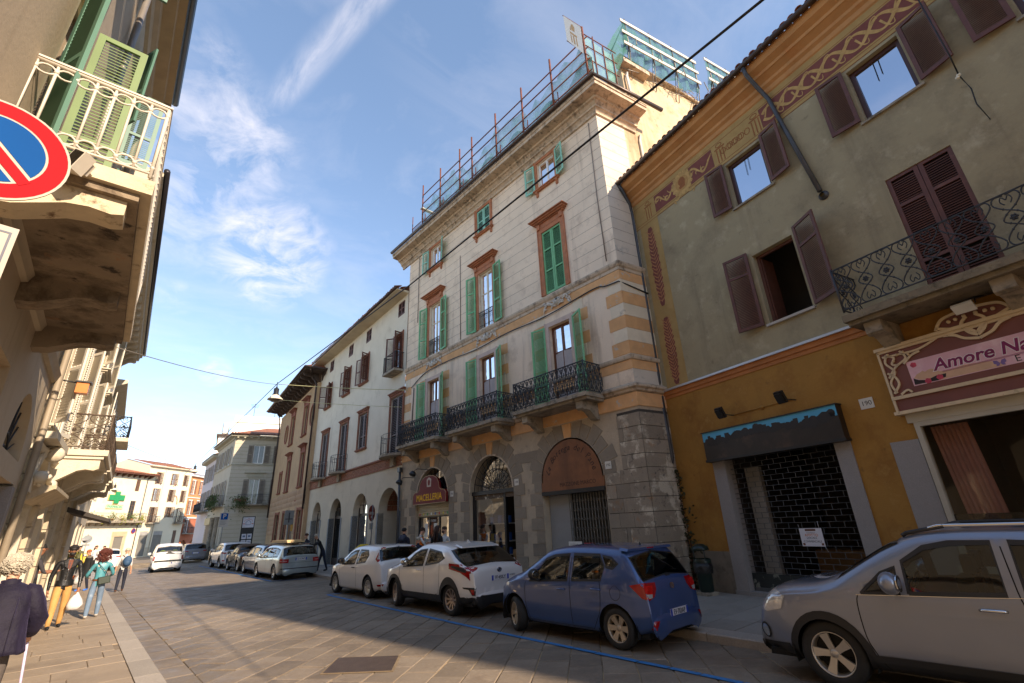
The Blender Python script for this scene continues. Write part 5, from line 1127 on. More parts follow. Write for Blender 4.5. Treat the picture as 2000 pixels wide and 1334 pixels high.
# ------------------------------------------------------------------ grey corner house and its neighbours down the street
G=Fr(10.6,53,101,1);GSf=Fr(10.6,53,2.2,-1)
def corner_house():
 B=thing('grey_corner_house','grey green corner house with scored joints, taupe shutters and tiled roof','building',tuple(G(3,0)))
 gp=mat('grey_green_plaster',lin((188,178,158)),.92,var=.06,sc=1,stain=(lin((164,156,134)),1.5,.55,.8));tp=mat('taupe_shutter',lin((130,120,108)),.6,var=.08);mol=mat('grey_green_moulding',lin((172,166,146)),.9,var=.1)
 Hh=[rect(1.72,2.68,8.7,10.48),rect(4.0,5.0,8.7,10.48),rect(1.72,2.62,4.85,7.2),rect(4.1,5.0,4.85,7.2),rect(1.65,2.75,.9,3.75)]
 wall(G,'front_wall',rect(0,9,0,11.2),Hh,gp,B,.2)
 Hs=[rect(c-.5,c+.5,a,b)for c in(2,5,8)for a,b in((8.7,10.48),(4.85,7.2))]
 wall(GSf,'side_wall',rect(0,9.4,0,11.2),Hs,gp,B,.2)
 jm=mat('grey_green_joint',lin((150,142,120)),.95)
 m=MB()
 for i in range(30):
  z=.5+i*.36
  if z>11:break
  segs=[(0,9)]
  for h in Hh:
   if h[0][1]-.1<z<h[2][1]+.1:
    ns=[]
    for a,b in segs:
     if h[0][0]-.1>a:ns.append((a,min(b,h[0][0]-.1)))
     if h[1][0]+.1<b:ns.append((max(a,h[1][0]+.1),b))
    segs=[s_ for s_ in ns if s_[1]>s_[0]]
  for a,b in segs:G.box(m,a,b,z-.012,z+.012,-.01,.003)
 m.build('plaster_joint',jm,B,'stuff')
 pth=[tuple(GSf(9.4,0)[:2]),(10.6,53),tuple(G(9,0)[:2])]
 for z in(4.6,8.5):sweep('string_course',pth,[(.002,z),(.06,z+.02),(.08,z+.1),(.002,z+.14)],mol,B)
 sweep('cornice',pth,[(.002,11.0),(.1,11.05),(.15,11.2),(.5,11.25),(.5,11.38),(0,11.4)],mol,B)
 for i in range(9):m=MB();G.box(m,.1+i*.6,.25+i*.6,11.1,11.25,.05,.42);m.build('eave_bracket',mol,B)
 m=MB();m.tube([GSf(9.4,11.45,.56),Vector((10.6-.56,53-.55,11.45)),G(9,11.45,.56)],.07,6);m.build('gutter',GUTTER,B)
 m=MB();a,b,c=Vector((10.05,52.4,11.45)),G(9,11.45,.5),GSf(9.4,11.45,.5);ap=Vector((14.5,57.5,13.2));m.add([a,b,G(9,13.2,-5),ap],[(0,1,2,3)]);m.add([a,ap,GSf(9.4,13.2,-4),c],[(0,1,2,3)]);m.build('roof',TILE,B);roof_tiles(G,B,-.5,9,.5,11.48,rad(18),2,.25)
 for a0,a1,z0,z1 in((1.72,2.68,8.7,10.48),(4.0,5.0,8.7,10.48),(1.72,2.62,4.85,7.2),(4.1,5.0,4.85,7.2)):
  casement(G,B,a0,a1,z0,z1,-.12,WHITEF,bars=());surround(G,B,a0,a1,z0,z1,.1,mol,sill=False)
  for s,a in((-1,a0),(1,a1)):shutter(G,B,a+s*.03,z0+.05,.47,z1-z0-.1,tp,s,4,.05,(.5,),.06)
 for a0,a1 in((1.72,2.62),(4.1,5.0)):m=MB();G.box(m,a0-.5,a1+.5,7.75,7.85,0,.2);G.box(m,a0-.3,a1+.3,7.4,7.75,0,.05);m.build('hood',mol,B)
 for c in(2,5,8):
  for a,b in((8.7,10.48),(4.85,7.2)):
   casement(GSf,B,c-.5,c+.5,a,b,-.12,WHITEF,curtain=False)
   for s in(-1,1):shutter(GSf,B,c+s*.55,a+.05,.47,b-a-.1,tp,s,6,.05,(.5,),.06)
 m=MB();G.box(m,.9,5.5,4.7,4.82,-.02,.8);sl_=m.build('balcony',STONE,B);railing(G,sl_,.95,5.45,4.82,5.72,.75,unit_bars,.12,IRON)
 m=MB();GSf.box(m,1,6.5,4.7,4.82,-.02,.8);sl_=m.build('balcony',STONE,B);railing(GSf,sl_,1,6.5,4.82,5.72,.75,unit_bars,.12,IRON)
 m=MB();G.box(m,1.65,2.75,.9,3.75,-.18,-.1);sp=m.build('shop_front',BLACK,B)
 m=MB();G.box(m,1.72,2.68,2.75,3.68,-.1,-.08);m.build('sign_panel',mat('sign_white',lin((206,206,214)),.5),sp);m=MB()
 ribbon(m,G,[(2.0,3.0),(2.0,3.25),(2.2,3.4),(2.4,3.25),(2.4,3.0),(2.0,3.0)],.035,-.08,.004);m.build('printed_house',mat('navy_print',lin((70,80,120)),.5),sp);m=MB();ribbon(m,G,[(1.85,3.25),(1.9,3.42),(2.2,3.5),(2.5,3.42),(2.55,3.25)],.025,-.08,.004);[flat(m,G,[(x-.1,3.12),(x+.1,3.12),(x+.06,3.05),(x-.06,3.05)],-.08,.004)for x in(1.84,2.56)];flat(m,G,circ((2.2,3.56),.035,8),-.08,.004);m.build('printed_scales',mat('red_print',lin((200,100,80)),.5),sp)
 for x in(1.8,2.25):
  for z in(1.2,1.75):m=MB();G.box(m,x,x+.38,z,z+.45,-.1,-.085);q=m.build('listing_sheet',mat('sign_white',lin((206,206,214)),.5),sp);m=MB();G.box(m,x+.08,x+.3,z+.15,z+.32,-.085,-.082);m.build('printed_photo',mat('photo_print',lin((90,110,140)),.5,var=.4,sc=30),q)
 m=MB();G.box(m,.55,1.3,4.05,4.35,0,.02);m.build('street_plate',mat('pale_plate',lin((190,184,170)),.6),B)
 # arcade end with columns on the street side, rolled shutter
 for a in(1.0,3.4):m=MB();m.lathe([(.26,0),(.26,.2),(.2,.3),(.18,3.6),(.28,3.8)],12,GSf.M(a,0,.3)@Matrix.Rotation(-pi/2,4,'X'));m.build('column',STONE,B)
 m=MB();GSf.box(m,5.5,8.5,.1,3.2,0,.05);q=m.build('rolled_shutter',mat('brown_rolled_shutter',lin((96,88,78)),.6,var=.1),B)
 for i in range(12):m=MB();GSf.box(m,5.5,8.5,.2+i*.25,.38+i*.25,.05,.075);m.build('slat',MATS['brown_rolled_shutter'],q)
 m=MB();GSf.box(m,5.4,8.6,3.25,3.9,0,.25);m.build('fascia',mat('cream_fascia',lin((190,172,130)),.6),B)
 # hanging plants
 lf=mat('balcony_leaf',lin((72,88,44)),.7,var=.4,sc=9)
 for(fr,a,z,o,n,nm)in((G,1.2,5.1,.85,260,'bushy trailing plant hanging from the near balcony of the grey corner house'),(GSf,1.6,5.3,.9,420,'large trailing plant over the street side balcony of the grey corner house')):
  t=thing('hanging_plant',nm,'plant',tuple(fr(a,z,o)));rr=random.Random(n);m=MB()
  for i in range(n*2):
   p=Vector(fr(a+rr.gauss(0,.42 if n<300 else 1.0),z-abs(rr.gauss(0,.5))+.55*rr.random(),o+rr.gauss(0,.16)));d=Vector((rr.gauss(0,1),rr.gauss(0,1),rr.gauss(0,1))).normalized()*.1;e=Vector((rr.gauss(0,1),rr.gauss(0,1),rr.gauss(0,1))).normalized()*.05
   m.add([p-d,p+e,p+d,p-e],[(0,1,2,3)])
  m.build('foliage',lf,t,recalc=False);m=MB();m.box((-.5,-.12,-.12),(.5,.12,.1),fr.M(a,z+.1,o));m.build('planter',mat('planter',lin((110,70,50)),.8),t)
  # pale lilac house beyond and white rooftop volume behind
 B2=thing('lilac_house','pale lilac house beyond the grey corner house along the street','building',tuple(GSf(14,0)))
 li=mat('lilac_plaster',lin((206,200,204)),.9,var=.05);fr=GSf
 Hq=[rect(c-.5,c+.5,a,b)for c in(10.8,13.3,15.8)for a,b in((4.9,7.1),(8.0,9.9))]
 wall(GSf,'front_wall',rect(9.45,18,0,10.6),Hq,li,B2,.2,o=-.1);sweep('cornice',[tuple(GSf(18,0)[:2]),tuple(GSf(9.45,0)[:2])],[(-.1,10.4),(.4,10.5),(.45,10.75),(-.1,10.8)],mol,B2);m=MB();m.add([GSf(9.45,10.8,.5),GSf(18,10.8,.5),GSf(18,12.2,-4),GSf(9.45,12.2,-4)],[(0,1,2,3)]);m.add([GSf(9.45,0),GSf(9.45,10.8),GSf(9.45,10.8,-6),GSf(9.45,0,-6)],[(0,1,2,3)]);m.build('roof',TILE,B2)
 for c in(10.8,13.3,15.8):
  for a,b in((4.9,7.1),(8.0,9.9)):casement(GSf,B2,c-.5,c+.5,a,b,-.22,WHITEF,curtain=False);[shutter(GSf,B2,c+s*.5,a+.05,.45,b-a-.1,tp,s,5,-.06,(.5,),.07)for s in(-1,1)]
 m=MB();GSf.box(m,9.6,15,4.6,4.75,-.1,.8);sl_=m.build('balcony',STONE,B2);railing(GSf,sl_,9.7,14.9,4.75,5.65,.75,unit_bars,.12,IRON)
 B3=thing('white_rooftop_house','bright white flat roofed house with chimneys rising behind the grey corner house','building',(15,66,0));ww=mat('bright_white_plaster',lin((226,222,212)),.9,var=.04,stain=(lin((190,176,150)),1.2,.62,.8))
 g2=Fr(12.4,65.4,101,1);m=MB();g2.box(m,0,12,0,15.2,-8,0);m.build('wall',ww,B3);m=MB();g2.box(m,.2,12,15.2,16.0,-.3,.12);m.build('parapet',ww,B3)
 for i in range(3):m=MB();m.box((-.3,-.3,0),(.3,.3,1.3),Matrix.Translation(g2(-.6,13.9-.35*i,-2.2-1.6*i+1)));m.build('chimney',ww,B3)
 m=MB();g2.box(m,-1.4,.2,13.4,13.6,-8,.4);m.build('eave',GUTTER,B3)
 m=MB();g2.box(m,-1.2,0,0,13.4,-8,.0);m.build('side_block',ww,B3)
 for k,(u,z0,h)in enumerate(((2.2,16.0,1.9),(4.6,16.0,2.6))):
  t=thing('tv_antenna',('short television antenna on the bright white roof','taller television antenna on the bright white roof nearer the palazzo eave')[k],'antenna',tuple(g2(u,z0,-1)));m=MB();p=g2(u,z0,-1);m.tube([p,p+Vector((0,0,h))],.025,4)
  for j in range(4):q=p+Vector((0,0,h-.15-.12*j));m.tube([q-g2.t*(.5-.05*j),q+g2.t*(.5-.05*j)],.015,3)
  m.build('mast',PIPE,t)
corner_house()
# ------------------------------------------------------------------ buildings closing the street: pharmacy, tall white house, orange and yellow houses
F=Fr(8,86,50,-1);F.n=Vector((.643,-.766,0));
def end_row():
 wt=mat('sunlit_cream_plaster',lin((224,212,186)),.92,var=.05,sc=.6,stain=(lin((206,190,160)),.8,.55,.8));bs=mat('brown_slat_shutter',lin((104,76,60)),.6,var=.15)
 gs=mat('grey_garage_shutter',lin((122,116,106)),.6,var=.1);st=mat('stucco_base',lin((196,182,158)),.9,var=.08)
 B=thing('pharmacy_house','low cream pharmacy house with hipped tiled roof and planted balcony','building',tuple(F(-6,0)))
 H=[rect(-3.03,-2.43,8.4,9.95),rect(-3.25,-2.45,4.75,7.15),rect(-4.4,-3.1,.1,2.7)]
 wall(F,'front_wall',rect(-13,-1.45,0,10.6),H,wt,B,.15)
 m=MB();q=[F(-13.5,10.5,.9),F(-.4,10.5,.9),F(-.4,10.6,-6),F(-13.5,10.6,-6)];m.add(q+[p+Vector((0,0,.12))for p in q],[(0,1,2,3),(0,4,5,1),(1,5,6,2)]);m.build('eave',BROWNW,B)
 for i in range(15):m=MB();a=-12.8+i*.83;m.prism([(0,10.1),(.5,10.3),(.8,10.5),(0,10.5)],-.07,.07,lambda x,z,d:F(a+d,z,x));m.build('eave_bracket',BROWNW,B)
 m=MB();m.add([F(-13.5,10.65,.95),F(-.35,10.65,.95),F(-5.5,12.0,-4),F(-13.5,12.0,-4),F(-.35,10.7,-8)],[(0,1,2,3),(1,4,2)]);m.build('roof',TILE,B);roof_tiles(F,B,-13,-.4,.95,10.68,rad(16),1,.3)
 m=MB();F.box(m,-9.3,-1.3,4.35,4.6,-.02,1.0);sl_=m.build('balcony',STONE,B);railing(F,sl_,-9.25,-1.35,4.6,5.5,.95,unit_bars,.13,IRON)
 for i in range(10):m=MB();console(m,F,-9.0+i*.83,4.35,.8,.35,.14);m.build('console',STONE,sl_)
 for s,a in((1,-3.03),(-1,-2.43)):shutter(F,B,a,8.4,.3,1.55,bs,s,0,-.05,(.5,),.1)
 casement(F,B,-3.25,-2.45,4.75,7.15,-.1,bs,bars=(.25,.5,.75),curtain=False)
 m=MB();F.box(m,-4.4,-3.1,.1,2.7,-.12,-.06);q=m.build('rolled_shutter',gs,B)
 for i in range(9):m=MB();F.box(m,-4.38,-3.12,.15+i*.28,.36+i*.28,-.06,-.04);m.build('slat',gs,q)
 m=MB();F.box(m,-4.8,-2.7,2.7,3.3,-.02,.06);F.box(m,-4.75,-4.42,.1,2.7,-.02,.05);F.box(m,-3.08,-2.75,.1,2.7,-.02,.05);m.build('door_frame',mat('tan_stone',lin((190,168,136)),.9,var=.1),B)
 m=MB();F.box(m,-13,-1.45,4.0,4.1,0,.06);m.build('string_course',st,B)
 m=MB();F.box(m,-2.9,-1.45,0,1.0,-.02,.03);m.build('plinth',st,B)
 # green cross and lettering
 t=thing('pharmacy_cross','green pharmacy cross above the FARMACIA sign on the cream wall','sign',tuple(F(-5.45,6.75,.15)));gn=mat('pharmacy_green',lin((20,140,84)),.35,var=.1);gd=mat('gold_rim',lin((206,176,110)),.4)
 P=[(-.33,-.72),(.33,-.72),(.33,-.33),(1.05,-.33),(1.05,.33),(.33,.33),(.33,.72),(-.33,.72),(-.33,.33),(-1.05,.33),(-1.05,-.33),(-.33,-.33)]
 m=MB();m.prism([(-5.45+x,7.45+z)for x,z in P],.1,.2,F);m.build('cross',gn,t);m=MB();m.prism([(-5.45+x*1.1,7.45+z*1.12)for x,z in P],.05,.1,F);m.build('rim',gd,t)
 t=thing('pharmacy_sign','pale green FARMACIA lettering panel below the green cross','sign',tuple(F(-5.45,6.1,.1)));m=MB();F.box(m,-6.6,-4.3,6.1,6.55,.03,.1);m.build('panel',mat('pale_green_panel',lin((176,200,170)),.4),t);m=MB();ribbon(m,F,[(-6.6,6.1),(-4.3,6.1),(-4.3,6.55),(-6.6,6.55),(-6.6,6.1)],.05,.1,.01);m.build('rim',gd,t);text('lettering','FARMACIA',gn,F.T(-5.45,6.32,.105),t,.42,.01)
 lf=[mat('pot_leaf',lin((96,116,50)),.7,var=.4,sc=9),mat('pot_leaf_yellow',lin((150,150,60)),.7,var=.4,sc=9)];rr=random.Random(4);where=('at the far left end of the pharmacy balcony','second from the left on the pharmacy balcony','under the green cross on the pharmacy balcony','just right of the cross on the pharmacy balcony','left of the balcony door of the pharmacy','right of the balcony door of the pharmacy')
 for i in range(6):
  a=-8.8+i*1.4;t=thing('balcony_plant',('yellow green' if i%2 else 'green')+' potted plant '+where[i],'potted plant',tuple(F(a,4.6,.75)),group='potted plants on the pharmacy balcony');m=MB();m.lathe([(.12,0),(.17,.28),(.15,.28),(0,.26)],8,Matrix.Translation(F(a,4.6,.75)));m.build('pot',TERRA,t);m=MB()
  for j in range(110):
   p=F(a+rr.gauss(0,.3),4.95+rr.gauss(.1,.25)-(.5*rr.random()if i%2 else 0),.85+rr.gauss(0,.15));d=Vector((rr.gauss(0,1),rr.gauss(0,1),rr.gauss(0,1))).normalized()*.12;e=Vector((rr.gauss(0,1),rr.gauss(0,1),rr.gauss(0,1))).normalized()*.06;m.add([p-d,p+e,p+d,p-e],[(0,1,2,3)])
  m.build('foliage',lf[i%2],t,recalc=False)
  # tall white house
 B=thing('tall_cream_house','tall cream house with brown shutters beside the pharmacy','building',tuple(F(2,0)))
 wn=[(c,w,a,b)for c,w in((.38,.3),(3.05,.3),(5.2,.24))for a,b in((9.6,11.2),(7.25,8.95))]+[(.5,.35,4.4,6.45),(3.3,.4,5.1,6.5),(5.2,.28,4.4,6.45)]
 H=[rect(c-w,c+w,a,b)for c,w,a,b in wn]+[rect(-.75,.55,.1,3.25),rect(1.45,2.95,.1,3.25),rect(4.75,5.4,1.4,3.3)]
 wall(F,'front_wall',rect(-1.44,6.2,0,12.1),H,wt,B,.15)
 m=MB();m.add([F(-1.44,10,0),F(-1.44,12.1,0),F(-1.44,13.2,-4),F(-1.44,12.1,-8),F(-1.44,10,-8)],[(0,1,2,3,4)]);m.add([F(6.2,0,0),F(6.2,12.1,0),F(6.2,13.2,-4),F(6.2,12.1,-8),F(6.2,0,-8)],[(0,1,2,3,4)]);m.build('end_wall',wt,B)
 m=MB();m.add([F(-1.6,12.1,.4),F(6.3,12.1,.4),F(6.3,13.3,-4),F(-1.6,13.3,-4)],[(0,1,2,3)]);m.build('roof',TILE,B);roof_tiles(F,B,-1.6,6.3,.42,12.12,rad(16),2,.3);m=MB();F.box(m,-1.5,6.25,11.9,12.08,-.02,.38);m.build('cornice',st,B)
 for c,w,a,b in wn:
  casement(F,B,c-w,c+w,a,b,-.1,bs,curtain=False)
  for s in(-1,1):shutter(F,B,c+s*w,a,w*.95,b-a,bs,s,(12,68)[s>0],.03,(.5,),.12)
 for c in(.5,5.2):m=MB();F.box(m,c-.85,c+.85,4.2,4.35,-.02,.7);sl_=m.build('balcony',STONE,B);railing(F,sl_,c-.8,c+.8,4.35,5.2,.65,unit_bars,.12,IRON)
 for a0,a1 in((-.75,.55),(1.45,2.95)):
  m=MB();F.box(m,a0,a1,.1,2.75,-.12,-.06);q=m.build('garage_door',gs,B);m=MB();F.box(m,a0,a1,2.75,3.25,-.12,-.04);m.build('fascia',mat('grey_fascia',lin((160,156,150)),.6),B)
 m=MB();F.box(m,4.75,5.4,1.4,3.3,-.12,-.06);m.build('shutter',bs,B);m=MB();F.box(m,.6,1.4,0,1.2,-.02,.03);m.build('plinth',st,B);m=MB();F.box(m,3.0,6.2,0,1.2,-.02,.03);m.build('plinth',st,B)
 br=mat('bare_brick',lin((190,110,76)),.9,var=.2,sc=9);m=MB();ribbon(m,F,[(3.9+.5*cos(t*pi/10),6.9+1.2*sin(t*pi/10))for t in range(7)],.16,.0,.012);m.build('brick_arch',br,B);m=MB();ribbon(m,F,[(3.6+.5*cos(t*pi/10),9.2+.5*sin(t*pi/10))for t in range(3,10)],.1,.0,.012);m.build('brick_arch',br,B)
 pipe(B,[F(-1.42,10.3,.06),F(-1.42,.3,.06)],.05);pipe(B,[F(1.35,12,.06),F(1.1,.3,.06)],.04,mat('cream_pipe',lin((200,190,170)),.6))
 t=thing('tv_antenna','white television antenna on the tall cream house roof','antenna',tuple(F(3.6,12.9,-2.5)));m=MB();p=F(3.6,12.8,-2.5);m.tube([p,p+Vector((0,0,1.6))],.03,4);[m.tube([p+Vector((0,0,1.5-.2*j))-F.t*.4,p+Vector((0,0,1.5-.2*j))+F.t*.4],.03,4)for j in range(3)];m.build('mast',WHITEF,t)
 # orange and yellow houses further on
 O=Fr(12.9,90.5,30,-1);O.n=Vector((cos(rad(30)),-sin(rad(30)),0))*-1
 O=Fr(12.75,90.2,38,1)
 B=thing('orange_house','orange house with white window frames beyond the tall cream house','building',tuple(O(3,0)));og=mat('orange_plaster',lin((206,140,96)),.92,var=.07);om=mat('salmon_base',lin((176,104,76)),.92,var=.08)
 wn=[(c,w,a,b)for c,w in((1.0,.3),(3.2,.3),(5.4,.3))for a,b in((8.6,10.6),(5.6,7.6))]+[(1.0,.3,2.9,4.8)]
 H=[rect(c-w,c+w,a,b)for c,w,a,b in wn]
 wall(O,'front_wall',rect(0,7,5,11.4),[h for h in H if h[0][1]>5],og,B,.15);wall(O,'base_wall',rect(0,7,0,5),[h for h in H if h[0][1]<5]+[arch(1.2,.7,.1,1.2,10),arch(3.6,.7,.1,1.2,10)],om,B,.3)
 for c,w,a,b in wn:casement(O,B,c-w,c+w,a,b,-.1,bs,curtain=False);surround(O,B,c-w,c+w,a,b,.12,WHITEF,sill=True);[shutter(O,B,c+s*(w+.1),a,.3,b-a,bs,s,20,.05,(.5,),.12)for s in(-1,1)]
 m=MB();O.box(m,0,7,5.0,5.15,0,.1);O.box(m,0,7,8.0,8.1,0,.08);O.box(m,-.1,7.1,11.2,11.5,0,.35);m.build('string_course',WHITEF,B);m=MB();m.add([O(-.2,11.5,.5),O(7.2,11.5,.5),O(7.2,12.6,-4),O(-.2,12.6,-4)],[(0,1,2,3)]);m.build('roof',TILE,B)
 m=MB();O.box(m,.3,2.6,2.7,2.85,0,.9);sl_=m.build('balcony',STONE,B);railing(O,sl_,.35,2.55,2.85,3.7,.85,unit_bars,.12,IRON);m=MB();m.add([O(7,0),O(7,12),O(7,12,-8),O(7,0,-8)],[(0,1,2,3)]);m.add([O(0,0),O(0,12),O(0,12,-8),O(0,0,-8)],[(0,1,2,3)]);m.build('end_wall',og,B)
 Y=Fr(*tuple(O(7.1,0)[:2]),30,1);B=thing('yellow_house','narrow yellow house last in the row at the street end','building',tuple(Y(3,0)));ye=mat('yellow_plaster',lin((214,180,96)),.92,var=.06);wall(Y,'front_wall',rect(0,14,0,10.6),[rect(c-.4,c+.4,a,b)for c in(1.5,4,6.5)for a,b in((7.6,9.4),(4.5,6.5))],ye,B,.15);m=MB();m.add([Y(0,10.6,.5),Y(14,10.6,.5),Y(14,12,-4),Y(0,12,-4)],[(0,1,2,3)]);m.build('roof',TILE,B);[casement(Y,B,c-.4,c+.4,a,b,-.1,bs,curtain=False)for c in(1.5,4,6.5)for a,b in((7.6,9.4),(4.5,6.5))]
end_row()
# ------------------------------------------------------------------ left side of the street
Lf=Fr(-1.16,5.23,2.27,1);L2=Fr(-.872,12.7,3.75,1)
def left_side():
 B=thing('balcony_house','beige house at the left with green shutters, white railed balcony and fan window','building',tuple(Lf(4,0)))
 be=mat('beige_plaster',lin((190,172,146)),.92,var=.07,sc=1,bump=.15,bsc=18,stain=[(lin((172,152,126)),1.0,.5,.78)],streak=(lin((150,132,108)),1.5,.56,.84))
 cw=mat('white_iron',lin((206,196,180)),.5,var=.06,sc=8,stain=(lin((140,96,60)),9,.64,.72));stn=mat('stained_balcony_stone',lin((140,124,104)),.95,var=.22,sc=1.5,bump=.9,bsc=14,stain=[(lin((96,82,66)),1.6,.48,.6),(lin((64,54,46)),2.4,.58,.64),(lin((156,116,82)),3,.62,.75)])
 ed=mat('pale_balcony_edge',lin((206,188,158)),.9,var=.12,sc=4,bump=.3,bsc=30,stain=(lin((120,96,74)),5,.58,.7));vg=mat('lime_shutter',lin((92,118,56)),.5,var=.08);dg=mat('teal_shutter',lin((74,116,96)),.5,var=.1)
 H=[rect(.45,1.5,5.3,8.3),rect(4.9,5.95,5.6,8.3),rect(.45,1.5,9.4,11.4),rect(4.9,5.95,9.4,11.4),[(5.7+.93*cos(pi*i/16),3.3+.98*sin(pi*i/16))for i in range(17)],rect(1.9,3.5,.1,4.15),rect(4.6,7.0,.1,2.95)]
 wall(Lf,'front_wall',rect(-6,7.45,0,12.6),H,be,B,.3)
 m=MB();m.add([Lf(7.45,0),Lf(7.45,12.6),Lf(7.45,14,-5),Lf(7.45,0,-9)],[(0,1,2,3)]);m.add([Lf(-6,0),Lf(-6,12.6),Lf(-6,14,-5),Lf(-6,0,-9)],[(0,1,2,3)]);m.build('end_wall',be,B)
 pth=[tuple(Lf(-6,0)[:2]),tuple(Lf(7.45,0)[:2])]
 sweep('cornice',pth,[(.002,11.8),(.06,11.86),(.08,12.1),(.16,12.2),(.18,12.34),(.4,12.44),(.42,12.54),(.56,12.58),(.56,12.66),(0,12.7)],mat('beige_moulding',lin((186,160,126)),.9,var=.1,sc=3),B)
 m=MB();m.tube([Lf(-6,12.72,.62),Lf(7.4,12.72,.62)],.08,8);m.build('gutter',mat('dark_gutter',lin((60,58,62)),.4,.4),B);roof_slope(Lf,B,-6,7.4,.5,12.8,rad(20),6)
 sweep('string_course',pth,[(.002,4.92),(.06,4.94),(.08,5.0),(.12,5.08),(.002,5.1)],mat('pale_grey_stone',lin((178,164,142)),.9,var=.1),B)
 for a0,a1,z0,z1,m2,an in((.45,1.5,5.3,8.3,vg,(84,88)),(4.9,5.95,5.6,8.3,dg,(80,20)),(.45,1.5,9.4,11.4,dg,(80,84)),(4.9,5.95,9.4,11.4,dg,(80,84))):
  casement(Lf,B,a0,a1,z0,z1,-.2,CREAMF,bars=(.6,))
  shutter(Lf,B,a0,z0+.03,.52,z1-z0-.06,dg if z0<6 else m2,-1,28 if an[0]>60 else an[0],.03,(.42,),.05);shutter(Lf,B,a1,z0+.03,.52,z1-z0-.06,m2,1,an[1],.03,(.42,),.05)
 m=MB();m.tube([Lf(1.7,7.95,.0),Lf(1.7,7.9,.2)]+[Lf(1.7+.03*sin(t),7.9,.23+.03*cos(t))for t in(0,1,2,3,4)],.011,5);m.build('wall_hook',cw,B)
 pipe(B,[Lf(3.1,12.6,.1),Lf(3.1,5.2,.1)],.05,mat('zinc_pipe',lin((140,132,124)),.5,.4));pipe(B,[Lf(3.25,12.5,.06),Lf(3.25,5.2,.06)],.02,WHITEF)
 # balcony: slab, moulded consoles, white railing of rings
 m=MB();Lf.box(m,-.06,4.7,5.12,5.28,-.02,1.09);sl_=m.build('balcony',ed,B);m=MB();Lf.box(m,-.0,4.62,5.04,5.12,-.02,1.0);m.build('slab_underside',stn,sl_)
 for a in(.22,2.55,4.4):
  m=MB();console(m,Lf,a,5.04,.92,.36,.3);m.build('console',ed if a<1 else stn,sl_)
 m=MB();rl=railing(Lf,sl_,.02,4.64,5.36,6.27,1.03,unit_ring,.145,cw,top=.022,rr=.011)
 m=MB();Lf.box(m,-.01,4.67,6.28,6.3,1.0,1.06);Lf.box(m,-.01,.05,6.28,6.3,.0,1.0);m.build('handrail',cw,sl_)
 t=thing('balcony_floodlight','small cream floodlight fixed under the white railed balcony edge','floodlight',tuple(Lf(-.3,5.2,.5)));m=MB();M_=Lf.M(-.18,5.14,.55)@Matrix.Rotation(rad(-35),4,'Y')@Matrix.Rotation(rad(25),4,'X');m.box((-.08,-.1,-.05),(.04,.1,.06),M_);m.box((.04,-.06,-.04),(.09,.06,.04),M_);m.build('lamp_head',cw,t);m=MB();m.box((-.085,-.085,-.04),(-.08,.085,.05),M_);m.build('lens',glass('lamp_lens',(.5,.5,.5),.6),t);m=MB();m.tube([Lf(-.07,5.24,.55),Lf(-.14,5.22,.52),Lf(-.18,5.06,.48),Lf(-.06,5.08,.44)],.008,4);m.build('lead',BLACK,t)
 # lunette with iron grille
 m=MB();m.add([Lf(5.7+.93*cos(pi*i/16),3.3+.98*sin(pi*i/16),-.22)for i in range(17)],[tuple(range(17))]);m.build('lunette_pane',PANES,B);m=MB();m.add([Lf(5.7+1.0*cos(pi*i/16),3.3+.98*sin(pi*i/16),-.29)for i in range(17)],[tuple(range(17))]);m.build('dark_room',DARK,B)
 m=MB()
 for i in range(1,10):t=pi*i/10;m.tube([Lf(5.7+.35*cos(t),3.3+.35*sin(t),-.12),Lf(5.7+.9*cos(t),3.3+.95*sin(t),-.12)],.014,4)
 for r in(.35,.15):m.tube([Lf(5.7+r*cos(pi*i/10),3.3+r*sin(pi*i/10),-.12)for i in range(11)],.016,4)
 m.tube([Lf(4.8,3.32,-.12),Lf(6.6,3.32,-.12)],.016,4);m.build('lunette_grille',IRON,B)
 m=MB();Lf.box(m,1.9,3.5,.1,4.15,-.29,-.25);m.build('recess_back',be,B);m=MB();Lf.box(m,4.6,4.9,.1,2.9,-.3,.03);Lf.box(m,6.7,7.0,.1,2.9,-.3,.03);m.build('granite_jamb',MATS['speckled_granite'],B);m=MB();Lf.box(m,4.9,6.7,.1,2.95,-.29,-.2);m.build('shop_door',BROWNF,B)
 pipe(B,[Lf(7.35,12.6,.5),Lf(7.4,12.2,.12),Lf(7.4,4.4,.1),Lf(7.4,3.0,.1),Lf(7.4,.2,.1)],.06,mat('grey_down_pipe',lin((150,136,116)),.6,.1,var=.15))
 # cream stone house with hooded window and stacked balconies
 B=thing('stone_house','cream stone house with heavy cornice brackets, hooded window and iron balconies','building',tuple(L2(5,0)))
 cs=mat('cream_stone',lin((204,192,170)),.9,var=.1,sc=2,bump=.3,bsc=20,stain=[(lin((164,146,116)),2,.54,.75),(lin((120,104,84)),3.5,.64,.78)]);rs=mat('rusticated_stone',lin((184,168,142)),.9,var=.14,sc=2.5,bump=.4,bsc=20,rnd=.08,stain=(lin((130,116,96)),3,.55,.75))
 H=[arch(1.5,.75,1.0,2.9,10),arch(4.0,.8,.1,2.9,10),arch(7.4,.8,.1,2.9,10),arch(10.8,.8,.1,2.9,10)]+[rect(c-.55,c+.55,a,b)for c in(1.6,5.0,8.5,12.0)for a,b in((4.3,6.9),(7.6,9.6))]
 wall(L2,'front_wall',rect(0.05,16,0,10.5),H,cs,B,.3);m=MB();m.add([L2(16,0),L2(16,10.5),L2(16,10.5,-9),L2(16,0,-9)],[(0,1,2,3)]);m.build('end_wall',cs,B)
 pth=[tuple(L2(.05,0)[:2]),tuple(L2(16,0)[:2])]
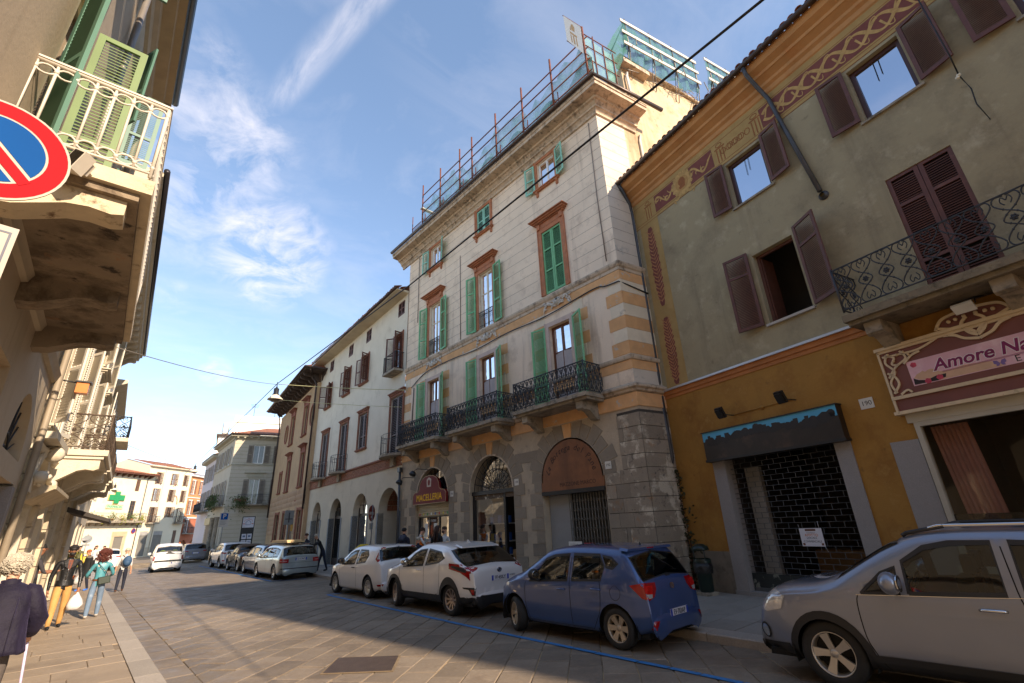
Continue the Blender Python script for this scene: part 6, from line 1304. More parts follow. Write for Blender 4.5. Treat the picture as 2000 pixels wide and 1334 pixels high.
 sweep('cornice',pth,[(.002,9.8),(.1,9.86),(.12,10.1),(.3,10.2),(.7,10.3),(.72,10.45),(.8,10.48),(.8,10.6),(0,10.64)],cs,B);m=MB();m.tube([L2(.0,10.64,.85),L2(16,10.64,.85)],.07,8);m.build('gutter',MATS['dark_gutter'],B)
 for i in range(20):m=MB();console(m,L2,.4+i*.8,10.28,.62,.45,.2);m.build('modillion',cs,B)
 for c in(.3,2.75,5.6,9.0,12.6):  # banded pilasters, each block a piece
  for i in range(8):m=MB();L2.box(m,c-.25,c+.25,.14+i*.44,.56+i*.44,-.02,.09);m.build('stone_block',rs,B)
  m=MB();L2.box(m,c-.2,c+.2,3.9,9.75,-.02,.07);L2.box(m,c-.26,c+.26,9.4,9.8,-.02,.12);m.build('pilaster',cs,B)
 sweep('string_course',pth,[(.002,3.66),(.1,3.7),(.14,3.8),(.002,3.86)],cs,B)
 ws=mat('white_louvre',lin((214,206,190)),.5,var=.05)
 for k,c in enumerate((1.6,5.0,8.5,12.0)):
  for a,b in((4.3,6.9),(7.6,9.6)):
   casement(L2,B,c-.55,c+.55,a,b,-.2,WHITEF);surround(L2,B,c-.55,c+.55,a,b,.16,cs,hood=(a<5),sill=True)
   for s in(-1,1):shutter(L2,B,c+s*.72,a,.52,b-a,ws,s,14 if s>0 else 30,.08,(.45,),.06)
 for c,z0 in((1.5,1.0),(4.0,.1),(7.4,.1),(10.8,.1)):
  m=MB();m.add([L2(x,z,-.25)for x,z in arch(c,.8,z0,2.9,10)],[tuple(range(13))]);m.build('shop_pane',PANE,B);m=MB();L2.box(m,c-.9,c+.9,z0,3.8,-.35,-.3);m.build('dark_room',DARK,B)
 m=MB();ribbon(m,L2,[(1.5+.9*cos(pi*i/12),2.9+.9*sin(pi*i/12))for i in range(13)],.2,0,.12);L2.box(m,.35,2.7,4.72-.8,4.86-.8,0,.3);m.build('window_hood',cs,B)
 m=MB()
 for s in(-1,1):
  pts=[L2(1.5+s*(.2+.13*t),3.3-.03*t*t*.3+.05*sin(t*2),.2+.02*sin(t*3))for t in range(6)];m.tube(pts,.05,5);m.ball(L2(1.5+s*.9,3.2,.2),.12,8,6)
 m.ball(L2(1.5,3.75,.22),.17,8,6);m.build('carved_mask',cs,B)
 m=MB();L2.box(m,.95,3.95,3.0,3.07,-.02,.45);m.prism([(0,3.0),(.42,3.0),(0,2.75)],.95,3.95,lambda x,z,d:L2(d,z,x));m.build('stone_canopy',rs,B)
 ir=mat('rusty_iron',lin((92,76,62)),.7,.3,var=.25,sc=8)
 for k,(a0,a1,z)in enumerate(((3.3,6.6,3.88),(6.9,9.9,3.88),(10.6,13.4,3.88))):
  m=MB();L2.box(m,a0,a1,z+.12,z+.26,-.02,1.02);L2.box(m,a0+.05,a1-.05,z+.04,z+.12,-.02,.95);sl_=m.build('balcony',cs,B)
  for a in(a0+.25,a1-.25):m=MB();console(m,L2,a,z+.04,.9,.55,.3);m.build('console',cs,sl_)
  railing(L2,sl_,a0+.05,a1-.05,z+.28,z+1.15,.93,unit_scroll,.42,ir)
 m=MB();L2.box(m,12.1,14.6,5.75,5.9,-.02,1.15);sl_=m.build('balcony',cs,B);railing(L2,sl_,12.15,14.55,5.9,6.75,1.08,unit_scroll,.4,BLACK)
 m=MB();q=[(.4+i*.05,0)for i in range(2)];m.prism([(.1,3.1),(1.25,2.7),(1.25,2.6),(.1,2.95)],9.2,12.6,lambda x,z,d:L2(d,z,x));m.build('dark_awning',mat('dark_awning',lin((60,54,48)),.8,var=.15),B)
 t=thing('orange_wall_lamp','square orange lantern on a bracket above the hooded window','lamp',tuple(L2(.3,5.0,.4)));m=MB();M_=L2.M(.35,4.98,.45);m.box((-.1,-.12,-.1),(.1,.1,.1),M_);m.build('lamp_body',mat('orange_lamp',lin((206,116,40)),.4),t);m=MB();m.tube([L2(.35,5.08,.35),L2(.35,5.12,.0)],.015,4);m.box((-.13,.1,-.13),(.13,.13,.13),M_);m.build('bracket',BLACK,t)
 # last left house before the square
 L3=Fr(*tuple(L2(16.05,0)[:2]),3.2,1)
 B=thing('far_left_house','cream house last in the left row, partly hidden by balconies','building',tuple(L3(4,0)))
 H=[rect(c-.5,c+.5,a,b)for c in(1.5,4.5,7.5)for a,b in((4.2,6.5),(7.2,8.8))]+[rect(c-.8,c+.8,.1,2.9)for c in(1.5,4.5,7.5)]
 wall(L3,'front_wall',rect(0,9,0,9.2),H,cs,B,.25);m=MB();m.add([L3(9,0),L3(9,9.2),L3(9,9.2,-9),L3(9,0,-9)],[(0,1,2,3)]);m.build('end_wall',cs,B);sweep('cornice',[tuple(L3(0,0)[:2]),tuple(L3(9,0)[:2])],[(.002,8.9),(.3,9.05),(.5,9.15),(.5,9.3),(0,9.32)],cs,B)
 for c in(1.5,4.5,7.5):
  for a,b in((4.2,6.5),(7.2,8.8)):casement(L3,B,c-.5,c+.5,a,b,-.15,BROWNW,curtain=False);[shutter(L3,B,c+s*.55,a,.48,b-a,ws,s,15,.05,(.5,),.07)for s in(-1,1)]
  m=MB();L3.box(m,c-.8,c+.8,.1,2.9,-.24,-.15);m.build('shop_door',BROWNW,B)
left_side()
def behind():
 "the rest of the street behind the camera: it shades the road and is mirrored in the cars"
 pm=[mat('behind_cream',lin((206,190,160)),.92,var=.08,sc=.5),mat('behind_ochre',lin((196,156,100)),.92,var=.08,sc=.5),mat('behind_rose',lin((196,160,136)),.92,var=.08,sc=.5)]
 for i,(fr,a0,a1,h,d,lb)in enumerate(((Fr(9.9,-4.5,3,-1),-4.7,-.1,13.2,9,'ochre house behind the camera on the right'),(Fr(9.88,-9.3,4.8,-1),-6.8,0,20,10,'tall cream house behind the camera on the right'),(Fr(9.95,-16.4,-5.7,-1),-16,0,20,10,'tall rose house behind the camera on the right'),(Fr(-1.5,-1.0,2,1),-11,0,12.5,9,'cream house behind the camera on the left'),(Fr(-1.9,-12.2,4,1),-14,0,15,9,'rose house behind the camera on the left'))):
  B=thing('street_house',lb,'building',tuple(fr((a0+a1)/2,0)))
  H=[rect(c-.5,c+.5,z,z+1.9)for c in[a0+1.5+2.6*k for k in range(int((a1-a0-1.5)/2.6)+1)]for z in[4.6+3.6*k for k in range(int((h-5)/3.6))]if c+.6<a1 and z+2<h]
  wall(fr,'front_wall',rect(a0,a1,0,h),H,pm[(1,0,2,0,2)[i]],B,.25)
  m=MB()
  for hh in H:m.add([fr(x,z,-.2)for x,z in hh],[(0,1,2,3)])
  m.build('window_pane',DARK,B,'stuff')
  m=MB();fr.box(m,a0,a1,h-.2,h,-d,.5);fr.box(m,a0,a1,0,h-.2,-d,-.3);m.build('body',pm[i%3],B)
behind()
# ------------------------------------------------------------------ road, pavements, kerbs
def kx(y):return min(8.36+.055*(y-4),9.63+.006*(y-27))
def lx(y):return 1.02+.0135*y
def paving():
 jm=mat('sand_joint',lin((170,146,112)),.95,var=.25,sc=3,bump=.4,bsc=60,stain=(lin((92,78,62)),1.2,.45,.6))
 rs=mat('road_stone',lin((138,124,108)),.5,var=.18,sc=.8,fine=.16,bump=.32,bsc=16,rnd=.2,stain=[(lin((100,88,76)),.5,.46,.7),(lin((112,98,84)),1.6,.54,.74),(lin((160,142,120)),5,.58,.75)],aniso=(.4,.75,2.5),spec=.35)
 road=bpy.data.objects.new('road',None);_reg(road,None,Matrix());road['kind']='structure'
 m=MB();m.add([(lx(-12)-.1,-12,-.014),(kx(-12)+.1,-12,-.014),(kx(27)+.1,27,-.014),(kx(62)+.1,62,-.014),(lx(62)-.1,62,-.014)],[(0,1,2,3,4)]);m.build('joint_bed',jm,road)
 m=MB();m.add([(-25,62.01,-.004),(40,62.01,-.004),(60,130,-.004),(-40,130,-.004)],[(0,1,2,3)]);m.add([(lx(62)-.1,50,-.02),(-25,50,-.02),(-25,62.01,-.02),(lx(62)-.1,62.01,-.02)],[(0,3,2,1)]);m.add([(kx(62)+.1,50,-.02),(40,50,-.02),(40,62.01,-.02),(kx(62)+.1,62.01,-.02)],[(0,1,2,3)]);m.build('far_paving',rs,road)
 def clip(P,a,b,c):
  out=[]
  for i in range(len(P)):
   p,q=P[i],P[(i+1)%len(P)];dp=a*p[0]+b*p[1]+c;dq=a*q[0]+b*q[1]+c
   if dp>=0:out.append(p)
   if dp*dq<0:t=dp/(dp-dq);out.append((p[0]+(q[0]-p[0])*t,p[1]+(q[1]-p[1])*t))
  return out
 th=rad(50);u=(sin(th),cos(th));v=(cos(th),-sin(th));rr=random.Random(11);sl=[]
 w=.47
 for i in range(-75,30):
  s=-20+rr.random()
  while s<75:
   ln=rr.uniform(.55,.95);g=.008
   P=[(u[0]*a+v[0]*b,u[1]*a+v[1]*b)for a,b in((s+g,i*w+g),(s+ln-g,i*w+g),(s+ln-g,i*w+w-g),(s+g,i*w+w-g))]
   s+=ln
   c=(sum(p[0]for p in P)/4,sum(p[1]for p in P)/4)
   if not(-1.5<c[1]<61 and lx(c[1])-.5<c[0]<kx(c[1])+.6):continue
   P=clip(P,1,-.0135,-(1.02+.34+.43));
   if len(P)>=3:P=clip(P,-1,.055,8.36-.22-.2)
   if len(P)>=3:P=clip(P,-1,.006,9.63-.162-.2)
   if len(P)>=3:P=clip(P,0,1,1.4)
   if len(P)>=3:P=clip(P,0,-1,61.9)
   if len(P)<3:continue
   A=abs(sum(P[k][0]*P[(k+1)%len(P)][1]-P[(k+1)%len(P)][0]*P[k][1]for k in range(len(P))))/2
   if A<.02:continue
   sl.append(P)
 for y in range(0,80):  # gutter course along the left kerb
  y0=-1.2+y*.78
  if y0>60:break
  sl.append([(lx(y0)+.36,y0+.01),(lx(y0)+.76,y0+.01),(lx(y0+.77)+.76,y0+.77),(lx(y0+.77)+.36,y0+.77)])
 def seen(P):
  c=Vector((sum(p[0]for p in P)/len(P),sum(p[1]for p in P)/len(P),0));d=c-Vector((0,0,HC));zc=d.dot(_f)
  if zc<.5:return-1
  px=1000+913.9*d.dot(_ri)/zc;py=667-913.9*d.dot(_up)/zc
  return 1/d.length if-60<px<2060 and py<1420 else-1
 sl.sort(key=lambda P:-seen(P))
 def stone(mb,P,z,e=.012):
  cx=sum(p[0]for p in P)/len(P);cy=sum(p[1]for p in P)/len(P);n=len(P);tx,ty=rr.gauss(0,.003),rr.gauss(0,.003)
  Z=lambda p:z+(p[0]-cx)*tx+(p[1]-cy)*ty
  I=[]
  for p in P:d=hypot(p[0]-cx,p[1]-cy)or 1;f=max(0,1-e*1.4/d);I.append((cx+(p[0]-cx)*f,cy+(p[1]-cy)*f))
  vs=[(p[0],p[1],z-.05)for p in P]+[(p[0],p[1],Z(p)-e*.6)for p in P]+[(p[0],p[1],Z(p))for p in I]
  mb.add(vs,[(i,(i+1)%n,n+(i+1)%n,n+i)for i in range(n)]+[(n+i,n+(i+1)%n,2*n+(i+1)%n,2*n+i)for i in range(n)]+[tuple(range(2*n,3*n))])
 rest=MB()
 for k,P in enumerate(sl):
  z=rr.gauss(0,.0022)
  if k<300 and seen(P)>0:m=MB();stone(m,P,z);m.build('paving_stone',rs,road)
  else:stone(rest,P,z)
 rest.build('paving_stones',rs,road,'stuff')
 # kerbs and pavements
 kb=mat('kerb_granite',lin((168,158,146)),.8,var=.1,sc=2,fine=.2,bump=.3,bsc=40,rnd=.1);ps=mat('pavement_slab',lin((142,134,124)),.75,var=.1,sc=1.2,fine=.1,bump=.2,bsc=30,rnd=.09,stain=(lin((112,104,96)),1.4,.52,.75));pl=mat('left_pavement_slab',lin((156,138,116)),.7,var=.1,sc=1.2,fine=.08,bump=.2,bsc=25,rnd=.09,stain=(lin((128,112,94)),1.3,.52,.75))
 rp=bpy.data.objects.new('right_pavement',None);_reg(rp,None,Matrix());rp['kind']='structure';lp=bpy.data.objects.new('left_pavement',None);_reg(lp,None,Matrix());lp['kind']='structure'
 m=MB();m.add([(kx(-12)+.2,-12,.1),(20,-12,.1),(20,62,.1),(kx(62)+.2,62,.1),(kx(27)+.2,27,.1)],[(0,1,2,3,4)]);m.build('pavement_bed',jm,rp);m=MB();m.add([(-8,-12,.085),(lx(-12)+.02,-12,.085),(lx(62)+.02,62,.085),(-8,62,.085)],[(0,1,2,3)]);m.build('pavement_bed',mat('grey_joint',lin((128,112,94)),.95,var=.2,sc=3),lp)
 y=-2
 while y<61:
  l=rr.uniform(.9,1.4);m=MB();P=[(kx(y)-.18,y+.006),(kx(y)+.2,y+.006),(kx(y+l)+.2,y+l-.006),(kx(y+l)-.18,y+l-.006)]
  vs=[(p[0],p[1],-.06)for p in P]+[(p[0],p[1],.105)for p in P]+[(P[0][0]+.02,P[0][1],.125),(P[1][0],P[1][1],.125),(P[2][0],P[2][1],.125),(P[3][0]+.02,P[3][1],.125)]
  m.add(vs,[(i,(i+1)%4,4+(i+1)%4,4+i)for i in range(4)]+[(4+i,4+(i+1)%4,8+(i+1)%4,8+i)for i in range(4)]+[(8,9,10,11)]);m.build('kerb_stone',kb,rp)
  m=MB();P=[(lx(y),y+.006),(lx(y)+.33,y+.006),(lx(y+l)+.33,y+l-.006),(lx(y+l),y+l-.006)];vs=[(p[0],p[1],-.06)for p in P]+[(p[0],p[1],.085)for p in P]+[(P[0][0],P[0][1],.1),(P[1][0]-.02,P[1][1],.1),(P[2][0]-.02,P[2][1],.1),(P[3][0],P[3][1],.1)]
  m.add(vs,[(i,(i+1)%4,4+(i+1)%4,4+i)for i in range(4)]+[(4+i,4+(i+1)%4,8+(i+1)%4,8+i)for i in range(4)]+[(8,9,10,11)]);m.build('kerb_stone',kb,lp);y+=l
 def slabs(par,mm,x0f,x1f,z,w,y0,y1,limit,nm):
  rest=MB();k=0;y=y0
  while y<y1:
   x=x0f(y)+rr.uniform(-.5,0)*0;j=0;first=True
   while x<x1f(y):
    l=rr.uniform(.8,1.5)if not first else rr.uniform(.5,1.2);first=False;xe=min(x+l,x1f(y));sh=x0f(y+w)-x0f(y)
    P=[(x+.005,y+.005),(xe-.005,y+.005),(xe-.005+sh,y+w-.005),(x+.005+sh,y+w-.005)]
    if xe-x>.1:
     mb=MB()if k<limit else rest;stone(mb,P,z+rr.gauss(0,.0012),.007)
     if k<limit:mb.build(nm,mm,par)
     k+=1
    x+=l
   y+=w
  rest.build(nm+'s',mm,par,'stuff')
 slabs(rp,ps,lambda y:kx(y)+.21,lambda y:13.2,.125,.62,0,45,150,'pavement_slab')
 rest=MB()
 slabs(lp,pl,lambda y:-1.7,lambda y:lx(y)-.005,.1,.66,5.2,48,110,'pavement_slab')
 # painted blue parking lines
 bl=mat('parking_blue',lin((44,118,176)),.6,var=.14,sc=4,stain=(lin((100,100,104)),7,.6,.68));m=MB()
 def line(x0,y0,x1,y1,w=.1):
  d=Vector((x1-x0,y1-y0));L=d.length;d/=L;n=Vector((-d.y,d.x));s=0
  while s<L:
   l=min(rr.uniform(.45,.8),L-s);a=Vector((x0,y0))+d*(s+.012);b=Vector((x0,y0))+d*(s+l-.012);j=rr.uniform(-.008,.008)
   q=[a+n*(w/2+j),a-n*w/2,b-n*w/2,b+n*(w/2+j)];m.add([(p.x,p.y,.011)for p in q]+[(p.x,p.y,.006)for p in q],[(0,1,2,3),(4,7,6,5)]);s+=l
 line(6.5,1.5,6.58,7.8);line(6.58,7.8,6.93,17.4);line(6.95,17.4,8.4,17.0);line(7.38,25.0,8.15,46);line(7.4,25.0,8.7,24.4)
 tag(m.build('parking_line',bl),kind='structure')
 # iron drain cover
 P=[(3.2,8.02),(3.75,8.75),(4.5,8.0),(3.98,7.27)];t=thing('drain_cover','rectangular rusty iron drain cover set in the sunlit road stones','manhole cover',(3.85,8.0,0));m=MB();m.prism(P,.004,.012,lambda a,b,d:Vector((a,b,d)));m.build('frame',mat('sandy_rim',lin((128,110,86)),.9,var=.2,sc=8),t);c=(3.86,8.01);P2=[(c[0]+(p[0]-c[0])*.94,c[1]+(p[1]-c[1])*.94)for p in P];m=MB();m.prism(P2,.012,.016,lambda a,b,d:Vector((a,b,d)));m.build('plate',mat('cast_iron_cover',lin((84,70,62)),.55,.3,var=.2,sc=6,bump=.3,bsc=40),t)
paving()
# ------------------------------------------------------------------ scaffold on the townhouse roof
def scaffold():
 rust=mat('rusty_scaffold',lin((112,64,48)),.7,.4,var=.25,sc=6);grey=mat('grey_scaffold_tube',lin((120,112,104)),.5,.5,var=.2);brd=mat('scaffold_board',lin((150,140,122)),.8,var=.2,sc=4);wb=mat('white_board',lin((188,182,170)),.6,var=.06)
 def net(name,col,dens):
  m=bpy.data.materials.new(name);m.use_nodes=True;nt=m.node_tree;N=nt.nodes;L=nt.links;b=N['Principled BSDF'];b.inputs['Base Color'].default_value=(*lin(col),1);b.inputs['Roughness'].default_value=.8
  geo=N.new('ShaderNodeNewGeometry');n=N.new('ShaderNodeTexNoise');n.inputs['Scale'].default_value=2.5;n.inputs['Detail'].default_value=6;L.new(geo.outputs['Position'],n.inputs['Vector']);r=N.new('ShaderNodeMapRange');r.inputs[1].default_value=.3;r.inputs[2].default_value=.7;r.inputs[3].default_value=max(0,dens-.3);r.inputs[4].default_value=dens+.25;L.new(n.outputs[0],r.inputs[0])
  L.new(r.outputs[0],b.inputs['Alpha']);return m
 ng,nw=net('green_net',(34,104,90),.62),net('pale_net',(120,168,158),.46)
 t=thing('roof_guard_rail','rusty scaffold guard rail with netting along the townhouse street eave','scaffold',(10.8,13,16.9));x=10.85
 ys=[7.06,8.82,10.57,12.35,14.17,15.18,16.93,18.66]
 for y in ys:
  m=MB();m.tube([(x,y,16.9),(x,y,19.75)],.042,6);m.tube([(x+.04,y-.22,16.95),(x+.04,y-.22,17.75)],.022,5);m.tube([(x,y,17.6),(x+.6,y,17.0)],.02,5);m.build('pole',rust,t)
 for z in(17.35,17.95,18.55,19.1):m=MB();m.tube([(x+.03,6.9,z),(x+.03,18.75,z)],.028,5);m.build('rail',rust,t)
 m=MB();m.box((x+.05,6.9,17.0),(x+.09,18.75,17.3));m.build('toe_board',brd,t)
 m=MB();vs=[];rr=random.Random(1)
 for i in range(49):y=6.9+i*.247;h=18.2+.55*abs(sin(i*.9))+.3*sin(i*.37)+rr.uniform(-.15,.15);vs+=[(x+.1+.04*sin(i),y,17.1),(x+.12+.06*sin(i*1.7),y,(17.1+h)/2),(x+.1,y,h)]
 m.add(vs,[(3*i+j,3*i+3+j,3*i+4+j,3*i+1+j)for i in range(48)for j in(0,1)]);m.build('net',nw,t);m=MB();vs=[]
 for i in range(49):y=6.9+i*.247;h=17.55+.3*sin(i*.8)+.55*max(0,1-i/10);vs+=[(x+.14+.05*sin(i*1.3),y,17.0),(x+.15,y,h)]
 m.add(vs,[(2*i,2*i+2,2*i+3,2*i+1)for i in range(48)]);m.build('green_net',ng,t)
 m=MB();[m.tube([(x-.02,18.8+.1*i,16.95),(x-.02,18.8+.1*i,17.4)],.014,4)for i in range(9)];m.tube([(x-.02,18.75,17.4),(x-.02,19.7,17.4)],.02,5);m.tube([(x-.02,19.65,16.9),(x-.02,19.65,18.2)],.024,5);m.build('end_panel',rust,t)
 m=MB();m.box((x-.1,18.55,18.15),(x+1.0,18.75,18.2));m.build('loose_board',wb,t)
 # corner frame returning along the side
 m=MB();a=Vector((x,7.06,0));d=CS.t
 for k in(0,.5,1.0,1.5):
  p=a+d*k;m.tube([p+Vector((0,0,16.95)),p+Vector((0,0,19.7-.3*k))],.026,5)
 for z in(17.4,18.1,18.8,19.4):m.tube([a+Vector((0,0,z)),a+d*1.7+Vector((0,0,z))],.02,5)
 m.build('corner_frame',rust,t);m=MB();m.add([a+Vector((0,0,17))+CS.n*-.04,a+d*1.6+Vector((0,0,17))+CS.n*-.04,a+d*1.6+Vector((0,0,19.2))+CS.n*-.04,a+Vector((0,0,19.4))+CS.n*-.04],[(0,1,2,3)]);m.build('net',nw,t)
 m=MB();P_=[CS(.9,17.6,.1),CS(1.6,19.4,.3),CS(1.95,20.6,.5),CS(1.95,22.0,.5),CS(1.2,20.6,.45),CS(.6,19.3,.3)];m.add(P_,[(0,1,4,5),(1,2,3,4)]);m.tube([CS(.7,18.9,.35),CS(1.95,21.8,.5)],.018,4);m.build('net',ng,t)
 b=thing('roof_banner','white banner with a brown emblem on the scaffold corner','banner',(10.75,7.4,18.3));q=[(10.8,7.82,21.25),(10.8,7.08,19.75),(10.8,7.1,18.3),(10.8,7.78,19.75)];m=MB();q2=[Vector(p)+Vector((.02,0,0))for p in q];m.add(q+q2,[(0,1,2,3),(7,6,5,4),(0,4,5,1),(1,5,6,2),(2,6,7,3),(3,7,4,0)]);m.build('cloth',mat('banner_cloth',lin((232,228,218)),.8,var=.04),b)
 em=mat('banner_print',lin((196,160,116)),.8,var=.1)
 def bp(u,v):A=Vector(q[0]).lerp(Vector(q[1]),u);D=Vector(q[3]).lerp(Vector(q[2]),u);return A.lerp(D,v)+Vector((-.004,0,0))
 m=MB()
 for poly in([(.3,.62),(.36,.62),(.4,.9),(.32,.9)],[(.45,.6),(.53,.6),(.57,.9),(.47,.9)],[(.62,.6),(.68,.6),(.72,.9),(.64,.9)],[(.28,.5),(.72,.5),(.7,.58),(.3,.58)],[(.4,.2),(.52,.12),(.62,.22),(.6,.4),(.42,.4)],[(.34,.3),(.38,.28),(.4,.44),(.32,.42)]):m.add([bp(*p)for p in poly],[tuple(range(len(poly)))])
 m.build('emblem',em,b);m=MB();m.tube([(10.82,7.85,21.3),(10.82,7.05,19.7)],.02,5);m.tube([(10.82,7.8,19.76),(10.82,6.9,18.0)],.018,5);m.build('pole',rust,b)
 # side scaffolds on the ochre gable: boards, green net, struts
 for k,(t0,t1,z0,lb)in enumerate(((1.7,6.7,20.35,'long white boarded guard rail with green net on the ochre gable'),(7.55,11.2,21.7,'shorter white boarded guard rail with green net further along the gable'))):
  t=thing('gable_guard_rail',lb,'scaffold',tuple(CS((t0+t1)/2,z0,.4)),group='guard rails on the gable');rise=.1
  for j in range(3):m=MB();m.prism([(t0,z0+j*.68),(t1,z0+j*.68+rise*(t1-t0)),(t1,z0+j*.68+.16+rise*(t1-t0)),(t0,z0+j*.68+.16)],.5,.54,CS);m.build('board',wb,t)
  n=4 if k==0 else 3
  for i in range(n):
   a=t0+.35+i*(t1-t0-.5)/(n-1);zz=rise*(a-t0);m=MB();m.tube([CS(a,z0-.25+zz,.46),CS(a,z0+1.75+zz,.46)],.03,5);m.tube([CS(a,z0+.3+zz,.46),CS(a+.1,z0-1.3+zz,.05)],.022,5);m.tube([CS(a,z0-.2+zz,.46),CS(a+.35,z0-1.2+zz,.04)],.02,5);m.tube([CS(a-.3,z0-.9+zz,.06),CS(a+.5,z0-1.0+zz,.3)],.018,4);m.tube([CS(a-.1,z0-.4,.9),CS(a+.5,z0+.9,.5)],.022,4);m.build('strut',grey,t)
  m=MB();vs=[];N_=40
  for i in range(N_+1):a=t0+.1+(t1-t0-.1)*i/N_;zz=rise*(a-t0);sg=.25*sin(i*.55)+.1*sin(i*1.9);vs+=[CS(a,z0-.45+zz+sg*.6,.25+.1*sin(i)),CS(a,z0+.5+zz,.46+.05*sin(i*1.4)),CS(a,z0+1.62+zz+.06*sin(i*1.1),.47)]
  m.add(vs,[(3*i+j,3*i+3+j,3*i+4+j,3*i+1+j)for i in range(N_)for j in(0,1)]);m.build('net',ng,t)
  m=MB();rr=random.Random(k)
  for i in range(26):a=rr.uniform(t0,t1-.3);zz=rise*(a-t0);p=CS(a,z0-.6+zz+rr.uniform(-.2,.15),.12+.2*rr.random());m.tube([p,p+CS.t*rr.uniform(.1,.35)+Vector((0,0,rr.uniform(-.25,.1))),p+CS.t*rr.uniform(.3,.6)+Vector((0,0,rr.uniform(-.1,.1)))],.012,3)
  m.build('loose_rope',mat('old_rope',lin((150,124,92)),.9),t,'stuff')
scaffold()
# ------------------------------------------------------------------ lamps, cables, signs, bin
def street():
 cb=mat('black_cable',(.015,.015,.016),.5);thin=mat('thin_wire',lin((110,104,96)),.6);yel=mat('pale_wire',lin((196,190,140)),.6)
 def cable(name,pts,r,m_,lb,sag=.0):
  P=[];
  for i in range(len(pts)-1):
   a,b=Vector(pts[i]),Vector(pts[i+1]);
   for k in range(12):f=k/12;P.append(a.lerp(b,f)-Vector((0,0,sag*4*f*(1-f))))
  P.append(Vector(pts[-1]));m=MB();m.tube(P,r,6);return tag(m.build(name,m_),lb,'cable')
 cable('lamp_cable',[(4.6,-9,7.7),(5.18,.7,7.95),(5.77,10.5,8.32),(6.7,26,9.42),(8.8,61,9.5),(9.6,74,9.6)],.02,cb,'thick black cable running along the street and carrying the lamps')
 cable('cross_wire',[(-.05,16,6.9),(6.7,26.1,9.4)],.012,thin,'thin wire from the left houses to the nearer street lamp',.15)
 cable('cross_wire',[(6.75,26,9.4),(11.45,20.6,8.5)],.016,yel,'pale upper wire from the nearer lamp to the pink townhouse',.05)
 cable('cross_wire',[(7.1,26.5,8.7),(11.45,21.2,7.75)],.012,yel,'pale lower wire crossing the white house front',.05)
 cable('cross_wire',[(.6,40,8.4),(8.8,61,9.05),(10.7,58,8.7)],.014,thin,'thin wire crossing the far street by the grey corner house',.2)
 for(x,y,z,lb)in((6.7,26,9.38,'bell shaped street lamp hanging from the cable before the palazzo eave'),(8.8,61,9.46,'far bell shaped street lamp hanging over the grey corner house street'),(3.4,82,9.2,'small hanging lamp against the tall cream house front')):
  t=thing('street_lamp',lb,'street lamp',(x,y,z-1),group='bell lamps hanging over the street');M_=Matrix.Translation((x,y,z))
  m=MB();m.lathe([(.0,-.1),(.03,-.12),(.06,-.2),(.13,-.24),(.13,-.5),(.17,-.55),(.17,-.6)],14,M_);m.build('housing',BLACK,t);m=MB();m.lathe([(.16,-.58),(.22,-.66),(.36,-.78),(.38,-.84),(.36,-.84),(.2,-.7),(0,-.66)],18,M_);m.build('shade',mat('cream_lamp_shade',lin((214,204,184)),.4,var=.05),t);m=MB();m.lathe([(0,-.96),(.2,-.93),(.33,-.84)],14,M_);m.build('diffuser',glass('lamp_diffuser',(.8,.8,.75),.8,.2),t);m=MB();m.tube([(x,y,z-.1),(x,y,z+.12)],.02,5);m.build('hook',BLACK,t)
 rd=mat('sign_red',lin((172,24,32)),.7,var=.04,spec=.1);bu=mat('sign_blue',lin((0,74,140)),.7,var=.04,spec=.1);wh=mat('sign_white2',lin((186,178,166)),.7,var=.04,spec=.1);gy=mat('sign_grey_back',lin((130,132,132)),.5,.5,var=.08)
 def disc(m,M_,r,z,n=40,t=.003):m.prism(circ((0,0),r,n),z,z+t,lambda a,b,d:M_@Vector((a,b,d)))
 # big no parking sign at the left edge
 S_=Vector((-.805,3.57,4.125));d=Vector((.12,-1,-.0)).normalized();X=Vector((0,0,1)).cross(d).normalized();M_=Matrix(((X.x,0,d.x,S_.x),(X.y,0,d.y,S_.y),(X.z,1,d.z,S_.z),(0,0,0,1)))@Matrix.Diagonal((1.12,1.12,1,1))
 t=thing('no_parking_sign','large round no parking sign at the left edge below the balcony','road sign',(S_.x,S_.y+.05,.1))
 m=MB();disc(m,M_,.3,-.012,t=.012);m.build('disc',wh,t);m=MB();ro,ri=.288,.208;n=48;vs=[]
 for i in range(n):a=2*pi*i/n;vs+=[M_@Vector((ro*cos(a),ro*sin(a),.002)),M_@Vector((ri*cos(a),ri*sin(a),.002))]
 m.add(vs,[(2*i,(2*i+2)%(2*n),(2*i+3)%(2*n),2*i+1)for i in range(n)]);
 m.build('red_ring',rd,t)
 m=MB();
 for s in(1,-1):
  w_=.043;P=[];a0=math.asin(w_/.197)
  for i in range(21):a=rad(-45)+s*a0*1+s*(pi-2*a0)*i/20;P.append((.197*cos(a),.197*sin(a)))
  m.prism(P,.001,.003,lambda a,b,dd:M_@Vector((a,b,dd)))
 m.build('blue_field',bu,t);m=MB();q=[(-.22,-.026),(.22,-.026),(.22,.026),(-.22,.026)];c,s=cos(rad(-45)),sin(rad(-45));m.prism([(a*c-b*s,a*s+b*c)for a,b in q],.001,.0045,lambda a,b,dd:M_@Vector((a,b,dd)));m.build('red_bar',rd,t)
 m=MB();m.tube([(S_.x,S_.y+.05,.1),(S_.x,S_.y+.05,4.45)],.03,8);m.build('post',gy,t)
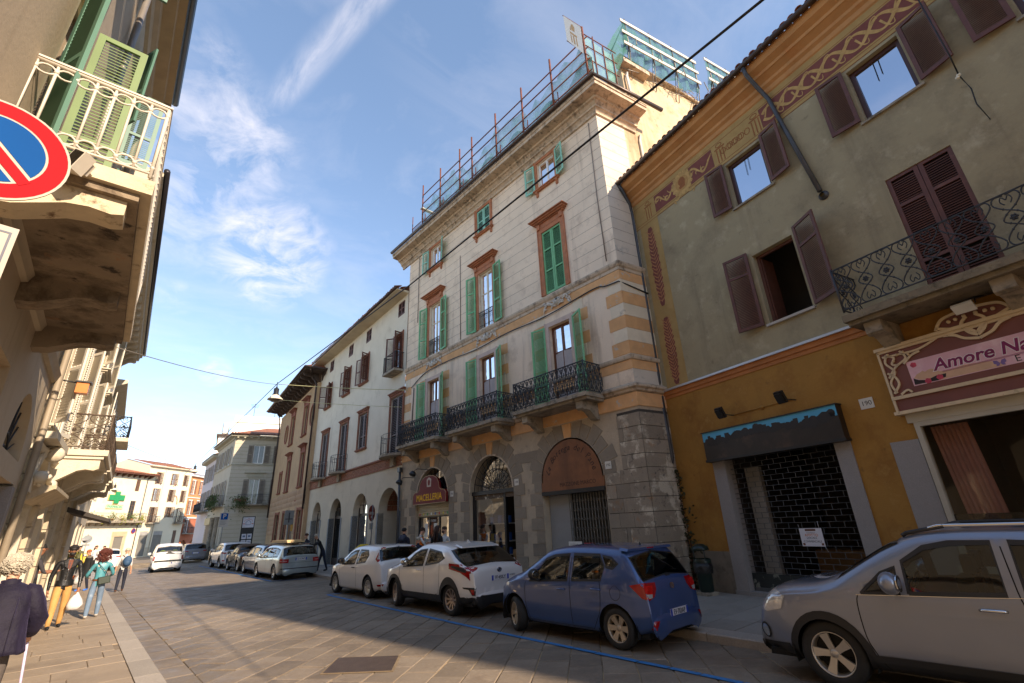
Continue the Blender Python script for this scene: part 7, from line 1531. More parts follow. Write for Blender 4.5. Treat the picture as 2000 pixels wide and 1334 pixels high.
 m=MB();m.prism([(-.2,-.78),(.2,-.78),(.2,-.42),(-.2,-.42)],-.01,0,lambda a,b,dd:M_@Vector((a,b,dd)));pl=m.build('plate',wh,t);m=MB();[m.prism(P,.0,.002,lambda a,b,dd:M_@Vector((a,b,dd)))for P in([(-.18,-.46),(.18,-.46),(.18,-.45),(-.18,-.45)],[(-.18,-.75),(.18,-.75),(.18,-.74),(-.18,-.74)],[(.17,-.74),(.18,-.74),(.18,-.46),(.17,-.46)])];m.build('plate_border',mat('sign_navy',lin((40,44,70)),.5),pl)
 def post_sign(name,lb,x,y,h,build,r=.03):
  t=thing(name,lb,'road sign',(x,y,.1));m=MB();m.tube([(x,y,.1),(x,y,h)],r,6);m.build('post',gy,t);build(t);return t
 def panel(t,nm,x,y,z,w,h,m_,o=-.04,ang=0,th=.02):
  A=Matrix.Translation((x,y,z))@Matrix.Rotation(rad(ang),4,'Z')@Matrix(((1,0,0,0),(0,0,-1,0),(0,1,0,0),(0,0,0,1)));m=MB();m.box((-w/2,-h/2,-o),(w/2,h/2,-o+th),A);return m.build(nm,m_,t),A@Matrix.Translation((0,0,-o+th))
 x,y=9.72,48
 def b1(t):
  q,A=panel(t,'panel',x,y,3.35,.72,1.15,wh);m=MB();m.box((-.26,.02,0),(.26,.52,.006),A);m.build('blue_square',bu,q);text('lettering','P',wh,A@Matrix.Translation((0,.27,.008)),q,.5,.002,bold=.01);m=MB();[m.box((-.25,-.1-.09*i,0),(.2-.07*(i%2),-.07-.09*i,.004),A)for i in range(4)];m.build('printed_line',gy,q)
 post_sign('parking_sign','white parking sign with blue P on the pavement before the grey corner house',x,y,4.0,b1)
 x,y=10.35,33.2
 def b2(t):
  q,A=panel(t,'panel',x,y,2.95,.56,.85,gy);m=MB();m.box((-.04,-.3,0),(.04,.3,.012),A);m.box((-.22,-.12,0),(.22,-.06,.012),A);m.build('bracket',PIPE,q);q2,_=panel(t,'yellow_box',x+.22,y,2.35,.14,.42,mat('yellow_sign',lin((196,150,70)),.5));
 post_sign('grey_post_sign','grey rectangular sign on a post before the brown palazzo',x,y,3.4,b2)
 x,y=10.85,22.5
 def b3(t):
  M2=Matrix.Translation((x-.04,y,2.72))@Matrix.Rotation(rad(40),4,'Z')@Matrix(((1,0,0,0),(0,0,-1,0),(0,1,0,0),(0,0,0,1)));m=MB();disc(m,M2,.36,0,28,.012);m.build('disc',mat('faded_red',lin((132,52,42)),.6),t);m=MB();m.box((-.26,-.06,.012),(.26,.06,.016),M2);m.box((-.1,-.22,.012),(.1,-.12,.016),M2);m.build('white_bar',wh,t);m=MB();m.box((-.2,-.72,0),(.2,-.45,.012),M2);m.build('plate',wh,t);m=MB();[m.box((-.2+.1*i,-1.6+.13*i,.0),(-.08+.1*i,-1.5+.13*i,.006),M2)for i in range(3)];m.build('sticker',mat('sticker_dark',lin((60,64,74)),.5),t)
 post_sign('no_entry_sign','faded red no entry sign on a post beside the open passage arch',x,y,3.1,b3)
 x,y=1.42,58
 def b4(t):
  M2=Matrix.Translation((x,y-.05,2.35))@Matrix(((1,0,0,0),(0,0,-1,0),(0,1,0,0),(0,0,0,1)));m=MB();disc(m,M2,.34,0,24,.012);m.build('disc',gy,t);m=MB();m.box((-.26,-.55,0),(.26,-.4,.012),M2);m.build('plate',gy,t)
 post_sign('round_sign_back','grey back of a round sign on a post by the far left houses',x,y,2.75,b4)
 t=thing('wall_no_parking_sign','small round no parking sign on the wall corner of the pharmacy house','road sign',tuple(F(-1.9,3.3,.1)));M2=F.T(-1.9,3.35,.1);m=MB();disc(m,M2,.32,0,24,.012);m.build('disc',rd,t);m=MB();disc(m,M2,.23,.012,24,.003);m.build('blue_field',bu,t);m=MB();m.prism([(-.2,.17),(-.17,.2),(.2,-.17),(.17,-.2)],.015,.018,lambda a,b,dd:M2@Vector((a,b,dd)));m.build('red_bar',rd,t)
 # litter bin
 bx,by=11.92,6.5;t=thing('litter_bin','dark green litter bin with hooded lid against the ochre plinth','litter bin',(bx,by,.125));gnn=mat('bin_green',lin((22,38,32)),.35,var=.15,sc=6);M_=Matrix.Translation((bx,by,.125))
 m=MB();m.box((-.2,-.17,0),(.2,.17,.07),M_@Matrix.Rotation(rad(-13),4,'Z'));m.build('concrete_foot',STONE,t);m=MB();m.lathe([(.15,.07),(.165,.1),(.19,.62),(.2,.66),(.19,.68)],20,M_);m.build('body',gnn,t);m=MB();m.lathe([(.212,.5),(.214,.52),(.205,.7),(.215,.71),(.225,.64),(.222,.52),(.212,.48)],20,M_);m.build('black_bag',mat('bin_bag',(.012,.012,.013),.3,bump=1.5,bsc=14),t)
 m=MB();m.lathe([(.21,.68),(.215,.74),(.2,.8)],20,M_);m.build('rim',gnn,t);m=MB();[m.tube([Vector((bx,by,.125))+Vector((.2*cos(a),.2*sin(a),.7)),Vector((bx,by,.125))+Vector((.2*cos(a),.2*sin(a),1.02))],.014,5)for a in(.1,pi-.5,pi+.9)];m.build('lid_bracket',gnn,t);m=MB();m.lathe([(0,1.14),(.1,1.13),(.19,1.07),(.215,1.0),(.205,.99),(.18,1.04),(0,1.1)],20,M_);m.build('lid',gnn,t)
 # ivy in the corner by the drain
 t=thing('ivy_plant','straggling dark ivy in the corner beside the drainpipe','plant',tuple(R(1.2,.12,.1)));rr=random.Random(6);m=MB();st=MB();iv=mat('ivy_leaf',lin((58,60,36)),.7,var=.4,sc=12)
 for i in range(4):P=[R(1.15+.05*i+.04*sin(k+i),.12+k*.3,.06)for k in range(5+3*i if i<3 else 8)];st.tube(P,.012,4)
 for i in range(260):
  z=.15+3.0*rr.random()**1.2;a=1.2+rr.gauss(0,.07)-(.35*rr.random()if z<2.3 and rr.random()<.35 else 0);p=R(a,z,.05+.08*rr.random());dd=Vector((rr.gauss(0,1),rr.gauss(0,1),rr.gauss(0,1))).normalized();e=dd.cross(Vector((.3,.5,.8))).normalized()*.035;dd*=.055;m.add([p-dd,p+e,p+dd,p-e],[(0,1,2,3)])
 st.build('stem',BROWNW,t,'stuff');m.build('foliage',iv,t,recalc=False)
 # terracotta pot with shrub on the left pavement, parasol and yellow kiosk far off
 t=thing('potted_shrub','leafy yellow green shrub in a terracotta pot on the left pavement','potted plant',(.3,30.4,.1));m=MB();m.lathe([(.0,0),(.26,0),(.36,.5),(.4,.52),(.38,.56),(.3,.52),(0,.5)],14,Matrix.Translation((.3,30.4,.1)));m.build('pot',mat('orange_terracotta',lin((196,104,56)),.8,var=.1),t);m=MB();rr=random.Random(8)
 for i in range(520):
  v=Vector((rr.gauss(0,1),rr.gauss(0,1),rr.gauss(0,1))).normalized()*rr.random()**.4;p=Vector((.3+v.x*.36,30.4+v.y*.36,1.2+v.z*.6));dd=Vector((rr.gauss(0,1),rr.gauss(0,1),rr.gauss(0,1))).normalized();e=dd.cross(Vector((.3,.5,.8))).normalized()*.04;dd*=.08;m.add([p-dd,p+e,p+dd,p-e],[(0,1,2,3)])
 m.build('foliage',mat('shrub_leaf',lin((128,124,50)),.7,var=.4,sc=9),t,recalc=False);m=MB();m.tube([(.3,30.4,.55),(.3,30.4,1.3)],.03,5);m.build('stem',BROWNW,t)
 t=thing('parasol','white cafe parasol over the far left pavement','parasol',(.2,58.5,.1));m=MB();m.lathe([(1.5,2.25),(.8,2.5),(0,2.75)],8,Matrix.Translation((.2,58.5,.0)));m.build('canopy',wh,t);m=MB();m.tube([(.2,58.5,.1),(.2,58.5,2.7)],.03,6);m.build('pole',WHITEF,t)
 t=thing('yellow_barrier','yellow barrier screen behind the group on the left pavement','barrier',(1.2,55,.1));m=MB();m.box((-.4,55,.5),(2.2,55.06,1.25));m.build('screen',mat('yellow_screen',lin((232,190,40)),.6),t);m=MB();[m.box((x,55.01,.1),(x+.05,55.05,.5))for x in(-.3,.9,2.1)];m.build('leg',gy,t)
street()
# ------------------------------------------------------------------ cars: one lofted body per type, glass set in real openings
def lerp_tab(tab,x):
 if x<=tab[0][0]:return tab[0][1]
 for i in range(len(tab)-1):
  if x<=tab[i+1][0]:
   a,b=tab[i],tab[i+1];t=(x-a[0])/(b[0]-a[0]);return a[1]+(b[1]-a[1])*t
 return tab[-1][1]
def smooth_tab(tab,n=6):
 "monotone-ish Catmull through the profile"
 out=[]
 for i in range(len(tab)-1):
  p0,p1,p2,p3=tab[max(0,i-1)],tab[i],tab[i+1],tab[min(len(tab)-1,i+2)]
  m1=(p2[1]-p0[1])/max(1e-6,p2[0]-p0[0]);m2=(p3[1]-p1[1])/max(1e-6,p3[0]-p1[0]);h=p2[0]-p1[0];d=(p2[1]-p1[1])/h
  if d==0:m1=m2=0
  else:
   if m1/d<0:m1=0
   if m2/d<0:m2=0
   m1=max(-3*abs(d),min(3*abs(d),m1));m2=max(-3*abs(d),min(3*abs(d),m2))
  for k in range(n):
   t=k/n;out.append((p1[0]+h*t,(2*t**3-3*t*t+1)*p1[1]+(t**3-2*t*t+t)*h*m1+(-2*t**3+3*t*t)*p2[1]+(t**3-t*t)*h*m2))
 out.append(tab[-1]);return out
CARGLASS=glass('car_glass',(.62,.70,.66),.72,.015)
TYRE=mat('tyre_rubber',(.018,.018,.018),.75,var=.25,sc=8);CHROME=mat('chrome',(.7,.7,.7),.12,1.0,var=0);TRIM=mat('black_plastic',(.016,.016,.017),.5,var=.2);REDL=mat('red_lens',lin((150,10,16)),.12,var=.1,spec=.7);CLEARL=mat('clear_lens',lin((190,190,190)),.12,.4,var=.15,sc=12);SEAT=mat('car_seat_cloth',(.03,.028,.027),.9,var=.2);PLATEW=mat('plate_white',lin((206,206,210)),.4,var=.02);PLATEB=mat('plate_blue',lin((20,60,170)),.4,var=.02);SILV=mat('alloy_silver',lin((186,182,176)),.35,.7,var=.08);DARKR=mat('alloy_dark',(.02,.02,.021),.3,.5,var=.1);UNDER=mat('car_underbody',(.006,.006,.006),.9,var=0)
class Car:
 def __init__(s,L,W,prof,belt,tumble=.33,wb=2.5,xr=.7,rw=.31,sill=.24,plan_r=.10,plan_f=.2,edge=.09,mid=.55,flare=.0,crown=.015):
  s.L,s.W=L,W;s.prof=smooth_tab(prof);s.belt=belt;s.tum=tumble;s.xr,s.xf=xr,xr+wb;s.rw=rw;s.sill=sill;s.pr,s.pf=plan_r,plan_f;s.edge=edge;s.mid=mid;s.flare=flare;s.crown=crown
 def zt(s,x):return lerp_tab(s.prof,x)
 def w(s,x):
  L=s.L;f=1
  if x<.55:f=1-s.pr*(1-x/.55)**2.6
  if x>L-.9:f=1-s.pf*((x-(L-.9))/.9)**2.6
  w=s.W*f
  if s.flare:
   for c in(s.xr,s.xf):d=abs(x-c);w+=s.flare*max(0,1-(d/.62)**2)
  return w
 def section(s,x):
  zt=s.zt(x);w=s.w(x);zb=min(lerp_tab(s.belt,x),zt-s.edge*.55-.02);h=max(0,zt-s.edge-zb);we=w*.985-s.tum*h-(.035 if h<.05 else.02);zm=min(s.mid,zb-.1);sl=min(s.sill+.10*max(0,1-x/.5)**1.5+.06*max(0,1-(s.L-x)/.5)**1.5,zm-.1)
  e=s.edge
  return[(0,zt+s.crown),(we*.5,zt+s.crown*.7),(we*.86,zt-e*.18),(we,max(zt-e,zb+.012)),(w*.985,zb),(w,max(zb-.1,zm+.02)),(w,zm),(w-.012,zm*.5+sl*.5),(w-.05,sl),(w-.16,sl-.06)]
 def S(s,x,v):
  P=s.section(x);q=max(0,min(8.9999,v*9));i=int(q);t=q-i
  p0,p1,p2,p3=P[max(0,i-1)],P[i],P[i+1],P[min(9,i+2)]
  if i in(3,):y=p1[0]+(p2[0]-p1[0])*t;z=p1[1]+(p2[1]-p1[1])*t;y+=.012*sin(pi*t)
  else:
   def cr(a,b,c,d):return.5*(2*b+(c-a)*t+(2*a-5*b+4*c-d)*t*t+(3*b-a-3*c+d)*t**3)
   if i==2:p3=(p2[0]+(p2[0]-p1[0])*.5,p2[1]-abs(p2[1]-p1[1]))
   if i==4:p0=(p1[0]-.004,p1[1]+.08)
   if i==0:p0=(-p2[0],p2[1])
   y=cr(p0[0],p1[0],p2[0],p3[0]);z=cr(p0[1],p1[1],p2[1],p3[1])
  return Vector((x,y,z))
 def vz(s,x,z):
  P=s.section(x)
  for i in range(4,9):
   if P[i][1]>=z>=P[i+1][1]:return(i+(P[i][1]-z)/max(1e-6,P[i][1]-P[i+1][1]))/9
  return 1.06 if z<P[9][1]else(4+0)/9
def build_car(name,label,c,paint,wpos,rz=90,side=(),front=None,rear=None,doors=(),group='cars parked along the kerb',cat='car',rim=SILV,spokes=7,steer=0,rimstyle=0,roofmat=None,cladding=0,interior=True,wpar=None,seatm=None,lights=(),plate=None,mirror=True,handles=(),arch_r=None,extra=None,seam=True,tyre_w=.2,arch_trim=None):
 cx,y0=wpos;t=thing(name,label,cat,(cx,y0,0),rad(rz),group);wm=WM[t.name];K=2.6;L=c.L
 ar=arch_r or c.rw+.06
 sidew=[[(x,(4-f)/9)for x,f in poly]for poly in side]  # polygons given as (x, height fraction between belt and roof edge)
 tops=[]
 def top_poly(x0,x1,v0=0.0,v1=2.55):
  n=8;return[(x0+(x1-x0)*i/n,-.02)for i in range(n+1)]+[(x1+(x0-x1)*i/n,(v1+(.0))/9)for i in range(n+1)]
 fw=top_poly(*front)if front else None;rw_=top_poly(*rear)if rear else None
 arches=[]
 for xa in(c.xr,c.xf):
  P=[]
  for i in range(21):a=-pi*.12+pi*1.24*i/20;x=xa+ar*cos(a);z=c.rw*1.0+ar*sin(a);P.append((x,c.vz(x,z)))
  P+=[(P[-1][0],1.08),(P[0][0],1.08)];arches.append(P)
 holes=[h for h in sidew+[fw,rw_]if h]+arches
 xs=sorted(set([L*i/46 for i in range(47)]+[.015,.03,.05,.08,.12,.18,L-.015,L-.03,L-.05,L-.08,L-.12,L-.18]+[p[0]for p in c.prof[::3]]))
 vs_=[i/36 for i in range(37)]
 grid=[(x,v*K)for x in xs[1:-1]for v in vs_[1:-1]]
 outer=[(x,0)for x in xs]+[(L,v*K)for v in vs_[1:]]+[(x,K)for x in xs[::-1][1:]]+[(0,v*K)for v in vs_[::-1][1:-1]]
 hk=[[(x,v*K)for x,v in h]for h in holes]
 def surf(V,off=0):
  out=[]
  for p in V:
   x,v=p[0],p[1]/K;q=c.S(x,max(0,min(1,v)))
   if off:
    e=1e-3;du=c.S(min(L,x+e),v)-c.S(max(0,x-e),v);dv=c.S(x,min(1,v+e))-c.S(x,max(0,v-e));n=du.cross(dv)
    if n.length>1e-12:
     n.normalize();
     if n.y<-.2 or(abs(n.y)<=.2 and n.z<0 and abs(n.x)<.9):n=-n
     if abs(n.x)>.9 and(n.x>0)!=(x>L/2):n=-n
     q=q+n*off
   out.append(q)
  return out
 def both(mb,P,F,mi=0,sm=True):
  mb.add(P,F,mi,sm);mb.add([(p[0],-p[1],p[2])for p in P],[f[::-1]for f in F],mi,sm)
 body=MB();V,Fs=cdt(outer,hk,grid)
 P=surf(V);
 if roofmat:
  x0,x1=roofmat[1];a=[f for f in Fs if x0<sum(V[i][0]for i in f)/len(f)<x1 and sum(V[i][1]for i in f)/len(f)/K<4.0/9];aset=set(a);b_=[f for f in Fs if f not in aset];both(body,P,b_);both(body,P,a,1)
 elif cladding:
  a=[f for f in Fs if sum(P[i].z for i in f)/len(f)<cladding];aset=set(a);both(body,P,[f for f in Fs if f not in aset]);both(body,P,a,1)
 else:both(body,P,Fs)
 for xe,sg in((0,-1),(L,1)):  # bumper ends
  R_=[c.S(xe,i/24)for i in range(25)];ring=R_+[Vector((p.x,-p.y,p.z))for p in R_[::-1][:-1]][0:];ring=R_[::-1]+[Vector((p.x,-p.y,p.z))for p in R_[1:]]
  zc=sum(p.z for p in ring)/len(ring);r2=[Vector((xe+sg*.03,p.y*.93,zc+(p.z-zc)*.86))for p in ring];r3=[Vector((xe+sg*.045,p.y*.5,zc+(p.z-zc)*.5))for p in ring];n=len(ring)
  f1=[(i,i+1,n+i+1,n+i)for i in range(n-1)]+[(n+i,n+i+1,2*n+i+1,2*n+i)for i in range(n-1)]+[tuple(range(2*n,3*n))];allp=ring+r2+r3
  for f in f1:body.add([allp[i]for i in f],[tuple(range(len(f)))],1 if cladding and len(f)<9 and sum(allp[i].z for i in f)/len(f)<cladding+.02 else 0,True)
 bme=body.mesh('car_body',[paint]+([roofmat[0]]if roofmat else[TRIM]if cladding else[]));
 bm=bmesh.new();bm.from_mesh(bme);bmesh.ops.remove_doubles(bm,verts=bm.verts,dist=.0008);bmesh.ops.recalc_face_normals(bm,faces=bm.faces);bm.to_mesh(bme)
 bvh=BVHTree.FromBMesh(bm);bm.free()
 put('body',bme,wm,t)
 def local(name_,mb,m_,par=t,kind=None,recalc=True):
  me=mb.mesh(name_,m_)
  if recalc:b2=bmesh.new();b2.from_mesh(me);bmesh.ops.recalc_face_normals(b2,faces=b2.faces);b2.to_mesh(me);b2.free()
  return put(name_,me,wm,par,kind)
  # glass
 def glassing(poly,nm,mirr,off=-.006):
  V,F_=cdt([(x,max(0,v)*K)for x,v in poly],(),[(p[0],p[1])for p in grid if True and point_in(p,[(x,v*K)for x,v in poly])]);Pg=surf(V,off)
  if mirr==2:m=MB();both(m,Pg,F_);local(nm,m,CARGLASS)
  else:
   m=MB();m.add(Pg,F_,0,True);local(nm,m,CARGLASS);m=MB();m.add([(p[0],-p[1],p[2])for p in Pg],F_,0,True);local(nm,m,CARGLASS)
 def point_in(p,poly):
  cc=False;n=len(poly)
  for i in range(n):
   x1,y1=poly[i];x2,y2=poly[(i+1)%n]
   if(y1>p[1])!=(y2>p[1])and p[0]<(x2-x1)*(p[1]-y1)/(y2-y1)+x1:cc=not cc
  return cc
 for h in sidew:glassing(h,'side_window',1)
 if fw:glassing(fw,'windscreen',2)
 if rw_:glassing(rw_,'rear_window',2)
 def ribbon3(mb,pts,w_,off,mirr=True):
  n=len(pts);A=[]
  for i,p in enumerate(pts):
   a,b=pts[max(0,i-1)],pts[min(n-1,i+1)];d=Vector((b[0]-a[0],(b[1]-a[1])*K));d=d.normalized()if d.length else Vector((1,0));nn=Vector((-d.y,d.x))*w_/2
   A+=[(p[0]+nn.x,(p[1])*K+nn.y),(p[0]-nn.x,(p[1])*K-nn.y)]
  Q=surf([Vector(a)for a in A],off);F_=[(2*i,2*i+1,2*i+3,2*i+2)for i in range(n-1)]
  both(mb,Q,F_)if mirr else mb.add(Q,F_,0,True)
  # black trim round the side glass, door seams
 m=MB()
 for h in sidew:ribbon3(m,h+[h[0]],.03,.003)
 for h in(fw,rw_):
  if h:q=[p for p in h if p[1]>0];q=[(h[0][0],0)]+q[::-1]+[(h[len(h)//2-1][0],0)];q=[(h[0][0],0.0),*[p for p in h[9:]][::-1],(h[8][0],0.0)];ribbon3(m,q,.03,.003)
 if m.v:local('window_trim',m,TRIM)
 if seam and doors:
  for d in doors:
   m=MB();n=14;ribbon3(m,[(d[0][0]+(d[1][0]-d[0][0])*i/n+(d[2]if len(d)>2 else 0)*sin(pi*i/n),d[0][1]+(d[1][1]-d[0][1])*i/n)for i in range(n+1)],.011,.0015);local('door_seam',m,UNDER)
 def patch(poly,org,X,Y,D,off,m_,nm,par=t,step=.05,mirr=False,th=0,kind=None):
  "polygon in a plane (X, Y axes at org) thrown along D on to the body"
  X,Y,D,org=Vector(X),Vector(Y),Vector(D).normalized(),Vector(org);us=[p[0]for p in poly];vs2=[p[1]for p in poly];ins=[]
  u=min(us)
  while u<max(us):
   v=min(vs2)
   while v<max(vs2):
    if point_in((u,v),poly):ins.append((u,v))
    v+=step
   u+=step
  dens=[]
  for i in range(len(poly)):
   a,b=poly[i],poly[(i+1)%len(poly)];k=max(1,int(hypot(b[0]-a[0],b[1]-a[1])/step));dens+=[(a[0]+(b[0]-a[0])*j/k,a[1]+(b[1]-a[1])*j/k)for j in range(k)]
  V,F_=cdt(dens,(),ins);Q=[]
  for p in V:
   o=org+X*p[0]+Y*p[1];hit=bvh.ray_cast(o,D);Q.append(None if hit[0]is None else hit[0]-D*off)
  F_=[f for f in F_ if all(Q[i]is not None for i in f)and max((Q[i]-Q[j]).length for i in f for j in f)<step*4.2]
  if not F_:return None
  Q=[q if q is not None else Vector((0,0,0))for q in Q];used=sorted({i for f in F_ for i in f});mp={i:k for k,i in enumerate(used)};Q=[Q[i]for i in used];F_=[tuple(mp[i]for i in f)for f in F_]
  m=MB();m.add(Q,F_,0,True);e=local(nm,m,m_,par,kind)
  if mirr:m=MB();m.add([(q[0],-q[1],q[2])for q in Q],[f[::-1]for f in F_],0,True);local(nm,m,m_,par,kind)
  return e
 REARF=((-1,0,0),(0,1,0),(0,0,1),(1,0,0));SIDEF=((0,3,0),(1,0,0),(0,0,1),(0,-1,0));FRONTF=((L+1,0,0),(0,1,0),(0,0,1),(-1,0,0))
 def diag(a,x0):a=rad(a);return((x0-2*cos(a),2*sin(a),0),(sin(a),cos(a),0),(0,0,1),(cos(a),-sin(a),0))
 t_api=dict(patch=patch,local=local,REARF=REARF,SIDEF=SIDEF,FRONTF=FRONTF,diag=diag,t=t,wm=wm,c=c,ribbon3=ribbon3,K=K,bvh=bvh)
 # wheels
 for xa in(c.xr,c.xf):
  for sg in(1,-1):
   st=steer if xa==c.xf else 0;wc=Matrix.Translation((xa,sg*(c.W-tyre_w/2-.02),c.rw))@Matrix.Rotation(rad(st),4,'Z')@Matrix.Rotation(rad(-90*sg),4,'X')
   wt=wpar[0]if False else None;r=c.rw;ri=r*.66 if rimstyle!=3 else r*.6;key=(round(r,3),rimstyle,spokes,rim.name,tyre_w)
   if key not in WHEELS:
    m=MB();h=tyre_w/2;m.lathe([(ri,-h*.9),(ri+.02,-h),(r-.03,-h),(r-.006,-h*.75),(r,-h*.4),(r,h*.4),(r-.006,h*.75),(r-.03,h),(ri+.02,h),(ri,h*.9),(ri-.01,h*.5)],36)
    for k in range(4):m.lathe([(r+.0015,-h*.6+k*h*.36),(r+.0015,-h*.5+k*h*.36)],36)
    tm=m.mesh('tyre',TYRE);m=MB();z0=h*.55;m.lathe([(ri,h*.92),(ri*.97,h*.95),(ri*.93,h*.7),(ri*.9,-h*.6)],36);m.lathe([(0,z0+.02),(.03,z0+.018),(.05,z0),(.055,z0-.05),(0,z0-.05)],16)
    for k in range(spokes):
     a=2*pi*k/spokes
     def pt(rr_,da,z):return(rr_*cos(a+da),rr_*sin(a+da),z)
     if rimstyle==0:q=[(.045,.5),(ri*.93,.13)]
     elif rimstyle==1:q=[(.045,.42),(ri*.93,.19)]
     elif rimstyle==2:q=[(.045,.24),(ri*.94,.055)]
     else:q=[(.045,.3),(ri*.95,.10)]
     wdt=pi/spokes if rimstyle==1 else 1
     a0_=.028 if rimstyle!=1 else.036;a1_=(.022 if rimstyle==2 else.05 if rimstyle==1 else.032)
     vs4=[]
     for rr_,hw,zz in((.04,a0_,z0),(ri*.55,(a0_+a1_)/2*.85,z0+.012),(ri*.94,a1_,h*.8)):
      da=hw/rr_;vs4+=[pt(rr_,-da,zz),pt(rr_,da,zz),pt(rr_,da,zz-.03),pt(rr_,-da,zz-.03)]
     m.add(vs4,[(0,1,5,4),(1,2,6,5),(3,0,4,7),(4,5,9,8),(5,6,10,9),(7,4,8,11)])
     m.add([pt(.03,.3,z0+.021),pt(.03,.5,z0+.021),pt(.036,.5,z0+.021),pt(.036,.3,z0+.021)],[(0,1,2,3)])
    rm_=m.mesh('rim',rim);m=MB();m.lathe([(ri*.92,-h*.2),(0,-h*.2)],24);m.lathe([(ri*.6,-h*.0),(.05,h*.02)],24);WHEELS[key]=(tm,rm_,m.mesh('brake_disc',mat('brake_dark',(.02,.02,.02),.6,.4)))
   tm,rm_,dk=WHEELS[key];wq=put('wheel',tm,wm@wc,t);put('rim',rm_,wm@wc,wq);put('brake_disc',dk,wm@wc,wq)
   # wheel wells, underside, cabin
 m=MB();m.box((.1,-c.W+.12,c.sill-.05),(L-.1,c.W-.12,c.sill+.02));
 m.build if False else None
 for xa in(c.xr,c.xf):
  m.lathe([(ar+.02,-c.W+.03),(ar+.02,c.W-.03)],16,Matrix.Translation((xa,0,c.rw))@Matrix.Rotation(rad(90),4,'X'),0,True,-pi*0.1,pi*1.1)
  m.box((xa-ar,-.3,c.rw-.1),(xa+ar,.3,c.rw+ar))
 local('underbody',m,UNDER)
 if interior:
  m=MB();b=lerp_tab(c.belt,L/2);m.box((.35,-c.W+.13,.32),(c.xf-.42,c.W-.13,b-.16));m.box((c.xf-.75,-c.W+.14,b-.2),(c.xf-.35,c.W-.14,b-.02));m.box((.4,-c.W+.16,b-.16),(max(.8,c.xr+.1),c.W-.16,b-.03));local('cabin',m,SEAT)
  xs_=c.xf-1.35
  for nm,x,ys in(('front_seat',xs_,(.36,-.36)),('rear_seat',xs_-.85,(.4,0,-.4))):
   for y in ys:
    m=MB();m.box((x-.1,y-.23,b-.3),(x+.05,y+.23,b+.16));m.box((x-.12,y-.13,b+.19),(x-.02,y+.13,b+.36));m.box((x-.08,y-.02,b+.1),(x-.06,y+.02,b+.25));local(nm,m,seatm or SEAT)
  m=MB();A=Matrix.Translation((c.xf-.86,.36,b+.02))@Matrix.Rotation(rad(62),4,'Y');m.tube([A@Vector((.18*cos(k*pi/8),.18*sin(k*pi/8),0))for k in range(16)],.014,5,closed=True);m.tube([A@Vector((0,-.17,0)),A@Vector((0,.17,0))],.018,4);local('steering_wheel',m,TRIM)
  m=MB();m.box((c.xf-1.05+.0,-.11,c.zt(c.xf-1.05)-.2),(c.xf-1.02,.11,c.zt(c.xf-1.05)-.13));local('rear_view_mirror',m,TRIM)
  # handles, mirrors, plate, arch trim
 for hx,hz in handles:
  for sg in(1,-1):
   v=c.vz(hx,hz);p=c.S(hx,v);m=MB();m.tube([(hx-.1,sg*(p.y+.002),hz),(hx-.075,sg*(p.y+.03),hz+.004),(hx+.075,sg*(p.y+.03),hz+.004),(hx+.1,sg*(p.y+.002),hz)],.014,6);local('door_handle',m,c.hm if hasattr(c,'hm')else paint)
 if mirror:
  xm=c.xf-.72 if mirror is True else mirror;zm=lerp_tab(c.belt,xm)+.03
  for sg in(1,-1):
   y=c.w(xm)*.98;m=MB();A=Matrix.Translation((xm,sg*(y+.13),zm+.1))@Matrix.Scale(c.ms if hasattr(c,'ms')else 1.15,4);m.ball((0,0,0),(.075,.11,.085),14,10,A);q=local('wing_mirror',m,c.mm if hasattr(c,'mm')else paint);m=MB();m.prism(circ((0,0),.085,12,.062),-.066,-.058,lambda a,b_,d:A@Vector((d,a,b_)));local('mirror_glass',m,CHROME,q);m=MB();m.tube([(xm,sg*(y-.03),zm-.02),(xm,sg*(y+.09),zm+.02)],.03,6);local('mirror_foot',m,TRIM,q)
 if plate:
  txt,px,pz=plate[:3];fr_=plate[3]if len(plate)>3 else 0
  e=bvh.ray_cast(Vector((-1,0,pz)),Vector((1,0,0)))[0];A=Matrix.Translation((e.x-.012,0,pz))@Matrix(((0,0,-1,0),(-1,0,0,0),(0,1,0,0),(0,0,0,1)))
  m=MB();m.box((-.26,-.055,-.002),(.26,.055,.008),A);q=local('number_plate',m,PLATEW);m=MB();0;[local('plate_band',MB().box((s_*.235-.025,-.055,.008),(s_*.235+.025,.055,.0095),A),PLATEB,q)for s_ in(1,-1)];text('plate_lettering',txt,BLACK,wm@A@Matrix.Translation((0,0,.0085)),q,.1,.001,sx=.85,bold=.002)
 if arch_trim:
  for h in arches:
   for sg in(1,-1):
    m=MB();ribbon3(m,h[:21],.085,.006,False);m.v=[(x,y*sg,z)for x,y,z in m.v];local('arch_trim',m,TRIM)
 if extra:extra(t_api)
 return t
WHEELS={}
def paintm(nm,col,metal=.25,rough=.38):return mat(nm,lin(col),rough,metal,var=.03,sc=1.5,coat=1.0)
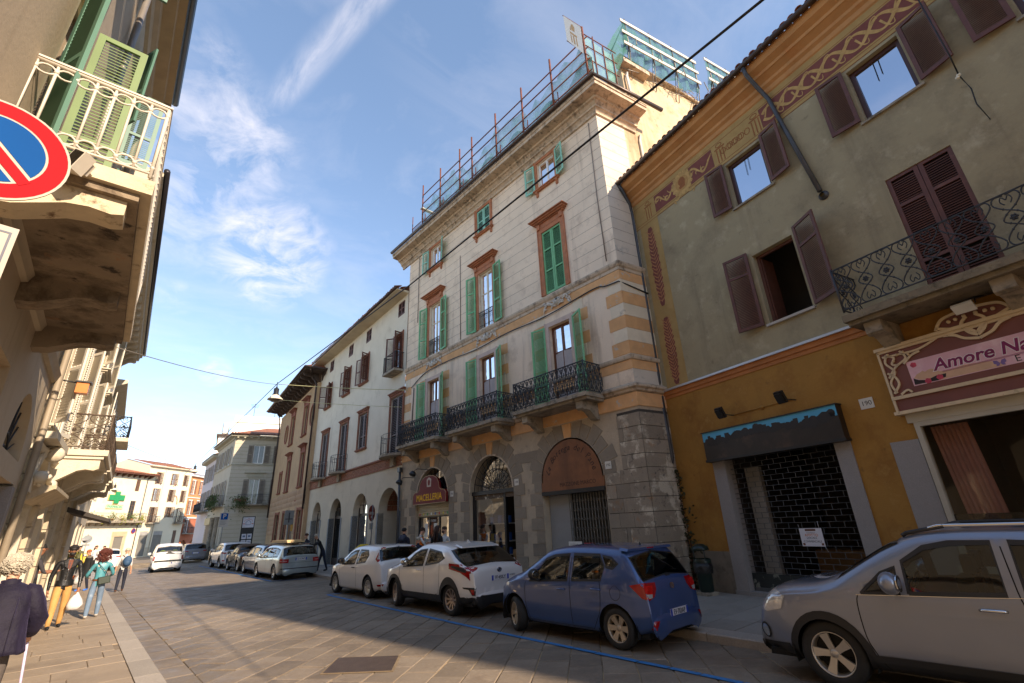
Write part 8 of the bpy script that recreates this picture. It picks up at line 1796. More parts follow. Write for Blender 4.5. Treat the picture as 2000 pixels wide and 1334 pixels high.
def fleet():
 NAVY=paintm('paint_blue',(56,82,132),.3,.32);WHT=paintm('paint_pearl_white',(222,220,216),.15,.35);WH2=paintm('paint_white',(222,220,216),.0,.35);SLV=paintm('paint_pale_green_silver',(150,160,160),.5,.35);DKB=paintm('paint_dark_navy',(24,28,54),.3,.35);BLK=paintm('paint_black',(14,13,14),.2,.3);GRY=paintm('paint_warm_grey',(132,138,152),.5,.32);GRY2=paintm('paint_silver_grey',(120,122,126),.5,.36)
 # --- blue hatchback
 c=Car(3.66,.83,[(0,.5),(.015,.7),(.05,.93),(.09,1.0),(.2,1.17),(.36,1.385),(.44,1.45),(.9,1.49),(1.5,1.5),(1.95,1.475),(2.25,1.41),(2.6,1.215),(2.92,1.045),(3.15,.985),(3.4,.9),(3.56,.78),(3.64,.62),(3.66,.5)],[(0,.93),(.5,.985),(1.2,.95),(2.4,.895),(3.66,.82)],.30,2.45,.62,.30,.24,.13,.26)
 c.hm=NAVY;c.mm=TRIM
 def ex(a):
  P,loc,t=a['patch'],a['local'],a['t'];D=a['diag'](38,.3)
  for sg in(1,-1):
   DD=D if sg>0 else(tuple(Vector(D[0])*1*Vector((1,-1,1))if False else(D[0][0],-D[0][1],0)),(D[1][0],-D[1][1],0),D[2],(D[3][0],-D[3][1],0))
   q=P([(.2,.955),(.46,.965),(.64,.93),(.58,.86),(.49,.75),(.38,.72),(.26,.76),(.2,.86)],*DD,.006,REDL,'tail_lamp',step=.04);P([(.26,.92),(.45,.925),(.43,.82),(.3,.80)],*DD,.009,mat('lamp_bright_red',lin((190,24,22)),.15,var=.3,sc=24),'lamp_inner',q or t);P([(.3,.80),(.42,.81),(.38,.745),(.31,.75)],*DD,.009,CLEARL,'reversing_lamp',q or t)
   P([(.25,.44),(.36,.44),(.4,.33),(.33,.32)],*DD,.008,REDL,'reflector')
  P([(-.3,.62),(.3,.62),(.33,.4),(-.33,.4)],*a['REARF'],.003,NAVY,'plate_recess');
  P(circ((0,.87),.06,14,.042),*a['REARF'],.008,CHROME,'badge');q=P(circ((0,.87),.045,12,.03),*a['REARF'],.0095,NAVY,'badge_centre');P([(-.028,.845),(-.015,.845),(-.003,.868),(.015,.868),(.012,.845),(.026,.845),(.028,.895),(.015,.895),(.004,.873),(-.014,.873),(-.012,.895),(-.026,.895)],*a['REARF'],.011,CHROME,'badge_letter',step=.01)
  m=MB();m.tube([(.3,.0,1.3),(.14,-.3,1.1)],.008,4);m.tube([(.16,-.1,1.1),(.14,-.38,1.075)],.008,4);loc('rear_wiper',m,TRIM)
  m=MB();m.prism([(-.68,0),(.68,0),(.64,.05),(-.64,.05)],0,.16,lambda y,z,d:Vector((.37+.02+d-.04,y,1.415+z*.8+d*.12)));loc('roof_spoiler',m,NAVY);m=MB();m.box((.345,-.1,1.432),(.36,.1,1.45));loc('brake_lamp',m,REDL);m=MB();m.lathe([(.03,0),(.02,.04),(.004,.07)],8,Matrix.Translation((.55,0,1.46)));loc('aerial',m,TRIM)
  for sg in(1,-1):P([(3.32,.9),(3.5,.78),(3.6,.66),(3.62,.76),(3.5,.88),(3.36,.94)],(0,3*sg,0),(1,0,0),(0,0,1),(0,-sg,0),.006,CLEARL,'headlamp');P([(2.98,.7),(3.08,.715),(3.08,.69),(3.0,.68)],(0,3*sg,0),(1,0,0),(0,0,1),(0,-sg,0),.006,CHROME,'indicator');P([(.43,.72),(.63,.72),(.65,.8),(.6,.86),(.46,.86),(.42,.8)],(0,3*sg,0),(1,0,0),(0,0,1),(0,-sg,0),.002,NAVY,'fuel_flap')if sg<0 else None
  m=MB();a['ribbon3'](m,[(.58+.105*cos(k*pi/10),c.vz(.58,.8+.1*sin(k*pi/10)))for k in range(21)],.006,.0015,False);loc('flap_seam',m,UNDER)
 build_car('parked_car','small dark blue hatchback with white plate and turned front wheel',c,NAVY,(7.70,4.78),side=([(2.62,.03),(1.62,.03),(1.62,.9),(2.0,.9),(2.22,.86)],[(1.52,.03),(.86,.03),(.8,.5),(.92,.9),(1.52,.9)],[(.62,.45),(.76,.5),(.86,.88),(.66,.82),(.52,.62)],),front=(2.3,2.9),rear=(.10,.355),doors=(((2.72,4.0/9),(2.62,8.2/9),.06),((1.57,3.2/9),(1.57,8.4/9)),((.92,3.3/9),(1.12,8.0/9),-.12),((2.66,7.9/9),(1.14,7.9/9))),rim=mat('rim_champagne',lin((186,172,152)),.4,.5,var=.05),spokes=6,rimstyle=1,steer=-24,plate=('EV·703AP',0,.5),handles=((1.78,.8),(.98,.84)),extra=ex)
 # --- white coupe crossover
 c=Car(4.36,.885,[(0,.5),(.015,.72),(.04,.92),(.1,1.01),(.22,1.06),(.45,1.17),(.8,1.38),(.98,1.47),(1.4,1.54),(2.0,1.555),(2.4,1.52),(2.75,1.40),(3.15,1.19),(3.42,1.07),(3.75,1.0),(4.05,.92),(4.24,.8),(4.33,.64),(4.36,.5)],[(0,.96),(.5,1.12),(1.1,1.13),(2.0,1.03),(3.2,.97),(4.36,.84)],.33,2.64,.83,.345,.28,.17,.26,flare=.035)
 c.hm=WHT;c.mm=CHROME
 def ex(a):
  P,loc,t=a['patch'],a['local'],a['t']
  for sg in(1,-1):
   D=a['diag'](45,.35);DD=D if sg>0 else((D[0][0],-D[0][1],0),(D[1][0],-D[1][1],0),D[2],(D[3][0],-D[3][1],0))
   q=P([(.24,1.02),(.62,1.1),(.98,1.12),(.98,1.0),(.66,.93),(.5,.84),(.4,.76),(.42,.9),(.26,.98)],*DD,.006,REDL,'tail_lamp',step=.04);P([(.5,1.02),(.9,1.075),(.9,1.03),(.6,.94),(.5,.93)],*DD,.012,TRIM,'lamp_inner',q or t)
   P([(.26,.62),(.6,.63),(.58,.6),(.44,.58),(.36,.46),(.28,.46)],*DD,.007,TRIM,'side_vent');P([(.31,.58),(.40,.585),(.36,.48),(.31,.48)],*DD,.010,REDL,'reflector')
   P([(3.86,.98),(4.1,.88),(4.28,.74),(4.3,.8),(4.1,.94),(3.9,1.02)],(0,3*sg,0),(1,0,0),(0,0,1),(0,-sg,0),.006,CLEARL,'headlamp')
  P([(-.34,.86),(.34,.86),(.36,.69),(-.36,.69)],*a['REARF'],.003,WHT,'plate_recess');P(circ((0,.935),.075,16,.05),*a['REARF'],.008,mat('badge_blue',lin((30,50,90)),.2,.6,var=0),'badge');
  m=MB();a_=[(.07*cos(k*pi/8),.05*sin(k*pi/8))for k in range(16)];e=a['bvh'].ray_cast(Vector((-1,0,.935)),Vector((1,0,0)))[0];m.tube([(e.x-.012,y,.935+z)for y,z in a_],.006,4,closed=True);m.tube([(e.x-.013,.03*cos(k*pi/8),.94+.045*sin(k*pi/8))for k in range(16)],.005,4,closed=True);loc('badge_ring',m,CHROME)
  m=MB();m.prism([(-.6,0),(.6,0),(.56,.03),(-.56,.03)],0,.26,lambda y,z,d:Vector((.74+d*1.0,y,1.43+d*.22+z)));loc('roof_spoiler',m,WHT);m=MB();m.prism([(0,0),(.16,0),(.03,.09)],-.015,.015,lambda x,z,d:Vector((1.16+.16-x,d,1.515+z)));loc('shark_fin',m,WHT)
  P([(1.36,.44),(1.4,.3),(3.0,.3),(3.02,.44),(2.9,.4),(1.52,.4)],*a['SIDEF'],.012,TRIM,'sill_cladding')
  m=MB();Q=[(-.74,.06),(-.6,-.03),(-.3,-.055),(.3,-.055),(.6,-.03),(.74,.06)];m.prism([(y,x)for y,x in Q]+[(y,x+.12)for y,x in Q[::-1]],.27,.45,lambda y,x,z:Vector((x-(z-.27)*.05,y,z)));loc('lower_bumper',m,TRIM)
  text('badge_lettering','HYBRID',CHROME,a['wm']@Matrix.Translation((.005,-.38,.8))@Matrix(((0,0,-1,0),(-1,0,0,0),(0,1,0,0),(0,0,0,1))),t,.05,.003)
 build_car('parked_car','white coupe crossover with black arches and dark multi spoke wheels',c,WHT,(7.92,9.5),side=([(3.05,.04),(2.05,.04),(2.05,.88),(2.4,.88),(2.6,.84)],[(1.95,.04),(1.3,.05),(1.05,.35),(1.3,.72),(1.95,.88)]),front=(2.55,3.38),rear=(.26,.92),doors=(((3.2,4/9),(3.05,8.2/9),.05),((2.0,3.3/9),(2.0,8.3/9)),((1.28,3.6/9),(1.46,8/9),-.1)),rim=mat('rim_machined',lin((176,160,150)),.3,.8,var=.05),spokes=10,rimstyle=2,steer=-14,plate=('FF·450LY',0,.775),handles=((2.25,.93),),arch_trim=True,cladding=.42,extra=ex,tyre_w=.22)
 # --- white three-door hatchback
 c=Car(4.03,.84,[(0,.5),(.015,.74),(.05,.98),(.12,1.06),(.2,1.2),(.32,1.4),(.42,1.45),(.9,1.485),(1.5,1.49),(2.0,1.455),(2.35,1.37),(2.75,1.16),(3.02,1.03),(3.35,.95),(3.7,.85),(3.92,.68),(4.0,.56),(4.03,.5)],[(0,1.0),(.7,1.0),(1.5,.94),(3.0,.88),(4.03,.78)],.32,2.51,.72,.31,.23,.14,.3);c.mm=TRIM;c.hm=TRIM
 def ex(a):
  P,loc,t=a['patch'],a['local'],a['t']
  for sg in(1,-1):
   D=a['diag'](42,.3);DD=D if sg>0 else((D[0][0],-D[0][1],0),(D[1][0],-D[1][1],0),D[2],(D[3][0],-D[3][1],0));q=P([(.36,1.42),(.46,1.44),(.6,1.1),(.5,1.02),(.4,1.08)],*DD,.008,REDL,'tail_lamp',step=.03);P([(.44,1.3),(.5,1.3),(.54,1.1),(.47,1.1)],*DD,.012,CLEARL,'lamp_inner',q or t);P([(.26,.42),(.5,.4),(.46,.35),(.28,.36)],*DD,.008,REDL,'reflector')
   P([(3.5,.9),(3.8,.74),(3.92,.62),(3.92,.72),(3.75,.86),(3.54,.94)],(0,3*sg,0),(1,0,0),(0,0,1),(0,-sg,0),.006,CLEARL,'headlamp')
  m=MB();m.box((.38,-.14,1.435),(.4,.14,1.455));loc('brake_lamp',m,REDL);m=MB();m.tube([(.62,0,1.46),(.45,0,1.52)],.005,4);loc('aerial',m,TRIM)
 build_car('parked_car','white three door hatchback with tall red tail lamps',c,WH2,(8.11,14.46),side=([(2.7,.03),(1.72,.03),(1.72,.9),(2.05,.9),(2.32,.86)],[(1.6,.04),(.95,.08),(.82,.5),(1.0,.86),(1.6,.9)]),front=(2.4,3.0),rear=(.13,.33),doors=(((2.86,4/9),(2.7,8.2/9),.06),((1.62,3.2/9),(1.56,8.2/9),-.03)),rim=SILV,spokes=12,rimstyle=2,handles=((1.78,.84),),extra=ex)
 # --- pale silver estate with planks on the roof
 c=Car(4.85,.91,[(0,.5),(.02,.74),(.05,.96),(.1,1.02),(.25,1.2),(.42,1.38),(.55,1.43),(1.2,1.48),(2.2,1.5),(2.8,1.46),(3.1,1.38),(3.45,1.18),(3.75,1.02),(4.2,.95),(4.6,.86),(4.8,.7),(4.85,.5)],[(0,.93),(1,.95),(3,.9),(4.85,.8)],.36,2.85,.98,.32,.24,.13,.22)
 def lamps(polys,plate_poly=None,extra2=None,a_=36):
  def ex(a):
   P=a['patch']
   for sg in(1,-1):
    D=a['diag'](a_,.3);DD=D if sg>0 else((D[0][0],-D[0][1],0),(D[1][0],-D[1][1],0),D[2],(D[3][0],-D[3][1],0))
    for poly,m_,nm,off in polys:P(poly,*DD,off,m_,nm,step=.05)
   if extra2:extra2(a)
  return ex
 def ex2(a):
  P,loc,t=a['patch'],a['local'],a['t'];P([(-.85,.5),(.85,.5),(.85,.46),(-.85,.46)],*a['REARF'],.012,TRIM,'bumper_strip');P([(-.9,.72),(.9,.72),(.9,.712),(-.9,.712)],*a['REARF'],.004,UNDER,'tailgate_seam');
  for sg in(1,-1):m=MB();m.tube([(.7,sg*.6,1.46),(.8,sg*.62,1.52),(2.6,sg*.62,1.54),(2.75,sg*.6,1.47)],.016,5);loc('roof_rail',m,TRIM)
  for x in(1.2,2.3):m=MB();m.tube([(x,-.62,1.55),(x,.62,1.55)],.018,5);loc('roof_bar',m,TRIM)
 build_car('parked_car','pale silver estate car carrying wooden planks on roof bars',c,SLV,(8.50,24.75),side=([(3.3,.03),(2.32,.03),(2.32,.9),(2.85,.9),(3.05,.86)],[(2.24,.03),(1.36,.03),(1.36,.9),(2.24,.9)],[(1.28,.05),(.62,.1),(.62,.8),(1.28,.9)]),front=(3.12,3.72),rear=(.11,.42),doors=(((3.6,4/9),(3.5,8.2/9),.05),((2.28,3.3/9),(2.28,8.3/9)),((1.32,3.5/9),(1.5,8/9),-.1)),spokes=9,rimstyle=2,plate=('CG·519WV',0,.86),extra=lamps([([(.28,.88),(.68,.9),(.68,.72),(.28,.72)],REDL,'tail_lamp',.008),([(.34,.81),(.68,.82),(.68,.78),(.34,.78)],mat('lamp_pink',lin((200,130,130)),.2),'lamp_inner',.012)],extra2=ex2),handles=((2.5,.82),(1.5,.84)))
 pw=mat('pale_plank',lin((206,176,130)),.8,var=.12,sc=6)
 for i in range(4):
  t=thing('plank',('first','second','third','fourth')[i]+' pale wooden plank from the kerb side on the estate roof bars','plank',(8.2+.2*i,26.4,1.57),group='planks on the estate car roof');m=MB();m.box((8.02+.21*i,25.5,1.57+.0),(8.2+.21*i,28.0,1.63));m.box((8.02+.21*i,25.6+.1*i,1.632),(8.2+.21*i,27.9,1.69));m.build('timber',pw,t)
  # --- dark navy estate with tall lamps
 c=Car(4.51,.885,[(0,.5),(.02,.74),(.06,.94),(.1,1.0),(.24,1.2),(.38,1.4),(.5,1.44),(1.2,1.475),(2.0,1.48),(2.5,1.42),(2.85,1.28),(3.2,1.08),(3.4,1.0),(3.9,.93),(4.3,.83),(4.47,.66),(4.51,.5)],[(0,.93),(1,.95),(3,.9),(4.51,.8)],.34,2.64,.9,.315,.24,.13,.24)
 build_car('parked_car','dark navy estate car with tall red pillar lamps',c,DKB,(8.83,29.0),side=([(3.0,.03),(2.05,.03),(2.05,.9),(2.4,.9),(2.7,.84)],[(1.98,.03),(1.2,.03),(1.2,.9),(1.98,.9)],[(1.12,.05),(.6,.12),(.66,.8),(1.12,.9)]),front=(2.56,3.36),rear=(.11,.36),doors=(((3.3,4/9),(3.2,8.2/9),.05),((2.02,3.3/9),(2.02,8.3/9))),spokes=7,rimstyle=0,extra=lamps([([(.36,1.42),(.46,1.42),(.56,1.0),(.66,.9),(.6,.76),(.44,.76),(.42,.98)],REDL,'tail_lamp',.008)],a_=42))
 # --- black rounded convertible
 c=Car(4.1,.86,[(0,.5),(.03,.66),(.12,.82),(.3,.95),(.5,1.02),(.75,1.14),(1.1,1.38),(1.5,1.48),(1.9,1.5),(2.25,1.44),(2.6,1.24),(2.9,1.04),(3.3,.98),(3.7,.86),(3.95,.7),(4.07,.58),(4.1,.5)],[(0,.82),(.8,.97),(2,.95),(3.2,.9),(4.1,.7)],.36,2.51,.75,.32,.24,.26,.3,flare=.05)
 build_car('parked_car','rounded black convertible with folded brown fabric hood raised',c,BLK,(8.94,33.75),side=([(2.6,.03),(1.75,.03),(1.75,.88),(2.1,.88),(2.4,.84)],[(1.68,.04),(1.25,.1),(1.3,.7),(1.68,.86)]),front=(2.32,2.86),rear=(.85,1.08),doors=(((2.8,4/9),(2.7,8.2/9),.05),((1.68,4/9),(1.6,8.3/9))),roofmat=(mat('brown_fabric_hood',lin((92,70,52)),.9,var=.12,sc=5),(.62,2.34)),spokes=8,rimstyle=0,extra=lamps([([(.35+.17*cos(k*pi/7),.78+.10*sin(k*pi/7))for k in range(14)],REDL,'tail_lamp',.01),([(.3,.42),(.5,.42),(.5,.37),(.3,.37)],REDL,'reflector',.01)],a_=40))
 # --- white tall suv
 def suvc(L=4.37,W=.95,H=1.63):return Car(L,W,[(0,.55),(.02,.8),(.06,1.06),(.12,1.12),(.22,1.3),(.34,H-.14),(.45,H-.07),(1.2,H-.01),(1.8,H),(2.3,H-.06),(2.6,H-.18),(2.95,1.25),(3.15,1.13),(3.6,1.08),(4.1*L/4.37,.98),(4.28*L/4.37,.82),(L-.02,.66),(L,.55)],[(0,1.1),(1,1.1),(3,1.0),(L,.9)],.3,2.66,.85,.35,.3,.12,.2,flare=.02)
 c=suvc();build_car('parked_car','white tall sport utility car with floating dark roof pillars',c,WH2,(9.16,39.15),side=([(2.85,.03),(1.95,.03),(1.95,.9),(2.3,.9),(2.55,.85)],[(1.88,.03),(1.0,.06),(1.0,.85),(1.88,.9)],[(.94,.1),(.5,.2),(.5,.75),(.94,.85)]),front=(2.4,3.1),rear=(.13,.34),doors=(((3.05,4/9),(2.95,8.2/9),.05),),spokes=5,rimstyle=0,arch_trim=True,extra=lamps([([(.4,1.0),(.8,1.03),(.8,.95),(.5,.9),(.4,.9)],REDL,'tail_lamp',.01),([(.4,.52),(.6,.54),(.6,.46),(.4,.46)],REDL,'reflector',.01)],a_=40),tyre_w=.24)
 c=suvc(4.3,.9,1.6);build_car('driving_car','silver grey car ahead of the white van at the street bend',c,GRY2,(9.0,53.3),side=([(2.85,.03),(1.95,.03),(1.95,.9),(2.3,.9),(2.55,.85)],[(1.88,.03),(1.0,.06),(1.0,.85),(1.88,.9)]),front=(2.4,3.1),rear=(.13,.34),spokes=5,group='vehicles driving up the street',extra=lamps([([(.3,1.0),(.7,1.03),(.7,.92),(.3,.92)],REDL,'tail_lamp',.01)],a_=36),plate=('',0,.8))
 c=suvc(4.3,.9,1.55);build_car('parked_car','white car with roof rails behind the man with the backpack',c,WH2,(2.6,49.5),rz=94,side=([(2.85,.03),(1.95,.03),(1.95,.9),(2.3,.9),(2.55,.85)],[(1.88,.03),(1.0,.06),(1.0,.85),(1.88,.9)]),front=(2.4,3.1),rear=(.13,.34),spokes=5,group='vehicles driving up the street',extra=lamps([([(.3,1.0),(.8,1.06),(.8,.95),(.3,.92)],REDL,'tail_lamp',.01)],a_=36))
 # --- white delivery van
 c=Car(3.96,.86,[(0,.5),(.01,.8),(.03,1.08),(.06,1.3),(.12,1.6),(.2,1.69),(.5,1.73),(1.5,1.74),(2.2,1.7),(2.6,1.54),(2.95,1.28),(3.15,1.14),(3.5,1.06),(3.8,.9),(3.92,.66),(3.96,.5)],[(0,1.06),(1,1.04),(2.4,.98),(3.96,.85)],.22,2.51,.72,.31,.24,.07,.26)
 def ex3(a):
  P,loc=a['patch'],a['local'];P([(-.72,.72),(.72,.72),(.76,.62),(-.76,.62)],*a['REARF'],.02,TRIM,'rear_strip');hv=mat('hi_vis_yellow',lin((206,220,40)),.7,var=.2,sc=10);m=MB();[m.ball((.35,y,1.22),(.12,.2,.12),8,6)for y in(.35,-.32)];loc('hi_vis_vest',m,hv);P(circ((0,.78),.06,10,.06),*a['REARF'],.03,CHROME,'badge');m=MB();m.lathe([(.05,0),(.05,.06),(.03,.09),(0,.1)],8,Matrix.Translation((.3,-.5,1.7)));loc('orange_beacon',m,mat('beacon_orange',lin((216,110,30)),.3))
 build_car('white_van','small white van driving away with yellow vests behind its rear window',c,WH2,(5.40,41.0),rz=86,cat='van',side=([(2.9,.03),(2.0,.03),(2.0,.84),(2.4,.84)],),front=(2.3,3.1),rear=(.045,.115),group='vehicles driving up the street',spokes=7,extra=lamps([([(.55,.98),(.72,.98),(.72,.72),(.55,.72)],REDL,'tail_lamp',.012)],extra2=ex3,a_=24),plate=('',0,.52))
 # --- grey suv close by on the right
 c=Car(4.25,.885,[(0,.55),(.02,.8),(.06,1.05),(.12,1.12),(.24,1.32),(.4,1.55),(.52,1.61),(1.2,1.66),(1.9,1.665),(2.3,1.63),(2.62,1.52),(2.95,1.33),(3.22,1.17),(3.45,1.1),(3.8,1.05),(4.02,.98),(4.15,.86),(4.22,.7),(4.25,.55)],[(0,1.1),(1,1.08),(2.0,1.03),(3.2,.99),(4.25,.9)],.27,2.555,.85,.345,.29,.12,.22,flare=.03,mid=.6)
 c.hm=CHROME;c.mm=GRY;c.ms=1.35
 def ex4(a):
  P,loc,t=a['patch'],a['local'],a['t'];K_=a['K']
  for sg in(1,-1):
   F2=((0,3*sg,0),(1,0,0),(0,0,1),(0,-sg,0));D=a['diag'](45,3.9);D=((3.9+2*.707,sg*2*.707,0),(-.707,sg*.707,0),(0,0,1),(-.707,-sg*.707,0))
   P([(.14,1.02),(.44,1.0),(.68,.92),(.62,.78),(.42,.72),(.2,.76)],*D,.007,CLEARL,'headlamp',step=.04);P(circ((.33,.5),.07,12,.09),*D,.01,TRIM,'fog_lamp');P(circ((.33,.5),.05,12,.07),*D,.014,CHROME,'fog_lens');P([(.05,.36),(.62,.40),(.62,.28),(.05,.28)],*D,.012,TRIM,'lower_bumper')
   m=MB();m.tube([(1.15,sg*.62,1.655),(1.4,sg*.62,1.7),(2.1,sg*.62,1.7),(2.35,sg*.6,1.63)],.02,6);loc('roof_rail',m,CHROME if sg>0 else TRIM);m=MB();m.tube([(2.05,sg*.62,1.695),(2.4,sg*.6,1.63),(2.45,sg*.6,1.6)],.024,6);loc('rail_foot',m,TRIM)
   m=MB();pts=[(x,4.06/9)for x in[.7+.1*i for i in range(24)]];a['ribbon3'](m,pts,.022,.006);
  loc('chrome_waist_strip',m,CHROME);P([(1.25,.33),(3.0,.33),(3.0,.44),(2.95,.40),(1.3,.40)],*a['SIDEF'],.01,TRIM,'sill_cladding')
  P([(2.45,1.2),(3.1,1.2),(3.16,1.04),(2.45,1.04)],*a['SIDEF'],.0,TRIM,'mirror_base')if 0 else None
 build_car('parked_car','warm grey sport utility car nearest the camera with silver five spoke wheels',c,GRY,(7.86,-1.02),side=([(2.5,.03),(1.72,.03),(1.72,.92),(2.05,.92),(2.28,.88),(2.5,.7)],[(2.95,.05),(2.58,.03),(2.58,.62),(2.72,.58)],[(1.58,.03),(.95,.03),(.95,.9),(1.58,.92)],[(.88,.1),(.5,.2),(.55,.75),(.88,.88)]),front=(2.5,3.18),rear=(.13,.38),doors=(((2.98,4.0/9),(2.86,8.3/9),.08),((1.65,3.15/9),(1.62,8.4/9),-.02),((.9,3.4/9),(1.1,8/9),-.1)),spokes=5,rimstyle=1,rim=mat('rim_bright',lin((196,190,180)),.35,.6,var=.05),handles=((1.86,.92),(1.05,.94)),arch_trim=True,cladding=.36,extra=ex4,mirror=2.62,tyre_w=.23)
 # --- motorcycle at the head of the row
 t=thing('motorcycle','dark motor scooter at the head of the parked row','scooter',(8.9,45.6,0));bk_=BLK
 for y in(45.1,46.35):m=MB();A=Matrix.Translation((8.9,y,.27))@Matrix.Rotation(rad(90),4,'Y');m.lathe([(.15,-.06),(.25,-.06),(.27,0),(.25,.06),(.15,.06)],18,A);m.build('wheel',TYRE,t)
 m=MB();m.box((8.78,45.0,.45),(9.02,45.75,.72));m.box((8.8,45.7,.28),(9.0,46.1,.36));m.prism([(46.05,.3),(46.25,.5),(46.15,1.05),(46.0,1.0),(45.98,.4)],8.74,9.06,lambda a,b,d:Vector((d,a,b)));m.build('fairing',bk_,t);m=MB();m.box((8.8,45.0,.72),(9.0,45.7,.8));m.build('seat',SEAT,t);m=MB();m.tube([(8.6,46.0,1.08),(8.9,46.1,1.05),(9.2,46.0,1.08)],.02,5);m.tube([(8.9,46.1,1.05),(8.9,46.35,.3)],.03,5);m.build('handlebar',TRIM,t);m=MB();[m.tube([(x,46.02,1.08),(x,46.0,1.25)],.01,4)for x in(8.65,9.15)];[m.ball((x,46.0,1.3),(.07,.02,.045),8,6)for x in(8.63,9.17)];m.build('mirror',TRIM,t)
 # --- delivery bicycle with yellow bag against the arch
 t=thing('bicycle','black bicycle with a yellow delivery bag parked by the white house arches','bicycle',(9.9,22.0,.13));z0=.13
 for y in(21.5,22.55):m=MB();m.tube([(9.95,y+.33*cos(k*pi/10),z0+.33+.33*sin(k*pi/10))for k in range(20)],.02,5,closed=True);[m.tube([(9.95,y,z0+.33),(9.95,y+.32*cos(k*pi/5),z0+.33+.32*sin(k*pi/5))],.004,3)for k in range(10)];m.build('wheel',TRIM,t)
 m=MB();[m.tube(p,.018,5)for p in([(9.95,21.5,z0+.33),(9.95,21.85,z0+.32),(9.95,21.75,z0+.85)],[(9.95,21.5,z0+.33),(9.95,21.78,z0+.75),(9.95,22.35,z0+.8),(9.95,21.85,z0+.32)],[(9.95,22.55,z0+.33),(9.95,22.33,z0+.95)])];m.build('frame',BLACK,t);m=MB();m.tube([(9.7,22.25,z0+1.02),(9.95,22.33,z0+.98),(10.2,22.25,z0+1.02)],.014,5);m.tube([(9.75,22.28,z0+1.02),(9.75,22.2,z0+1.2)],.008,4);m.build('handlebar',BLACK,t);m=MB();m.box((9.88,21.6,z0+.85),(10.02,21.85,z0+.9));m.build('saddle',TRIM,t)
 t2=thing('delivery_bag','yellow delivery bag strapped on the black bicycle','bag',(9.95,21.3,z0+.8));m=MB();A=Matrix.Translation((9.95,21.45,z0+.86))@Matrix.Rotation(rad(-18),4,'X');m.bbox((-.22,-.3,0),(.22,.3,.34),.05,A);m.build('bag',mat('bag_yellow',lin((224,190,30)),.7,var=.1),t2)
fleet()
# ------------------------------------------------------------------ people: one continuous skinned body each
SKIN=mat('skin_light',lin((202,154,126)),.55,var=.06,sc=9);SKIND=mat('skin_brown',lin((142,94,68)),.55,var=.08,sc=9)
PEOPLE=[]
def person(label,pos,face,h=1.7,top=None,legs=None,shoes=None,skin=SKIN,hair=None,hairstyle='short',stride=.12,armL=None,armR=None,lean=0,leanx=0,nod=0,turn=0,build=1.0,group=None,sleeves=True,extra=None,z0=.1,scale_top=1.0,skirt=None,wide=0,knee=0,hat=None,beard=None,glasses=False):
 PEOPLE.append(dict(label=label,pos=pos,face=face,h=h,top=top,legs=legs,shoes=shoes,skin=skin,hair=hair,hs=hairstyle,stride=stride,armL=armL,armR=armR,lean=lean,leanx=leanx,nod=nod,turn=turn,b=build,group=group,sleeves=sleeves,extra=extra,z0=z0,st=scale_top,skirt=skirt,wide=wide,beard=beard,glasses=glasses))
